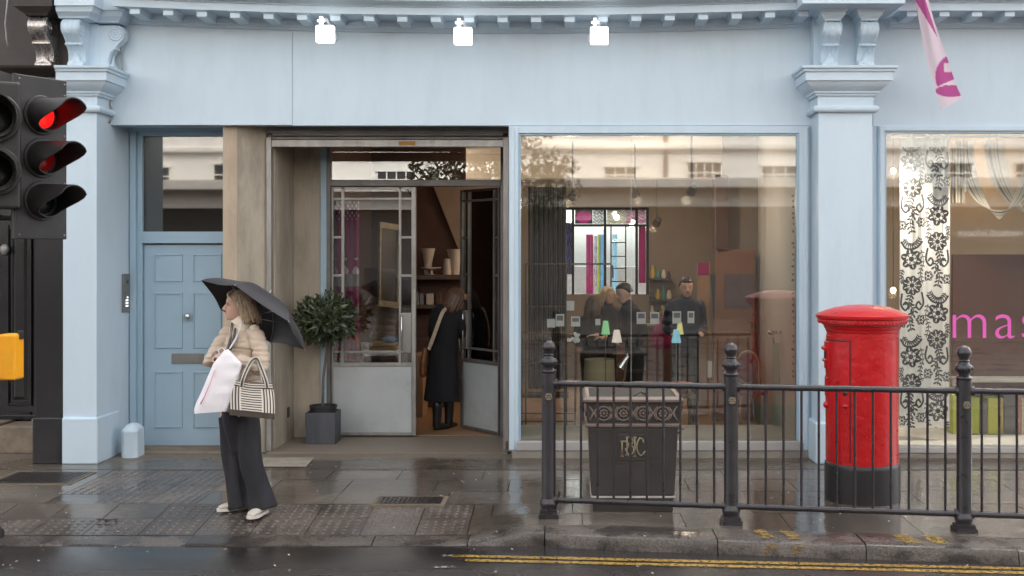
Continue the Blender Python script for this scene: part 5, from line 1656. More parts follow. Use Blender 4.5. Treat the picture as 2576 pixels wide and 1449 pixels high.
# ---- umbrella
um_c = W(637, 793, .03)
ua = Vector((.83, 0, -.556)).normalized(); pu = Vector((.556, 0, .83)).normalized()
TH = R(15)
tow = (Vector((0, 0, CAM_H)) - um_c).normalized()
ua = (ua - tow*ua.dot(tow)).normalized(); pu = ua.cross(tow); pu = pu if pu.z > 0 else -pu
ub = (tow*math.cos(TH) + pu*math.sin(TH)).normalized()
un = (pu*math.cos(TH) - tow*math.sin(TH)).normalized()
umb = thing('umbrella', tuple(W(566, 893, -.30)), 'open black six-panel umbrella held by the woman in the beige jacket', 'umbrella')
RU, HU = .475, .20
apex = um_c + un*HU
def rim(k): 
    a = R(60*k); return um_c + (ua*math.cos(a) + ub*math.sin(a))*RU
def rib_pt(k, t):      # t 0 apex .. 1 tip, domed
    a = R(60*k); r = RU*math.sin(t*PI/2*.98)/math.sin(PI/2*.98)*(.55) + RU*t*.45
    return um_c + (ua*math.cos(a) + ub*math.sin(a))*r + un*HU*(1 - t**1.7)
for k in range(6):
    b = B(); nt_, ns = 10, 8; vs = []
    for i in range(nt_+1):
        t = i/nt_
        p0, p1 = rib_pt(k, t), rib_pt(k+1, t)
        for j in range(ns+1):
            s = j/ns; q = p0.lerp(p1, s)
            out = (q - apex); 
            scal = math.sin(PI*s)*t
            q = q + (um_c - q).normalized()*(.028*scal*t*t) + un*(.012*scal*(1-t))
            vs.append(q)
    b.add(vs, [(i*(ns+1)+j, i*(ns+1)+j+1, (i+1)*(ns+1)+j+1, (i+1)*(ns+1)+j) for i in range(nt_) for j in range(ns)])
    o = b.build('canopy_panel', M['umbrella'], umb, smooth=True)
    b = B(); b.tube([rib_pt(k, t/8) - un*.006 for t in range(9)], .0028, 5)
    b.tube([rib_pt(k, .55) - un*.008, um_c + un*(-.02)], .0024, 5)
    b.ball(rim(k), .006, n=6, h=5)
    b.build('rib', M['umbrella_metal'], umb, smooth=True)
b = B(); b.tube([apex + un*.05, apex, apex - un*.3, W(574, 884, -.30)], [.004, .006, .0055, .0055], 8); b.build('shaft', M['umbrella_metal'], umb, smooth=True)
b = B(); g0 = W(574, 884, -.30); b.tube([g0 + un*.02, g0 - un*.05, g0 - un*.10], [.011, .014, .012], 10); b.build('handle', M['pot_black'], umb, smooth=True)

# ---- carrier bag
cb = thing('carrier_bag', tuple(W(545, 1035, -.36)), 'white paper carrier bag hanging from the hands of the umbrella woman', 'bag')
Lp = [(563, 882), (552, 895), (536, 915), (522, 948), (507, 985), (493, 1016), (488, 1033)]
Rp = [(574, 878), (590, 895), (609, 915), (602, 945), (592, 985), (580, 1012), (572, 1026)]
dp = [.018, .035, .05, .06, .07, .075, .07]
rings = []
NB = 28
for i in range(25):
    k = i/24*6; a = min(5, int(k)); f = k - a
    l = Vector((lerp(Lp[a][0], Lp[a+1][0], f), lerp(Lp[a][1], Lp[a+1][1], f))); r = Vector((lerp(Rp[a][0], Rp[a+1][0], f), lerp(Rp[a][1], Rp[a+1][1], f)))
    dd = lerp(dp[a], dp[a+1], f)
    ring = []
    for j in range(NB):
        an = 2*PI*j/NB; cx = math.copysign(abs(math.cos(an))**.55, math.cos(an)); sy = math.copysign(abs(math.sin(an))**.6, math.sin(an))
        q = (l + r)/2 + (r - l)/2*cx
        wob = .008*noise.noise(Vector((q.x*.05, q.y*.05, sy)))
        p = W(q.x, q.y + (8 if sy < 0 else -4)*(i/24)**4, -.345 + dd*sy + wob)
        ring.append(p)
    rings.append(ring)
b = B(); b.loft(rings); b.build('bag_body', M['bag_white'], cb, smooth=50)
b = B(); b.tube([W(541, 930, -.40), W(528, 965, -.415), W(513, 1000, -.425), W(504, 1016, -.42)], [.0015, .002, .003, .004], 6); b.build('pink_seam', M['bag_pink'], cb, smooth=True)
b = B(); b.tube([W(612, 806, -.10), W(606, 822, -.16), W(592, 852, -.21), W(578, 876, -.27), W(570, 886, -.335)], .0050, 6); b.tube([W(553,894,-.36), W(548,880,-.36), W(558,874,-.36), W(568,884,-.35)], .005, 6)
b.build('strap', M['bag_white'], cb, smooth=True)

# ---- striped handbag
hbg = thing('handbag', tuple(W(634, 1048, -.36)), 'brown and white striped canvas handbag on the arm of the umbrella woman', 'bag')
def bag(s, t):
    an = 2*PI*s; z = t
    cx = math.copysign(abs(math.cos(an))**.6, math.cos(an)); sy = math.copysign(abs(math.sin(an))**.7, math.sin(an))
    hw = lerp(57, 52, t) + 3*math.sin(PI*t); dd = lerp(.085, .035, t**1.3)
    uc = 634 - 2*t; vc = lerp(1040, 958, t)
    u = uc + hw*cx; v = vc + (u-634)*.10 + 5*(1 - abs(cx))*t
    return W(u, v, -.36 + dd*sy)
BR, CR = np.array((.055, .038, .03)), np.array((.70, .65, .58))
def bagcol(s, t):
    an = 2*PI*s; cx = math.copysign(abs(math.cos(an))**.6, math.cos(an)); x = cx*57
    if t < .06: return BR
    if -26 < x < 24 or t > .80:
        return CR if (t*13.0) % 1 < .52 else BR
    if abs(x+26) < 2.5 or abs(x-24) < 2.5: return CR
    return CR if ((x+3)/7.2) % 1 < .52 else BR
grid('bag_body', bag, 150, 84, M['print'], hbg, bagcol)
b = B(); b.loft([[bag(j/40, .0) + Vector((0,0,o)) for j in range(40)] for o in (-.028, -.02, .004)]); b.build('leather_base', M['leather_dark'], hbg, smooth=40)
b = B(); b.loft([[bag(j/40, 1.0) + Vector((0,0,o)) for j in range(40)] for o in (-.02, -.004)]); b.build('top', M['leather_dark'], hbg)
def strap(bb, pts, w=.014, th=.004):
    fl = [Vector(p) for p in catmull([tuple(p) for p in pts], 6)]
    rings = []
    for i, p in enumerate(fl):
        t = (fl[min(i+1, len(fl)-1)] - fl[max(i-1, 0)]).normalized()
        e1 = t.cross(Vector((0, -1, 0))); 
        if e1.length < .1: e1 = Vector((1,0,0))
        e1.normalize(); e2 = t.cross(e1)
        rings.append([p + e1*w + e2*th, p - e1*w + e2*th, p - e1*w - e2*th, p + e1*w - e2*th])
    bb.loft(rings)
for dy, u0 in ((-.07, 0), (.03, -6)):
    b = B(); strap(b, [W(607+u0, 972, -.37+dy), W(612+u0, 950, -.36+dy), W(630, 912, -.30+dy*.3), W(645, 903, -.27+dy*.2), W(655, 920, -.30+dy*.5), W(668+u0, 955, -.37+dy), W(672+u0, 975, -.385+dy)], .014)
    sp_ = b.build('strap', pm('strap_cream', (.62,.57,.5), .8, var=.05), hbg)
    b = B(); strap(b, [W(607+u0, 972, -.376+dy), W(612+u0, 950, -.366+dy), W(630, 912, -.306+dy*.3), W(645, 902, -.276+dy*.2), W(655, 920, -.306+dy*.5), W(668+u0, 955, -.376+dy), W(672+u0, 975, -.391+dy)], .006)
    b.build('strap_stripe', M['leather_dark'], hbg)

# ---- the woman going in at the open door
D1 = 12.80
def E(u, v, dy=0.0): return P(u, v, D1 + dy)
FWe = Vector((.35, .94, 0)); SDe = Vector((.94, -.35, 0))
bd2 = B()
at_e = head(bd2, E(1143, 775, .02), (.85, .5, 0), -.25)
limb(bd2, [(E(1136, 752), .05, .05), (E(1130, 775), .055, .055), (E(1124, 790), .12, .07), (E(1117, 870), .12, .09), (E(1113, 940), .13, .10), (E(1112, 980), .12, .09)], SDe, 4)
limb(bd2, [(E(1100, 960, -.05), .07, .07), (E(1102, 1020, -.05), .05, .05), (E(1103, 1062, -.03), .04, .04)], SDe, 4)
limb(bd2, [(E(1130, 960, .08), .07, .07), (E(1128, 1020, .1), .05, .05), (E(1128, 1058, .12), .04, .04)], SDe, 4)
limb(bd2, [(E(1150, 795, 0), .04, .04), (E(1166, 845, .05), .035, .035), (E(1170, 858, .2), .025, .025)], Vector((0,0,1)), 4)
hand(bd2, E(1171, 857, .2), Vector((.1, 1, 0)), Vector((0, 0, -1)), .9, .5)
woman2 = fuse('person', bd2, .008, M['skin'], at=(X(1115, D1), D1, .02), smooth=2)
tag(woman2, 'woman in long black coat with tan shoulder bag stepping in at the open door', 'person')
b = B()
limb(b, [(E(1127, 772, .0), .09, .08), (E(1122, 786, .0), .175, .105), (E(1119, 810, 0), .19, .125), (E(1117, 865, 0), .165, .12), (E(1114, 920, 0), .185, .135), (E(1112, 970, 0), .20, .15), (E(1111, 1008, 0), .215, .16)], SDe, 6, 26, fold=(.05, 6, 0), cap=False)
limb(b, [(E(1150, 792, -.03), .065, .06), (E(1165, 835, .0), .055, .055), (E(1168, 852, .12), .045, .045)], Vector((0,0,1)), 5)
limb(b, [(E(1094, 792, .03), .065, .06), (E(1088, 835, .08), .058, .058), (E(1100, 862, .18), .045, .045)], Vector((0,0,1)), 5)
fuse('coat', b, .011, M['coat_black'], woman2, smooth=2, wrinkle=(.012, (8, 8, 3)))
b = B()
hr = random.Random(4)
cap_r = []
for z, fr, bk, hw in [(.06, -.02, -.12, .09), (.10, .0, -.122, .094), (.14, .05, -.12, .092), (.18, .085, -.11, .082), (.21, .06, -.085, .06), (.232, .015, -.045, .03)]:
    c = (fr+bk)/2; r = (fr-bk)/2; cap_r.append([at_e(c + r*math.cos(2*PI*j/20), hw*math.sin(2*PI*j/20), z) for j in range(20)])
b.loft(cap_r)
for k in range(120):
    a = hr.uniform(.35*PI, 1.65*PI); x0 = .105*math.cos(a) - .01; y0 = .095*math.sin(a)
    pts = [at_e(x0*.5, y0*.4, .226), at_e(x0, y0, .15), at_e(x0-.01, y0*1.1, .06), at_e(x0 - .03, y0*1.1, hr.uniform(-.07, .0))]
    fl = catmull([tuple(p) for p in pts], 4); b.tube([Vector(p) for p in fl], [.010*(1 if i < len(fl)-3 else .5) for i in range(len(fl))], 5)
b.build('hair', M['hair_brown'], woman2, smooth=True)
b = B(); b.ball(at_e(.088, .03, .105), .012, .03, .018); b.ball(at_e(.088, -.03, .105), .012, .03, .018); b.tube([at_e(.08, -.06, .108), at_e(0, -.08, .108)], .003, 5); b.tube([at_e(.08, .06, .108), at_e(0, .08, .108)], .003, 5)
b.build('sunglasses', M['boot'], woman2, smooth=True)
for (p0, dirv, lift) in ((Vector((X(1096, D1-.04), D1-.12, .10)), Vector((.62, .78, -.25)), 0), (Vector((X(1126, D1+.1), D1+.02, .025)), Vector((.3, .95, 0)), 0)):
    b = B(); shoe(b, Vector((p0.x, p0.y, .02)), Vector((dirv.x, dirv.y, 0)), .25, .048, .10)
    limb(b, [(Vector((p0.x+.015, p0.y+.03, .07)), .045, .05), (Vector((p0.x+.02, p0.y+.03, .18)), .05, .052), (Vector((p0.x+.02, p0.y+.03, .30)), .058, .058)], SDe, 3, 12)
    b.build('boot', M['boot'], woman2, smooth=True)
sbag = thing('shoulder_bag', tuple(E(1067, 945, -.12)), 'tan leather shoulder bag on the woman in the black coat', 'bag')
b = B(); limb(b, [(E(1070, 880, -.10), .03, .08), (E(1067, 905, -.10), .042, .11), (E(1064, 940, -.10), .040, .10)], Vector((1,0,0)), 4, 16); b.build('pouch', M['leather_tan'], sbag, smooth=True)
b = B(); strap(b, [E(1122, 776, -.09), E(1112, 788, -.13), E(1098, 825, -.155), E(1086, 858, -.15), E(1078, 880, -.13)], .02); b.build('strap', M['strap'], sbag)
b = B(); b.ball(E(1078, 878, -.14), .014, n=8, h=6); b.build('buckle', M['chrome'], sbag, smooth=True)
b = B(); b.add([E(1152, 842, .08), E(1164, 848, .10), E(1172, 898, .12), E(1160, 912, .10)], [(0,1,2,3)])
pp = thing('paper_sheet', tuple(E(1162, 880, .1)), 'white paper held by the woman in the black coat', 'paper')
o = b.build('sheet', pm('paper', (.7,.7,.7), .8), pp); md = o.modifiers.new('t', 'SOLIDIFY'); md.thickness = .002

# ---- figures inside the shop
def figure(label, u, d, top, fwd, hairm, topm, botm, hair_len=0.0, lean=0.0, floor=0.02, arm=.5, group=None, jacket_long=False):
    f = Vector(fwd).normalized(); s = f.cross(Vector((0,0,1))).normalized()
    H = Z(top, d) - floor; k = H/1.72
    o = Vector((X(u, d), d, floor))
    def L(x, y, z): return o + f*(x + lean*max(0, z-.9)**1.3)*k + s*y*k + Vector((0,0,z*k))
    bb = B()
    ah = head(bb, L(.02, 0, 1.50), f, -.15 - lean*.5, k)
    limb(bb, [(L(0,0,1.56), .05*k, .05*k), (L(0,0,1.46), .055*k, .055*k), (L(0,0,1.40), .15*k, .08*k), (L(0,0,1.2), .15*k, .10*k), (L(0,0,.95), .14*k, .10*k)], s, 3, 14)
    for sy in (-1, 1):
        limb(bb, [(L(0, sy*.09, .95), .08*k, .08*k), (L(.02, sy*.1, .5), .055*k, .055*k), (L(0, sy*.1, .1), .04*k, .04*k)], s, 3, 12)
        limb(bb, [(L(0, sy*.19, 1.38), .045*k, .045*k), (L(-.02, sy*.24, 1.10), .04*k, .04*k), (L(.24*arm*2, sy*.16, 1.0+.1*arm), .028*k, .028*k)], s, 3, 12)
        hand(bb, L(.24*arm*2, sy*.16, 1.0+.1*arm), f, Vector((0,0,-1)), k*.95, .5, sy)
        shoe(bb, L(-.06, sy*.1, 0), f, .26*k, .045*k, .08*k)
    p = fuse('person', bb, .012, M['skin'], at=o, smooth=2)
    tag(p, label, 'person', group)
    tb = B()
    limb(tb, [(L(0,0,1.47), .075*k, .075*k), (L(0,0,1.41), .18*k, .10*k), (L(0,0,1.2), .19*k, .125*k), (L(0,0,1.0), .17*k, .12*k), (L(0,0,.6 if jacket_long else .84), .18*k, .13*k)], s, 4, 18)
    for sy in (-1, 1):
        limb(tb, [(L(0, sy*.19, 1.38), .06*k, .06*k), (L(-.02, sy*.24, 1.10), .055*k, .055*k), (L(.21*arm*2, sy*.17, 1.0+.09*arm), .042*k, .042*k)], s, 4, 12)
    fuse('top', tb, .014, topm, p, smooth=2, wrinkle=(.008, (14, 14, 8)))
    lb = B()
    for sy in (-1, 1): limb(lb, [(L(0, sy*.08, .92), .10*k, .10*k), (L(.02, sy*.1, .5), .075*k, .075*k), (L(0, sy*.1, .06), .07*k, .07*k)], s, 4, 14)
    fuse('trousers', lb, .014, botm, p, smooth=2)
    hb_ = B(); rr_ = []
    for z, fr, bk, hw in [(.10, -.02, -.112, .084), (.14, .03, -.114, .086), (.18, .085, -.106, .078), (.21, .055, -.08, .058), (.23, .015, -.045, .03)]:
        c = (fr+bk)/2; r = (fr-bk)/2; rr_.append([ah(c + r*math.cos(2*PI*j/18), hw*math.sin(2*PI*j/18), z) for j in range(18)])
    hb_.loft(rr_)
    if hair_len:
        q = random.Random(int(u))
        for i in range(60):
            a = q.uniform(.36*PI, 1.64*PI); x0 = .10*math.cos(a); y0 = .09*math.sin(a)
            hb_.tube([ah(x0*.6, y0*.5, .218), ah(x0, y0, .14), ah(x0-.02, y0*1.1, .03), ah(x0-.03, y0*1.15, -hair_len*q.uniform(.6, 1))], [.012, .014, .014, .006], 5)
    hb_.build('hair', hairm, p, smooth=True)
    return p
figure('dark-haired man in black leaning forward inside the shop', 1600, 13.0, 712, (-.8, -.25, 0), M['hair_dark'], M['dark_cloth'], M['dark_cloth'], lean=.22, arm=.9)
figure('man in navy jacket looking down inside the shop, right of the others', 1722, 13.9, 698, (.1, -1, 0), M['hair_dark'], M['navy_cloth'], M['dark_cloth'], lean=.12, arm=.3)
figure('dark-haired customer in black with back to the window inside the shop', 1490, 13.4, 742, (.5, .8, 0), M['hair_brown'], M['dark_cloth'], M['dark_cloth'], hair_len=.16, arm=.6, floor=-.02)
figure('fair-haired woman standing between the two dark figures inside the shop', 1524, 14.2, 722, (.5, -.6, 0), M['hair_light'], M['dark_cloth'], M['dark_cloth'], hair_len=.15, arm=.6)
# ------------------------------------------------------------------ shop interior
def st(bb, name, mat, label=None): return tag(bb.build(name, mat), label, kind='structure')
I = {}
I['wall'] = pm('warm_wall', (.25, .20, .16), .85, var=.06)
I['brown'] = pm('dark_brown_wall', (.085, .04, .028), .7, var=.15)
I['ceil'] = pm('ceiling', (.66, .60, .53), .9, var=.04)
I['wood'] = pm('oak_floor', (.30, .17, .085), .45, var=.2, scale=5, stretch=(1, 8, 1))
I['white'] = pm('white_wall', (.66, .63, .60), .8, var=.03)
I['shelf'] = pm('shelf_wood', (.10, .06, .04), .5, var=.2)
I['bronze'] = pm('bronze_tube', (.16, .12, .085), .35, metal=.7)
I['paper'] = pm('card_white', (.75, .73, .71), .7)
I['grey'] = pm('card_picture', (.22, .21, .22), .7)
I['platform'] = pm('display_floor', (.50, .48, .45), .6, var=.08)
RX = 2.25
YB = 18.0
zc_ = 3.38
# floor, ceiling, walls
b = B(); b.box(-2.6, RX, 12.365, YB, -.05, .02); st(b, 'floor', I['wood'], 'oak floor inside the shop')
b = B(); b.box(-3.2, RX+.1, 11.52, YB+.1, zc_, zc_+.1); st(b, 'ceiling', I['ceil'])
b = B(); b.box(-2.7, -2.6, 12.46, YB, 0, zc_); st(b, 'wall_left', I['brown'])
b = B(); b.box(RX, RX+.05, 11.20, 14.0, .0, zc_); st(b, 'wall_right', I['white'], 'white partition at the right end of the display window')
b = B(); b.box(RX, RX+.05, 14.0, YB, 0, zc_); b.box(RX-.42, RX, 13.6, 13.66, 0, zc_)
st(b, 'wall_stair', I['wall'])
# back wall with a window opening
wu0, wu1, wv0, wv1 = X(1418, YB), X(1630, YB), Z(522, YB), Z(740, YB)
b = B()
b.box(-2.6, wu0, YB, YB+.2, 0, zc_); b.box(wu1, RX, YB, YB+.2, 0, zc_); b.box(wu0, wu1, YB, YB+.2, wv0, zc_); b.box(wu0, wu1, YB, YB+.2, 0, wv1)
wb = st(b, 'wall_back', I['wall'])
b = B(); b.box(-2.2, 3.0, 20.6, 20.8, 0, 1.75); tag(b.build('bright_backing_wall', pm('white_backing', (.80,.78,.80), .8), at=(0, 20.7, 0)), 'low white wall added behind the rear window to make it bright', 'wall')  # wall added outside so the rear window looks bright
rw = thing('rear_window', ((wu0+wu1)/2, YB, wv1), 'dark framed rear window of the shop hung with bright fabric lengths', 'window')
b = B(); y0, y1 = YB-.03, YB+.05
for u in (1419, 1441, 1521.5, 1601, 1628): w = 3.2; b.box(X(u-w, YB), X(u+w, YB), y0, y1, wv1, wv0)
for v in (525, 567): b.box(wu0, wu1, y0-.004, y1+.004, Z(v+3, YB), Z(v-3, YB))
for v in (610, 645, 675, 708): b.box(X(1536, YB), X(1575, YB), y0+.01, y1-.01, Z(v+1.2, YB), Z(v-1.2, YB))
b.box(X(1535, YB), X(1538, YB), y0+.01, y1-.01, wv1, Z(567, YB)); b.box(X(1572, YB), X(1575, YB), y0+.01, y1-.01, wv1, Z(567, YB))
b.build('frame', pm('matt_black', (.01,.01,.011), .8), rw)
for (a, c) in ((1423, 1438), (1445, 1518), (1525, 1598), (1605, 1625)):
    B().box(X(a, YB), X(c, YB), YB, YB+.004, wv1, Z(570, YB)).build('pane', M['glass_door'], rw)
    B().box(X(a, YB), X(c, YB), YB, YB+.004, Z(564, YB), Z(528, YB)).build('pane', M['glass_door'], rw)
# fabric lengths behind the panes
def fabric(u0, u1, v0, v1, d, col, label, pat=None, waves=3, amp=.03, group='fabric lengths in the rear window', name='fabric_length', nu=24, nv=40, mat='print_thin', cat='fabric'):
    c = P((u0+u1)/2, v1, d)
    fn = lambda s, t: P(lerp(u0, u1, s), lerp(v0, v1, t), d + amp*math.sin(s*waves*2*PI))
    cf = pat if pat else (lambda s, t: col)
    return tag(grid(name, fn, nu, nv, M[mat], None, lambda s, t: np.array(cf(s, t)), at=c), label, cat, group)
def swirl(c1, c2):
    def f(s, t):
        a = math.sin(s*22 + 3*math.sin(t*15)) + math.cos(t*26 + 2*math.sin(s*13))
        return c1 if a > .1 else c2
    return f
MG, YL, BL, WHT, BK = (.42,.012,.16), (.55,.58,.10), (.16,.42,.72), (.8,.78,.8), (.03,.03,.035)
fabric(1474, 1492, 590, 760, YB+.2, MG, 'narrow magenta fabric length in the rear window', waves=2)
fabric(1503, 1510, 590, 760, YB+.2, YL, 'narrow yellow-green fabric strip in the rear window', waves=1)
fabric(1510, 1521, 590, 760, YB+.22, BL, 'bright blue fabric length in the rear window', waves=1)
fabric(1494, 1502, 594, 720, YB+.25, BK, 'thin black patterned strip in the rear window', pat=swirl(BK, WHT), waves=1)
fabric(1540, 1552, 590, 735, YB+.25, (.35,.6,.75), 'pale blue fabric strip in the right half of the rear window', waves=1)
fabric(1606, 1624, 570, 712, YB-.08, MG, 'magenta fabric hanging on the right side of the rear window', waves=2, amp=.02)
fabric(1422, 1438, 560, 690, YB-.08, BL, 'blue and black patterned fabric at the left of the rear window', pat=swirl((.12,.16,.45), BK), waves=2, amp=.02)
fabric(1446, 1490, 528, 563, YB+.12, MG, 'magenta cloth behind the upper rear pane', pat=lambda s, t: MG if (s-.5)**2+(t-.5)**2 < .2 else BK, waves=1, amp=.01)
fabric(1491, 1518, 528, 563, YB+.12, BK, 'black and white scrollwork cloth in the upper rear pane', pat=swirl(BK, WHT), waves=1, amp=.01)
fabric(1526, 1575, 528, 563, YB+.12, WHT, 'cream patterned cloth in the upper right rear pane', pat=swirl((.6,.55,.4), (.35,.3,.25)), waves=1, amp=.01)
fabric(1575, 1624, 528, 563, YB+.12, MG, 'magenta and grey cloth in the corner rear pane', pat=swirl(MG, (.35,.33,.33)), waves=1, amp=.01)
# dark floor-length drape at left
fabric(1328, 1424, 470, 985, 16.6, (.02,.025,.035), 'dark blue-grey floor-length drape behind the display rack', waves=8, amp=.05, nu=90, nv=10, mat='print', group=None, name='drape', cat='curtain')

# lamps inside
LAMP_K = 0.19
def lamp(name, loc, watt, col=(1, .80, .60), r=.05):
    ld = bpy.data.lights.new(name, 'POINT'); ld.energy = watt * LAMP_K; ld.color = col; ld.shadow_soft_size = r
    o = bpy.data.objects.new(name, ld); COL.objects.link(o); o.location = loc; return o
I['bulb'] = pm('warm_bulb', (1, .9, .7), .4, emit=(1, .78, .48), estr=3)
def spot_lamp(u, v, d, label, watt, tilt=.3):
    c = P(u, v, d)
    t = thing('ceiling_spotlight', tuple(c), label, 'lamp', 'ceiling spotlights inside the shop')
    b = B(); b.tube([c + Vector((0,.0,.04)), Vector((c.x, c.y+.05, zc_))], .012, 6)
    m_ = Matrix.Rotation(.9, 3, 'X') @ Matrix.Rotation(tilt, 3, 'Y')
    b.lathe([(.02, .10), (.045, .08), (.055, 0), (.06, -.03), (.052, -.03), (.048, 0)], c, 16, m=m_)
    b.build('housing', M['steel_dark'], t, smooth=40)
    b = B(); b.lathe([(0, -.022), (.05, -.02), (.05, -.012), (0, -.012)], c, 16, m=m_); b.build('bulb', I['bulb'], t)
    lamp('spot_glow', c + m_ @ Vector((0, 0, -.16)), watt)
spot_lamp(1440, 492, 14.2, 'lit ceiling spotlight seen at the left of the display window', 26)
spot_lamp(1597, 486, 14.6, 'lit warm ceiling spotlight near the glass joint', 30, -.3)
spot_lamp(1652, 560, 16.6, 'small bronze spotlight high on the rear wall', 22)
spot_lamp(1740, 480, 12.4, 'ceiling spotlight added to brighten the white partition', 26)  # lamp put in to lighten the partition wall
spot_lamp(1108, 480, 15.5, 'ceiling spotlight above the shelves seen through the open door', 30)
spot_lamp(1175, 542, 16.5, 'small lit spotlight glimpsed through the open door glass', 22)
b = B(); b.box(-2.6, RX, 16.2, 16.5, 3.05, zc_); st(b, 'ceiling_beam', I['ceil'])

# platform of the display window
b = B(); b.box(X(1290, FAS), RX-.001, 11.19, 12.2, .0, .155); st(b, 'display_platform', I['platform'], 'pale raised floor of the big display window')

# display rack of bronze tube and glass
rk = thing('display_rack', (X(1420, 12.5), 12.5, .02), 'tall bronze tube and glass display rack inside the big window', 'rack')
d0, d1 = 12.35, 12.85
def TB(bb, u0, v0, u1, v1, d, r=.009): bb.tube([P(u0, v0, d), P(u1, v1, d)], r, 6)
b = B()
for dd in (d0, d1):
    TB(b, 1322, 664, 1535, 664, dd); 
    for u, va, vb in ((1322, 664, 1090), (1424, 664, 1090), (1312, 836, 1090), (1446, 836, 1090)): TB(b, u, va, u, vb, dd)
    for v, ua, ub in ((771, 1322, 1424), (836, 1312, 1446), (861, 1312, 1446), (915, 1312, 1424), (1000, 1312, 1430), (1040, 1312, 1446), (1060, 1312, 1446)): TB(b, ua, v, ub, v, dd, .007)
TB(b, 1535, 664, 1541, 672, d0); TB(b, 1541, 672, 1541, 700, d0)
b.build('frame', I['bronze'], rk, smooth=40)
for v, ua, ub in ((771, 1322, 1424), (861, 1312, 1446), (915, 1312, 1424), (1000, 1312, 1430)):
    B().box(X(ua, d0), X(ub, d0), d0, d1, Z(v, d0)-.004, Z(v, d0)+.004).build('shelf', M['glass_int'], rk)
# things on the rack and about the window
sm = thing('white_figurine', tuple(P(1447, 860, 12.3)), 'small white paper figurine at the end of the display rack', 'figurine')
b = B()
for (u, v, r) in ((1447, 856, .030), (1450, 846, .026), (1446, 840, .020), (1455, 843, .018), (1440, 852, .02), (1453, 856, .025)): b.ball(P(u, v, 12.3), r, r*.5, r*1.1, n=7, h=5)
b.build('folded_paper', pm('figurine_white', (.85,.87,.88), .6), sm)
def shade_lamp(u0, u1, v0, v1, d, col, label):
    c = P((u0+u1)/2, v1, d); w = (u1-u0)/2*d/F; h = (v1-v0)*d/F
    t = thing('table_lamp', (c.x, d, .155), label, 'lamp', 'little coloured lamps on stems in the display window')
    b = B(); b.lathe([(w, 0), (w*.55, h), (w*.52, h), (w*.97, 0.0)], c, 24)
    b.build('lamp_shade', pm('shade_'+label.split()[0], col, .7, var=.02, emit=col, estr=.12), t, smooth=40)
    b = B(); b.tube([c + Vector((0,0,h*.9)), Vector((c.x, d, .165))], .0035, 6); b.lathe([(0, .157), (.05, .157), (.05, .163), (0, .166)], (c.x, d, 0), 16); b.build('stem', M['chrome'], t, smooth=40)
shade_lamp(1512, 1534, 807, 841, 11.75, (.25, .62, .28), 'green shaded little lamp on a stem in the display window')
shade_lamp(1538, 1564, 830, 861, 11.6, (.85, .74, .66), 'white shaded little lamp on a stem in the display window')
shade_lamp(1700, 1719, 811, 841, 11.85, (.72, .66, .25), 'yellow shaded little lamp on a stem in the display window')
shade_lamp(1688, 1713, 829, 862, 11.6, (.28, .60, .74), 'pale blue shaded little lamp on a stem in the display window')
# cards hung on the glass
for k, (u0, u1, v0, v1) in enumerate([(1397, 1419, 790, 821), (1436, 1459, 796, 821), (1425, 1444, 757, 781), (1376, 1396, 802, 824), (1601, 1624, 785, 815), (1635, 1658, 785, 815), (1691, 1713, 783, 814), (1729, 1746, 783, 813), (1497, 1510, 802, 818)]):
    dd = FAS + .03
    nth = ['second', 'fourth', 'topmost', 'leftmost', 'first right of the dark man', 'second right of the dark man', 'card before the navy-jacketed man', 'last', 'smallest'][k]
    lab = {0: 'white card with grey picture on the glass over the left of the display rack', 1: 'white card on the glass just left of the dark customer', 2: 'blank white card highest of the row on the glass', 3: 'leftmost blank white card on the glass',
           4: 'white card with grey picture on the glass before the leaning man', 5: 'white card with grey picture just right of the leaning man', 6: 'white card with grey picture before the man in navy', 7: 'rightmost white card on the glass', 8: 'smallest white card on the glass by the green lamp'}[k]
    t = thing('price_card', tuple(P((u0+u1)/2, v1, dd)), lab, 'card', 'cards on the display window glass')
    B().box(X(u0, dd), X(u1, dd), dd, dd+.002, Z(v1, dd), Z(v0, dd)).build('card', I['paper'], t)
    if k in (0, 1, 4, 5, 6, 7):
        B().box(X(u0+3, dd), X(u1-3, dd), dd-.002, dd-.0005, Z((v0+v1)/2+1, dd), Z(v0+4, dd)).build('picture', I['grey'], t)
# drum shade and desk lamp behind the bin
t = thing('drum_shade', tuple(P(1507, 990, 12.6)), 'large beige drum lampshade on a stand behind the litter bin', 'lampshade')
c = P(1507, 962, 12.6); b = B(); b.lathe([(.175, 0), (.165, .26), (.160, .26), (.17, 0)], c, 32); b.build('shade', pm('drum_linen', (.36,.31,.20), .8, var=.05, scale=30), t, smooth=40)
b = B(); b.tube([(c.x, c.y, .03), (c.x, c.y, c.z+.2)], .012, 8); b.lathe([(0, .02), (.12, .02), (.12, .035), (0, .04)], (c.x, c.y, 0), 20); b.build('stand', M['chrome'], t, smooth=40)
t = thing('desk_lamp', tuple(P(1570, 960, 12.5)), 'chrome jointed desk lamp behind the drum lampshade', 'lamp')
b = B(); b.tube([P(1541, 890, 12.5), P(1577, 891, 12.5)], .008, 6); b.tube([P(1577, 891, 12.5), P(1572, 950, 12.5)], .008, 6); b.tube([P(1572, 950, 12.5), P(1556, 985, 12.5), Vector((X(1556,12.5), 12.5, .03))], .008, 6); b.ball(P(1577, 892, 12.5), .016)
b.lathe([(0,.02),(.09,.02),(.09,.035),(0,.04)], (X(1556,12.5), 12.5, 0), 18); b.build('arm', M['chrome'], t, smooth=40)
b = B(); b.tube([P(1580, 895, 12.45), P(1560, 925, 12.45)], [.02, .05], 12); b.build('reflector', M['chrome'], t, smooth=40)
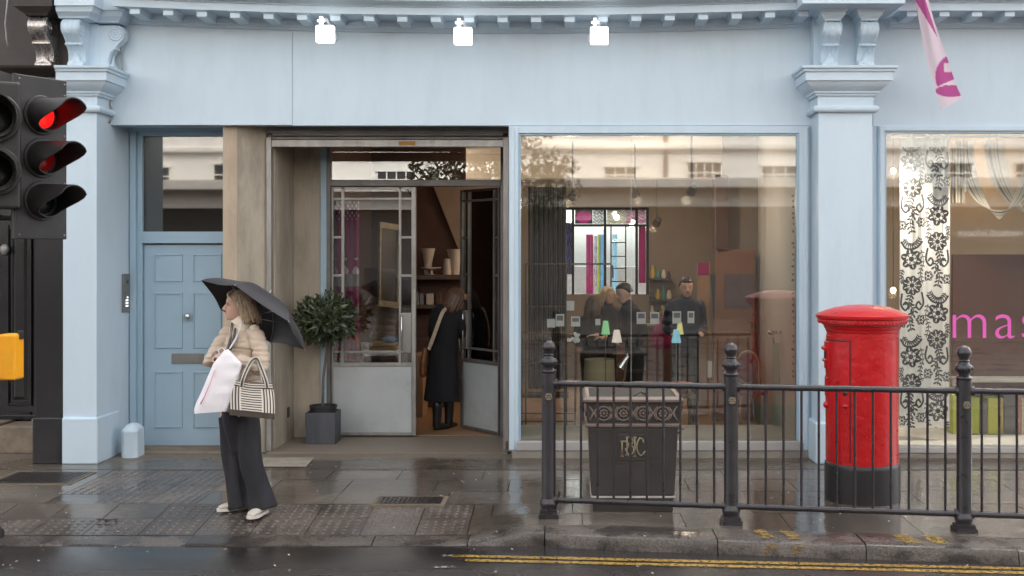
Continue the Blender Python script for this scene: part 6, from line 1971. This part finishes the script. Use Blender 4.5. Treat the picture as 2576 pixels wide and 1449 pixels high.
# counter and furniture
t = thing('counter', (X(1580, 16.4), 16.4, .02), 'dark wooden shop counter behind the people inside', 'counter')
b = B(); b.box(X(1490, 16.2), X(1740, 16.2), 16.25, 16.65, .02, .93); b.build('body', I['brown'], t, bevel=.01)
B().box(X(1485, 16.2), X(1748, 16.2), 16.20, 16.70, .932, .965).build('top', I['shelf'], t, bevel=.004)
t = thing('magenta_bag', tuple(P(1665, 870, 14.3)), 'magenta cloth bag standing between the two men inside the shop', 'bag')
b = B(); limb(b, [(P(1665, 800, 14.25), .03, .03), (P(1664, 830, 14.25), .10, .05), (P(1664, 868, 14.25), .13, .06)], Vector((1,0,0)), 4, 16); b.build('cloth', M['magenta_cloth'], t, smooth=True)
B().tube([(X(1664,14.25), 14.25, .03), (X(1664,14.25), 14.25, 1.3)], .012, 8).lathe([(0,.02),(.12,.02),(.12,.035),(0,.04)], (X(1664,14.25), 14.25, 0), 16).build('stand', M['steel_dark'], t, smooth=40)
# wall-side boards
def board(name, u0, u1, v0, v1, d, mat, label, cat, th=.03, skew=0):
    c = P((u0+u1)/2, v1, d)
    t = thing(name, (c.x, d, max(.02, c.z)), label, cat)
    b = B(); b.hexa([P(u0, v1, d), P(u1, v1, d), P(u1, v1, d)+Vector((0,th,0)), P(u0, v1, d)+Vector((0,th,0))], [P(u0+skew, v0, d), P(u1, v0, d), P(u1, v0, d)+Vector((0,th,0)), P(u0+skew, v0, d)+Vector((0,th,0))])
    b.build('board', mat, t, bevel=.003); return t
I['tan'] = pm('tan_board', (.34,.20,.11), .6, var=.1); I['rust'] = pm('rust_board', (.22,.095,.05), .6, var=.1)
bd1 = board('tall_door_panel', 1788, 1898, 628, 1112, 13.4, I['rust'], 'large rust-brown door panel leaning by the stair', 'panel', .05, 14)
B().box(X(1822, 13.4), X(1893, 13.4), 13.388, 13.399, Z(775, 13.4), Z(690, 13.4)).build('sunk_panel', pm('mauve_panel', (.12,.08,.085), .7), bd1)
board('sample_board', 1754, 1784, 661, 1085, 13.9, I['tan'], 'narrow tan sample board with a magenta square at its top', 'board')
t = bpy.data.objects['sample_board']; B().box(X(1755, 13.9), X(1783, 13.9), 13.885, 13.898, Z(692, 13.9), Z(661, 13.9)).build('magenta_square', M['magenta_cloth'], t)
board('ivory_tag', 1779, 1791, 908, 950, 13.2, pm('ivory', (.6,.56,.46), .7), 'small upright ivory card between the railing balusters and the door panel', 'card', .004)
t = thing('folded_cloth', tuple(P(1794, 805, 13.7)), 'slate blue pointed cloth hanging beside the door panel', 'cloth')
b = B(); b.prism([P(1786, 690, 13.7), P(1803, 690, 13.7), P(1795, 805, 13.7)], (0, .03, 0)); b.build('cloth', pm('slate_cloth', (.07,.09,.11), .8), t)
board('dark_column', 1800, 1832, 440, 628, 13.35, I['brown'], 'dark narrow column rising to the ceiling above the door panel', 'column', .06)
# chair, leaning glass, handrail
t = thing('chair', tuple(P(1885, 1080, 12.9)), 'chair with rounded maroon back at the right of the display window', 'chair')
b = B(); c = P(1880, 920, 12.9)
pts = [Vector((c.x + .13*math.cos(R(a)), 12.9, c.z + .18*math.sin(R(a)) - .02)) for a in range(0, 181, 15)]
b.tube([Vector((c.x+.13, 12.9, .03))] + pts + [Vector((c.x-.13, 12.9, .03))], .016, 8); b.tube([(c.x+.13, 12.55, .03), (c.x+.13, 12.55, .45)], .014, 6); b.tube([(c.x-.13, 12.55, .03), (c.x-.13, 12.55, .45)], .014, 6); b.build('frame', I['tan'], t, smooth=True)
b = B(); b.ball((c.x, 12.9, c.z-.02), .115, .03, .17, n=16, h=10); b.build('backrest', pm('maroon', (.16,.012,.02), .7), t, smooth=True)
b = B(); b.box(c.x-.16, c.x+.16, 12.5, 12.88, .43, .49); b.build('seat', bpy.data.materials['maroon'], t, bevel=.02)
t = thing('leaning_glass', tuple(P(1925, 1100, 12.4)), 'sheet of glass leaning near the white partition', 'glass')
b = B(); b.hexa([P(1893, 1100, 12.3), P(1935, 1100, 12.3), P(1935, 1100, 12.3)+Vector((0,.01,0)), P(1893, 1100, 12.3)+Vector((0,.01,0))], [P(1893, 905, 12.5), P(1900, 905, 12.5), P(1900, 905, 12.5)+Vector((0,.01,0)), P(1893, 905, 12.5)+Vector((0,.01,0))]); b.build('pane', M['glass_int'], t)
t = thing('stair_handrail', (RX-.12, 12.2, .16), 'chrome handrail end with glass balustrade on the white partition', 'handrail')
b = B(); b.tube([P(1938, 836, 12.1), P(1952, 836, 12.1)], .016, 8); b.ball(P(1938, 836, 12.1), .028); b.tube([P(1943, 838, 12.1), P(1946, 862, 12.1)], .010, 6); b.tube([P(1952, 836, 12.1), Vector((RX, 12.1, Z(836, 12.1)))], .014, 8); b.build('rail', M['chrome'], t, smooth=True)
B().box(X(1942, 12.1), X(1960, 12.1), 12.09, 12.10, .16, Z(862, 12.1)).build('glass_panel', M['glass_int'], t)
# tiny print down the partition, too small to read
b = B(); tr2 = random.Random(9)
for v in (492, 505, 520, 536, 548, 563, 582, 612, 622, 640, 654, 670, 690, 705, 738, 752, 768, 784, 800, 815, 846, 860, 880, 898, 916, 935, 948):
    y = 11.42; z = Z(v, y); n = tr2.choice([2, 3, 3, 4]); 
    for k in range(n):
        b.box(RX-.003, RX-.0015, y + .035*k, y + .035*k + .024, z-.011, z+.011)
tag(b.build('printed_text_column', I['grey'], None, at=(RX, 11.42, .9)), 'column of tiny grey print down the white partition', 'lettering', kind='stuff')

# more goods and lights deeper in the shop
pic = random.Random(6)
t = thing('wall_shelf', tuple(P(1660, 790, 17.8)), 'shelf of small vases on the rear wall between the window and the man in navy', 'shelf')
for v in (700, 752, 800): B().box(X(1636, 17.7), X(1690, 17.7), 17.6, 17.99, Z(v, 17.7)-.02, Z(v, 17.7)).build('board', I['shelf'], t)
for k in range(11):
    v = (700, 752, 800)[k % 3]; u = 1640 + (k//3)*14 + pic.uniform(-2, 2); h = pic.uniform(.10, .22); r = pic.uniform(.03, .05)
    c = P(u, v, 17.7); lab = '%s little vase on the %s board of the rear shelf, %s from its left' % (['yellow', 'dark', 'cream', 'teal'][k % 4], ['top', 'middle', 'bottom'][k % 3], ['first', 'second', 'third', 'fourth'][k//3])
    t2 = thing('vase', tuple(c), lab, 'vase', 'little vases on the rear shelf')
    B().lathe([(0, .001), (r*.7, .001), (r, h*.4), (r*.5, h*.8), (r*.6, h), (r*.5, h)], c, 14).build('vessel', pm('vase_%d' % k, [(.5,.36,.05), (.05,.05,.06), (.55,.5,.42), (.06,.22,.22)][k % 4], .4), t2, smooth=40)
for (u, v, d, lab) in ((1838, 600, 13.9, 'small warm bulb beside the dark column'),):
    c = P(u, v, d); t = thing('pendant_bulb', tuple(c), lab, 'lamp', 'pendant bulbs inside the shop')
    B().ball(c, .035, n=10, h=8).build('bulb', I['bulb'], t, smooth=True); B().tube([c + Vector((0,0,.03)), Vector((c.x, c.y, zc_))], .004, 6).build('flex', M['pot_black'], t)
    lamp('pendant_glow', c + Vector((0,-.02,-.07)), 22, (1, .74, .48), .04)
t = thing('low_table', (X(1640, 12.7), 12.7, .02), 'low dark table with bowls behind the railing balusters', 'table')
B().box(X(1590, 12.7), X(1745, 12.7), 12.5, 13.0, .40, .44).build('top', I['shelf'], t, bevel=.006)
for xx in (X(1594, 12.7), X(1741, 12.7)):
    for yy in (12.53, 12.97): B().box(xx-.02, xx+.02, yy-.02, yy+.02, .02, .399).build('leg', I['shelf'], t)
for k, (u, c_) in enumerate(((1612, (.45,.40,.33)), (1660, (.10,.16,.17)), (1712, (.35,.10,.08)))):
    c = Vector((X(u, 12.7), 12.7, .441)); t2 = thing('bowl', tuple(c), '%s bowl on the low dark table' % ['cream', 'teal', 'rust red'][k], 'bowl', 'bowls on the low table')
    B().lathe([(0, 0), (.05, 0), (.11, .07), (.13, .11), (.122, .11), (.10, .06), (.0, .02)], c, 20).build('vessel', pm('bowl_%d' % k, c_, .4), t2, smooth=40)
# ---- seen through the entrance
sh1 = thing('wall_shelves', (X(1100, 14.8), 14.8, .02), 'dark wooden shelves with pottery seen through the open door', 'shelves')
b = B(); b.box(X(900, 15.2), X(1172, 15.2), 15.1, 15.2, .02, zc_); b.build('back_panel', I['brown'], sh1)
B().box(X(1005, 14.8), X(1168, 14.8), 14.72, 15.1, Z(703, 14.8), Z(691, 14.8)).build('shelf', I['shelf'], sh1, bevel=.004)
B().box(X(920, 14.8), X(1120, 14.8), 14.72, 15.1, Z(776, 14.8), Z(766, 14.8)).build('shelf', I['shelf'], sh1, bevel=.004)
B().box(X(960, 14.8), X(1135, 14.8), 14.6, 15.1, .02, Z(850, 14.8)).build('cabinet', I['brown'], sh1, bevel=.006)
b = B(); b.prism([P(1090, 470, 15.05), P(1250, 470, 15.05), P(1250, 640, 15.05), P(1158, 640, 15.05)], (0, .04, 0)); tag(b.build('stair_soffit', pm('stair_plaster', (.30,.22,.17), .85), at=(X(1160,15.05),15.05,2.0)), 'sloping pale soffit of the stair above the shelves', 'stair')
def pot(prof, u, v, d, mat, label, cat='vase', group='pottery on the shelves'):
    c = P(u, v, d); t = thing(label.split(',')[0].split()[-1] if False else 'vase', tuple(c), label, cat, group)
    b = B(); b.lathe([(0, 0)] + prof, c, 20); b.build('vessel', mat, t, smooth=40)
I['clay'] = pm('pale_pottery', (.50,.42,.35), .6, var=.08)
zs = 691
pot([(.045, 0), (.05, .02), (.055, .15), (.08, .27), (.095, .34), (.088, .34), (.05, .15)], 1076, zs, 14.85, I['clay'], 'flared pale vase on the upper shelf left')
pot([(.06, 0), (.065, .02), (.075, .2), (.10, .33), (.092, .33), (.06, .1)], 1143, zs, 14.85, I['clay'], 'tall grey vase at the right end of the upper shelf')
pot([(.05, 0), (.02, .02), (.02, .06), (.13, .085), (.13, .095), (0, .09)], 1084, zs, 14.78, I['clay'], 'white pedestal dish in front of the flared vase', 'dish')
pot([(.05, 0), (.055, .03), (.045, .18), (.05, .20), (0, .21)], 1124, zs, 14.80, I['clay'], 'stubby pale jar between the dish and the tall vase', 'jar')
for k, (u, w, h, m_) in enumerate([(1050, 8, 30, 'grey'), (1061, 9, 28, 'grey'), (1082, 18, 28, 'clay'), (1103, 12, 30, 'brown')]):
    lab = ['thin grey book on the lower shelf beside the door edge', 'pale-spined book on the lower shelf', 'square cream box on the lower shelf', 'dark box on the lower shelf by the visitor'][k]
    t = thing('book' if k < 2 else 'box', tuple(P(u, 766, 14.85)), lab, 'book' if k < 2 else 'box')
    B().box(X(u-w/2, 14.85), X(u+w/2, 14.85), 14.8, 14.98, Z(766, 14.85)+.001, Z(766-h, 14.85)).build('cover', I[m_], t, bevel=.004)
B().box(X(1045, 13.9), X(1068, 13.9), 13.7, 14.2, .02, Z(890, 13.9)).build('side_cabinet', I['tan'], sh1)
# mirror, fabric and table behind the closed leaf
t = thing('mirror', tuple(P(975, 770, 13.9)), 'tall gilt-framed mirror leaning behind the glazed door', 'mirror')
b = B(); q = [P(949, 770, 13.8), P(997, 775, 14.2), P(1001, 566, 14.25), P(951, 558, 13.85)]
def quadframe(bb, q, w, th):
    c = sum(q, Vector())/4; inn = [p.lerp(c, w) for p in q]; n = (q[1]-q[0]).cross(q[3]-q[0]).normalized()*th
    for i in range(4):
        j = (i+1) % 4
        bb.hexa([q[i], q[j], inn[j], inn[i]], [q[i]+n, q[j]+n, inn[j]+n, inn[i]+n])
    return inn, n
inn, n_ = quadframe(b, q, .14, .03); b.build('gilt_frame', M['gold'], t)
b = B(); b.add([p + n_*.4 for p in inn], [(0,1,2,3)]); b.build('mirror_glass', pm('old_mirror', (.30,.32,.33), .08, metal=1, var=.1), t)
MG2 = (.30,.012,.12)
def mpat(s, t):
    if t < .12 and math.sin(s*40)*math.sin(t*150) > .45: return (.6,.5,.5)
    if .36 < t < .46 and math.sin(s*16)+math.sin(t*60) > .6: return (.75,.7,.68)
    if .46 < t < .54: return (.3,.26,.27)
    if t > .62 and math.sin(s*9 + 3*math.sin(t*18)) > .2: return (.42,.37,.37) if t < .85 else (.45,.05,.05)
    return MG2
fabric(834, 903, 505, 905, 12.75, MG2, 'magenta printed fabric hanging behind the glazed door', pat=mpat, waves=3, amp=.03, nu=60, nv=140, mat='print', group=None, name='printed_drape', cat='fabric')
tb_ = thing('side_table', tuple(P(965, 905, 13.2)), 'table with folded goods behind the glazed door', 'table')
b = B(); b.box(X(905, 13.2), X(1015, 13.2), 13.0, 13.5, .78, .81); b.build('top', I['shelf'], tb_)
for xx in (X(908, 13.2), X(1012, 13.2)):
    for yy in (13.03, 13.47): B().box(xx-.02, xx+.02, yy-.02, yy+.02, .02, .779).build('leg', I['shelf'], tb_)
t = thing('white_pot', tuple(P(921, 893, 13.1)), 'white patterned pot on the table behind the glazed door', 'pot'); c = Vector((X(921, 13.1), 13.1, .811)); B().lathe([(0,0), (.045,0), (.06,.15), (.055,.15), (.045,.02)], c, 18).build('vessel', I['paper'], t, smooth=40)
t = thing('folded_linen', tuple(P(965, 893, 13.15)), 'stack of folded tan linen on the table behind the glazed door', 'linen')
for k in range(3):
    B().box(X(930, 13.15), X(1000-4*k, 13.15), 13.05, 13.4, .812+.05*k, .858+.05*k).build('folded_piece', [I['paper'], I['tan'], pm('tan_linen', (.42,.29,.15), .8)][k], t, bevel=.015)
t = thing('blue_cloth', (X(985, 13.2), 13.2, .97), 'blue crumpled cloth on top of the folded linen', 'cloth'); B().ball((X(982, 13.2), 13.2, .985), .10, .09, .04).build('cloth', pm('blue_cloth', (.04,.16,.36), .8), t, smooth=True)

# ---- right display window room
b = B(); b.box(2.9, 6.4, 13.0, 13.1, 0, zc_); st(b, 'wall_back_right', pm('cream_wall', (.36,.275,.20), .85, var=.05))
b = B(); b.box(2.9, 6.4, 11.52, 13.0, zc_, zc_+.1); st(b, 'ceiling_right', I['ceil'])
b = B(); b.box(2.88, 2.93, 11.52, 13.0, 0, zc_); st(b, 'wall_side_right', I['white'])
b = B(); b.box(2.94, 6.4, 11.19, 13.0, 0, .10); st(b, 'display_platform_right', I['platform'])
t = board('brown_screen', 2396, 2900, 640, 1010, 12.2, pm('chocolate_screen', (.075,.03,.022), .5, var=.12), 'dark chocolate brown screen standing behind the pink lettering', 'screen', .05)
# damask curtain (print generated as a repeat of flowers, scrolls and sprigs)
PW, PH = 63, 245                      # half the cloth width and one repeat, in photo pixels
def damask_tile():
    K = 3; H_, W_ = PH*K, PW*K
    yy, xx = np.mgrid[0:H_, 0:W_]; xx = xx / K; yy = yy / K
    img = np.zeros((H_, W_), bool)
    def ell(cx, cy, rx, ry, a=0.0, val=True):
        for oy in (-PH, 0, PH):
            dx, dy = xx - cx, yy - cy - oy
            u_, v_ = dx*math.cos(a) + dy*math.sin(a), -dx*math.sin(a) + dy*math.cos(a)
            img[(u_/rx)**2 + (v_/ry)**2 < 1] = val
    def flower(cx, cy, r, n, a0=0):
        for k in range(n):
            a = a0 + 2*PI*k/n; ell(cx + r*.62*math.cos(a), cy + r*.62*math.sin(a), r*.42, r*.36, a)
        ell(cx, cy, r*.5, r*.5, 0, False); ell(cx, cy, r*.26, r*.26)
        for k in range(n):
            a = a0 + 2*PI*(k+.5)/n; ell(cx + r*.40*math.cos(a), cy + r*.40*math.sin(a), r*.09, r*.09)
            a = a0 + 2*PI*k/n; ell(cx + r*.72*math.cos(a), cy + r*.72*math.sin(a), r*.17, r*.05, a, False)
    def stem(pts, r, leaf_=0, side=1):
        sm_ = catmull([(p[0], p[1]) for p in pts], 14)
        for i, (px_, py_) in enumerate(sm_):
            ell(px_, py_, r, r)
            if leaf_ and i % 5 == 2 and i + 1 < len(sm_):
                a = math.atan2(sm_[i+1][1]-py_, sm_[i+1][0]-px_)
                for sg in (-1, 1):
                    b_ = a + sg*.9; ell(px_ + leaf_*math.cos(b_), py_ + leaf_*math.sin(b_), leaf_*.72, leaf_*.34, b_)
    flower(29, 62, 26, 6, .3); flower(31, 128, 24, 9)
    stem([(4, 20), (14, 34), (28, 37), (44, 32), (56, 18)], 2.6); stem([(10, 12), (18, 24), (30, 28), (42, 22), (50, 10)], 1.3, 5)
    stem([(30, 150), (24, 172), (36, 192), (26, 214), (30, 240)], 1.5, 7.5)
    stem([(54, 40), (60, 70), (52, 96), (58, 122)], 1.2, 5)
    stem([(6, 150), (4, 176), (14, 190), (22, 180), (16, 170), (10, 176)], 2.5); stem([(56, 146), (60, 172), (50, 188), (42, 178), (48, 169), (53, 175)], 2.5)
    stem([(8, 88), (3, 104), (8, 118)], 1.2, 5); flower(54, 214, 13, 6); flower(6, 222, 13, 6)
    return img
TILE = damask_tile()
def damask(s, t):
    x = s*2*PW; c = int(x >= PW); x = x - c*PW
    if c: x = PW - x - .01
    y = (t*730 + (c*110)) % PH
    k = TILE[min(TILE.shape[0]-1, int(y*3)), max(0, min(TILE.shape[1]-1, int(x*3)))]
    return (.035, .032, .035) if k else (.86, .82, .79)
dc = P(2324, 1076, 11.5)
def dcur(s, t):
    t_ = t
    d = 11.5 + .022*math.sin(s*2*PI*2.6 + .5) + .006*math.sin(s*2*PI*7 + t*2)
    v = lerp(344, 1076, t_) + (6*math.sin(s*20) if t < .02 else 0)
    return P(lerp(2262, 2388, s) + 3*math.sin(t*6)*.3, v, d)
t = thing('damask_curtain', tuple(dc), 'white curtain with black damask flowers in the right display window', 'curtain')
grid('cloth', dcur, 190, 900, M['print'], t, lambda s, tt: np.array(damask(s, tt)) if tt > .035 else np.array((.72,.68,.66)))
b = B(); b.tube([P(2240, 345, 11.5), P(2700, 345, 11.5)], .014, 8); b.build('rail', M['chrome'], t, smooth=True)
# striped cloths looped over the rail
def stripes(s, t):
    q = (s*5.2) % 1
    return (.05,.045,.045) if q < .36 else (.62,.52,.40)
t = thing('striped_curtain', tuple(P(2412, 512, 11.7)), 'black and cream striped cloth hanging right of the damask curtain', 'curtain')
grid('cloth', lambda s, tt: P(lerp(2392, 2432, s), lerp(372, 440 + 70*(1 if s < .85 else .6), tt), 11.72 + .02*math.sin(s*14)), 50, 20, M['print'], t, stripes)
def rib(u0, u1, vb, d, label, du):
    t = thing('looped_cloth', tuple(P((u0+u1)/2, vb, d)), label, 'cloth', 'cream striped cloths looped from the rail')
    def fn(s, tt):
        a = PI*tt; uc, hw = (u0+u1)/2, (u1-u0)/2
        w = (s-.5)*du
        u = uc - hw*math.cos(a)*(1 - .35*math.sin(a)) ; v = 355 + (vb-355)*math.sin(a)**.6
        tu, tv = math.sin(a), -math.cos(a)*1.5
        n = math.hypot(tu, tv) + .3
        return P(u + w*(-tv/n)*.9, v + w*tu/n*.5, d + .05*math.sin(a) + .03*s)
    def cf(s, tt): return (.12,.11,.10) if (.22 < s < .33 or .45 < s < .50 or .62 < s < .66) else (.66,.57,.46)
    grid('cloth', fn, 40, 60, M['print'], t, cf)
rib(2425, 2600, 540, 11.75, 'nearer cream striped cloth looped low in the right window', 60)
rib(2500, 2720, 550, 11.95, 'farther cream striped cloth looped behind in the right window', 70)
# goods at the foot
cols = [(.42,.46,.04), (.42,.46,.04), (.16,.13,.12), (.50,.50,.06), (.42,.30,.05), (.10,.09,.09), (.45,.20,.14), (.55,.50,.40), (.40,.05,.12), (.45,.42,.05), (.30,.24,.18), (.46,.47,.05)]
u = 2392
cr_ = random.Random(3)
BOOKL = ['broad lime fabric book, first in the row by the damask curtain', 'second broad lime fabric book in the row from the damask curtain', 'charcoal fabric book just right of the two broad lime ones',
         'lime fabric book between the charcoal and the ochre one', 'ochre fabric book left of the black one in the right window', 'black fabric book in the row at the foot of the right window',
         'salmon fabric book right of the black one in the right window', 'cream fabric book between the salmon and the crimson one', 'crimson fabric book in the row at the foot of the right window',
         'olive yellow fabric book right of the crimson one', 'taupe fabric book near the end of the sample row', 'last lime fabric book at the right end of the sample row']
for k, c_ in enumerate(cols):
    w = cr_.choice([10, 14, 20, 30]) if k > 1 else 34
    top = cr_.uniform(985, 1010)
    t = thing('fabric_book', tuple(P(u + w/2, 1095, 11.95)), BOOKL[k], 'book', 'sample books in the right window')
    B().box(X(u, 11.95), X(u+w-1, 11.95), 11.9, 12.15, .101, Z(top, 11.95)).build('cover', pm('book_%d' % k, c_, .6, var=.1), t, bevel=.006)
    u += w
t = thing('glass_table', tuple(P(2500, 960, 12.0)), 'pale glass-topped table behind the sample books', 'table')
b = B(); b.box(X(2400, 12.0), X(2800, 12.0), 11.75, 12.15, Z(955, 12.0), Z(950, 12.0)); b.build('top', pm('milky_top', (.5,.5,.46), .15), t)
for xx in (2405, 2790): B().box(X(xx, 12.0), X(xx+6, 12.0), 12.10, 12.14, .101, Z(956, 12.0)).build('leg', M['chrome'], t)
# warm bulbs
def bulb(u, v, d, watt, label):
    c = P(u, v, d); t = thing('bulb_lamp', tuple(c), label, 'lamp', 'bare bulbs in the right window')
    B().ball(c, .03, n=10, h=8).build('bulb', I['bulb'], t, smooth=True)
    B().tube([c + Vector((0,0,.02)), Vector((c.x, c.y, zc_))], .005, 6).build('flex', M['pot_black'], t)
    lamp('bulb_glow', c + Vector((0, -.0, -.05)), watt, (1, .7, .42), .04)
bulb(2246, 430, 11.72, 7, 'bare bulb glowing beside the damask curtain, upper one')
bulb(2246, 730, 11.72, 7, 'bare bulb glowing beside the damask curtain, lower one')
bulb(2488, 402, 12.5, 7, 'left of two bare bulbs among the looped cloths')
bulb(2506, 398, 12.5, 7, 'right of two bare bulbs among the looped cloths')
for xk, lab in ((3.25, 'white spotlight on the ceiling above the damask curtain'), (4.1, 'white spotlight on the ceiling above the looped cloths')):
    c = Vector((xk, 11.27, zc_ - .13)); t = thing('window_spotlight', tuple(c), lab, 'lamp', 'spotlights over the right window display')
    B().tube([c, c + Vector((0,0,.2))], .012, 8).lathe([(.03, .0), (.04, -.08), (.035, -.08), (.025, 0)], c, 14).build('housing', M['bracket_white'], t, smooth=40)
    ld = bpy.data.lights.new('window_spot_glow', 'SPOT'); ld.energy = 60; ld.color = (1, .88, .74); ld.spot_size = R(75); ld.spot_blend = .9; ld.shadow_soft_size = .04
    lo = bpy.data.objects.new('window_spot_glow', ld); COL.objects.link(lo); lo.location = c + Vector((0, .0, -.10))
    lo.rotation_euler = (Vector((xk + .15, 11.56, 1.0)) - lo.location).to_track_quat('-Z', 'Y').to_euler()
# pink lettering on the glass
lt = thing('window_lettering', tuple(P(2480, 850, FAS-.004)), 'pink letters reading mas on the right window glass', 'lettering')
o = text_mesh('letters', 'mas', 1.0, pm('pink_vinyl_glow', (.72, .11, .47), .5, var=.02, emit=(.9,.12,.55), estr=.02), Matrix.Identity(4), None, depth=0.002, offset=-.012, spacing=1.12)  # letters are given a faint pink glow of their own
me = o.data; xsv = [v.co.x for v in me.vertices]; ysv = [v.co.y for v in me.vertices]
sy = (60*FAS/F) / (max(ysv) - min(ysv)); sx = (212*FAS/F) / (max(xsv) - min(xsv))
bx0, by0 = min(xsv), min(ysv)
for v in me.vertices:
    x, y, z = v.co
    v.co = (X(2395, FAS) + (x-bx0)*sx - lt.location.x, FAS - .006 - z*sy - lt.location.y, Z(851, FAS) + (y-by0)*sy - lt.location.z)
o.parent = lt

# ------------------------------------------------------------------ across the road (seen only mirrored in the glass)
ob = thing('stucco_terrace', (0, -12, 0), 'white stucco terrace across the road, mirrored in the shop glass', 'building')
WHs = pm('white_stucco', (.86,.82,.76), .8, var=.05, scale=1)
B().box(-30, 30, -13, -12.02, 3.4, 11).build('wall', WHs, ob)
B().box(-30, 30, -13, -12.2, 0, 3.4).build('shop_wall', pm('dark_shops', (.022,.020,.019), .7, var=.5, scale=.6), ob)
B().box(-30, 30, -12.0, -11.2, 3.92, 4.22).build('ledge', pm('stucco_ledge', (.50,.47,.43), .8), ob, bevel=.03)
B().box(-30, 30, -12.02, -11.85, 5.1, 5.28).build('string_course', WHs, ob, bevel=.04)
B().box(-30, 30, -12.02, -11.7, 10.6, 11.1).build('parapet', WHs, ob, bevel=.04)
dkg = pm('dark_window', (.03,.032,.035), .1)
wr = random.Random(21)
for k in range(-9, 10):
    x = 1.6 + 2.43*k + wr.uniform(-.25, .25)
    for (z0, z1, w) in ((4.1, 4.62 + wr.uniform(-.05, .14), wr.uniform(.46, .66)), (6.2, 8.4, .55)):
        if wr.random() < .18 and z0 < 5: continue
        b = B(); b.box(x-w, x+w, -12.03, -12.005, z0, z1); wn = b.build('window', dkg, ob)
        b = B(); n_ = wr.choice([2, 3, 4])
        for i in range(n_+1): b.box(x-w+i*2*w/n_-.02, x-w+i*2*w/n_+.02, -12.005, -11.985, z0, z1)
        b.box(x-w, x+w, -12.0045, -11.984, (z0+z1)/2-.02, (z0+z1)/2+.02); b.box(x-w-.05, x+w+.05, -12.004, -11.95, z1, z1+.06)
        b.build('glazing_bars', WHs, wn)
B().box(9.0, 17, -12.19, -12.1, 2.3, 2.95).build('sign_board', pm('sign_black', (.02,.02,.02), .6), ob)
text_mesh('sign_letters', 'rettbudl lefootit', .30, pm('sign_white', (.8,.8,.8), .6), Matrix.Translation((13.6, -12.095, 2.52)) @ Matrix.Rotation(PI, 4, 'Z') @ Matrix.Rotation(PI/2, 4, 'X'), ob)
for xd in (-9.3, -2.2, 2.9, 8.4): B().tube([(xd, -11.97, 4.2), (xd, -11.97, 10.6)], .07, 8).build('downpipe', pm('grey_pipe', (.35,.33,.31), .6), ob, smooth=True)
b = B(); b.box(-30, 30, -12.2, -6, -.115, 0.0); tag(b.build('far_pavement', M['slab']), kind='structure')
st_ = thing('street_tree', (-2.0, -5.2, 0), 'leafy street tree across the road, mirrored in the shop glass', 'tree')
b = B(); b.tube([(-2.0,-5.2,-.1), (-1.95,-5.2,1.5), (-2.05,-5.15,3)], [.16, .13, .10], 10)
tq = random.Random(8)
for k in range(9):
    a = k*.7; b.tube([(-2.02,-5.17,2.0+.1*k), (-2.0+math.cos(a)*.8, -5.2+math.sin(a)*.6, 2.9+.1*k), (-2.0+math.cos(a)*1.7, -5.2+math.sin(a)*1.2, 3.5+.12*k)], [.06,.04,.02], 6)
b.build('trunk', M['bark'], st_, smooth=True)
b = B()
for k in range(5200):
    while True:
        q = Vector((tq.uniform(-1,1), tq.uniform(-1,1), tq.uniform(-1,1)))
        if q.length < 1: break
    p = Vector((-2.0 + q.x*2.35, -5.2 + q.y*1.6, 3.75 + q.z*1.45))
    if noise.noise(p*1.3) < -.12: continue
    a = Vector((tq.uniform(-1,1), tq.uniform(-1,1), tq.uniform(-1,1))).normalized()*.085; c = a.cross(Vector((tq.uniform(-1,1), tq.uniform(-1,1), 1))).normalized()*.05
    b.add([p-a, p+c, p+a, p-c], [(0,1,2,3)])
tag(b.build('crown', pm('plane_leaf', (.018,.03,.010), .6, var=.3, scale=2), st_), kind='stuff')
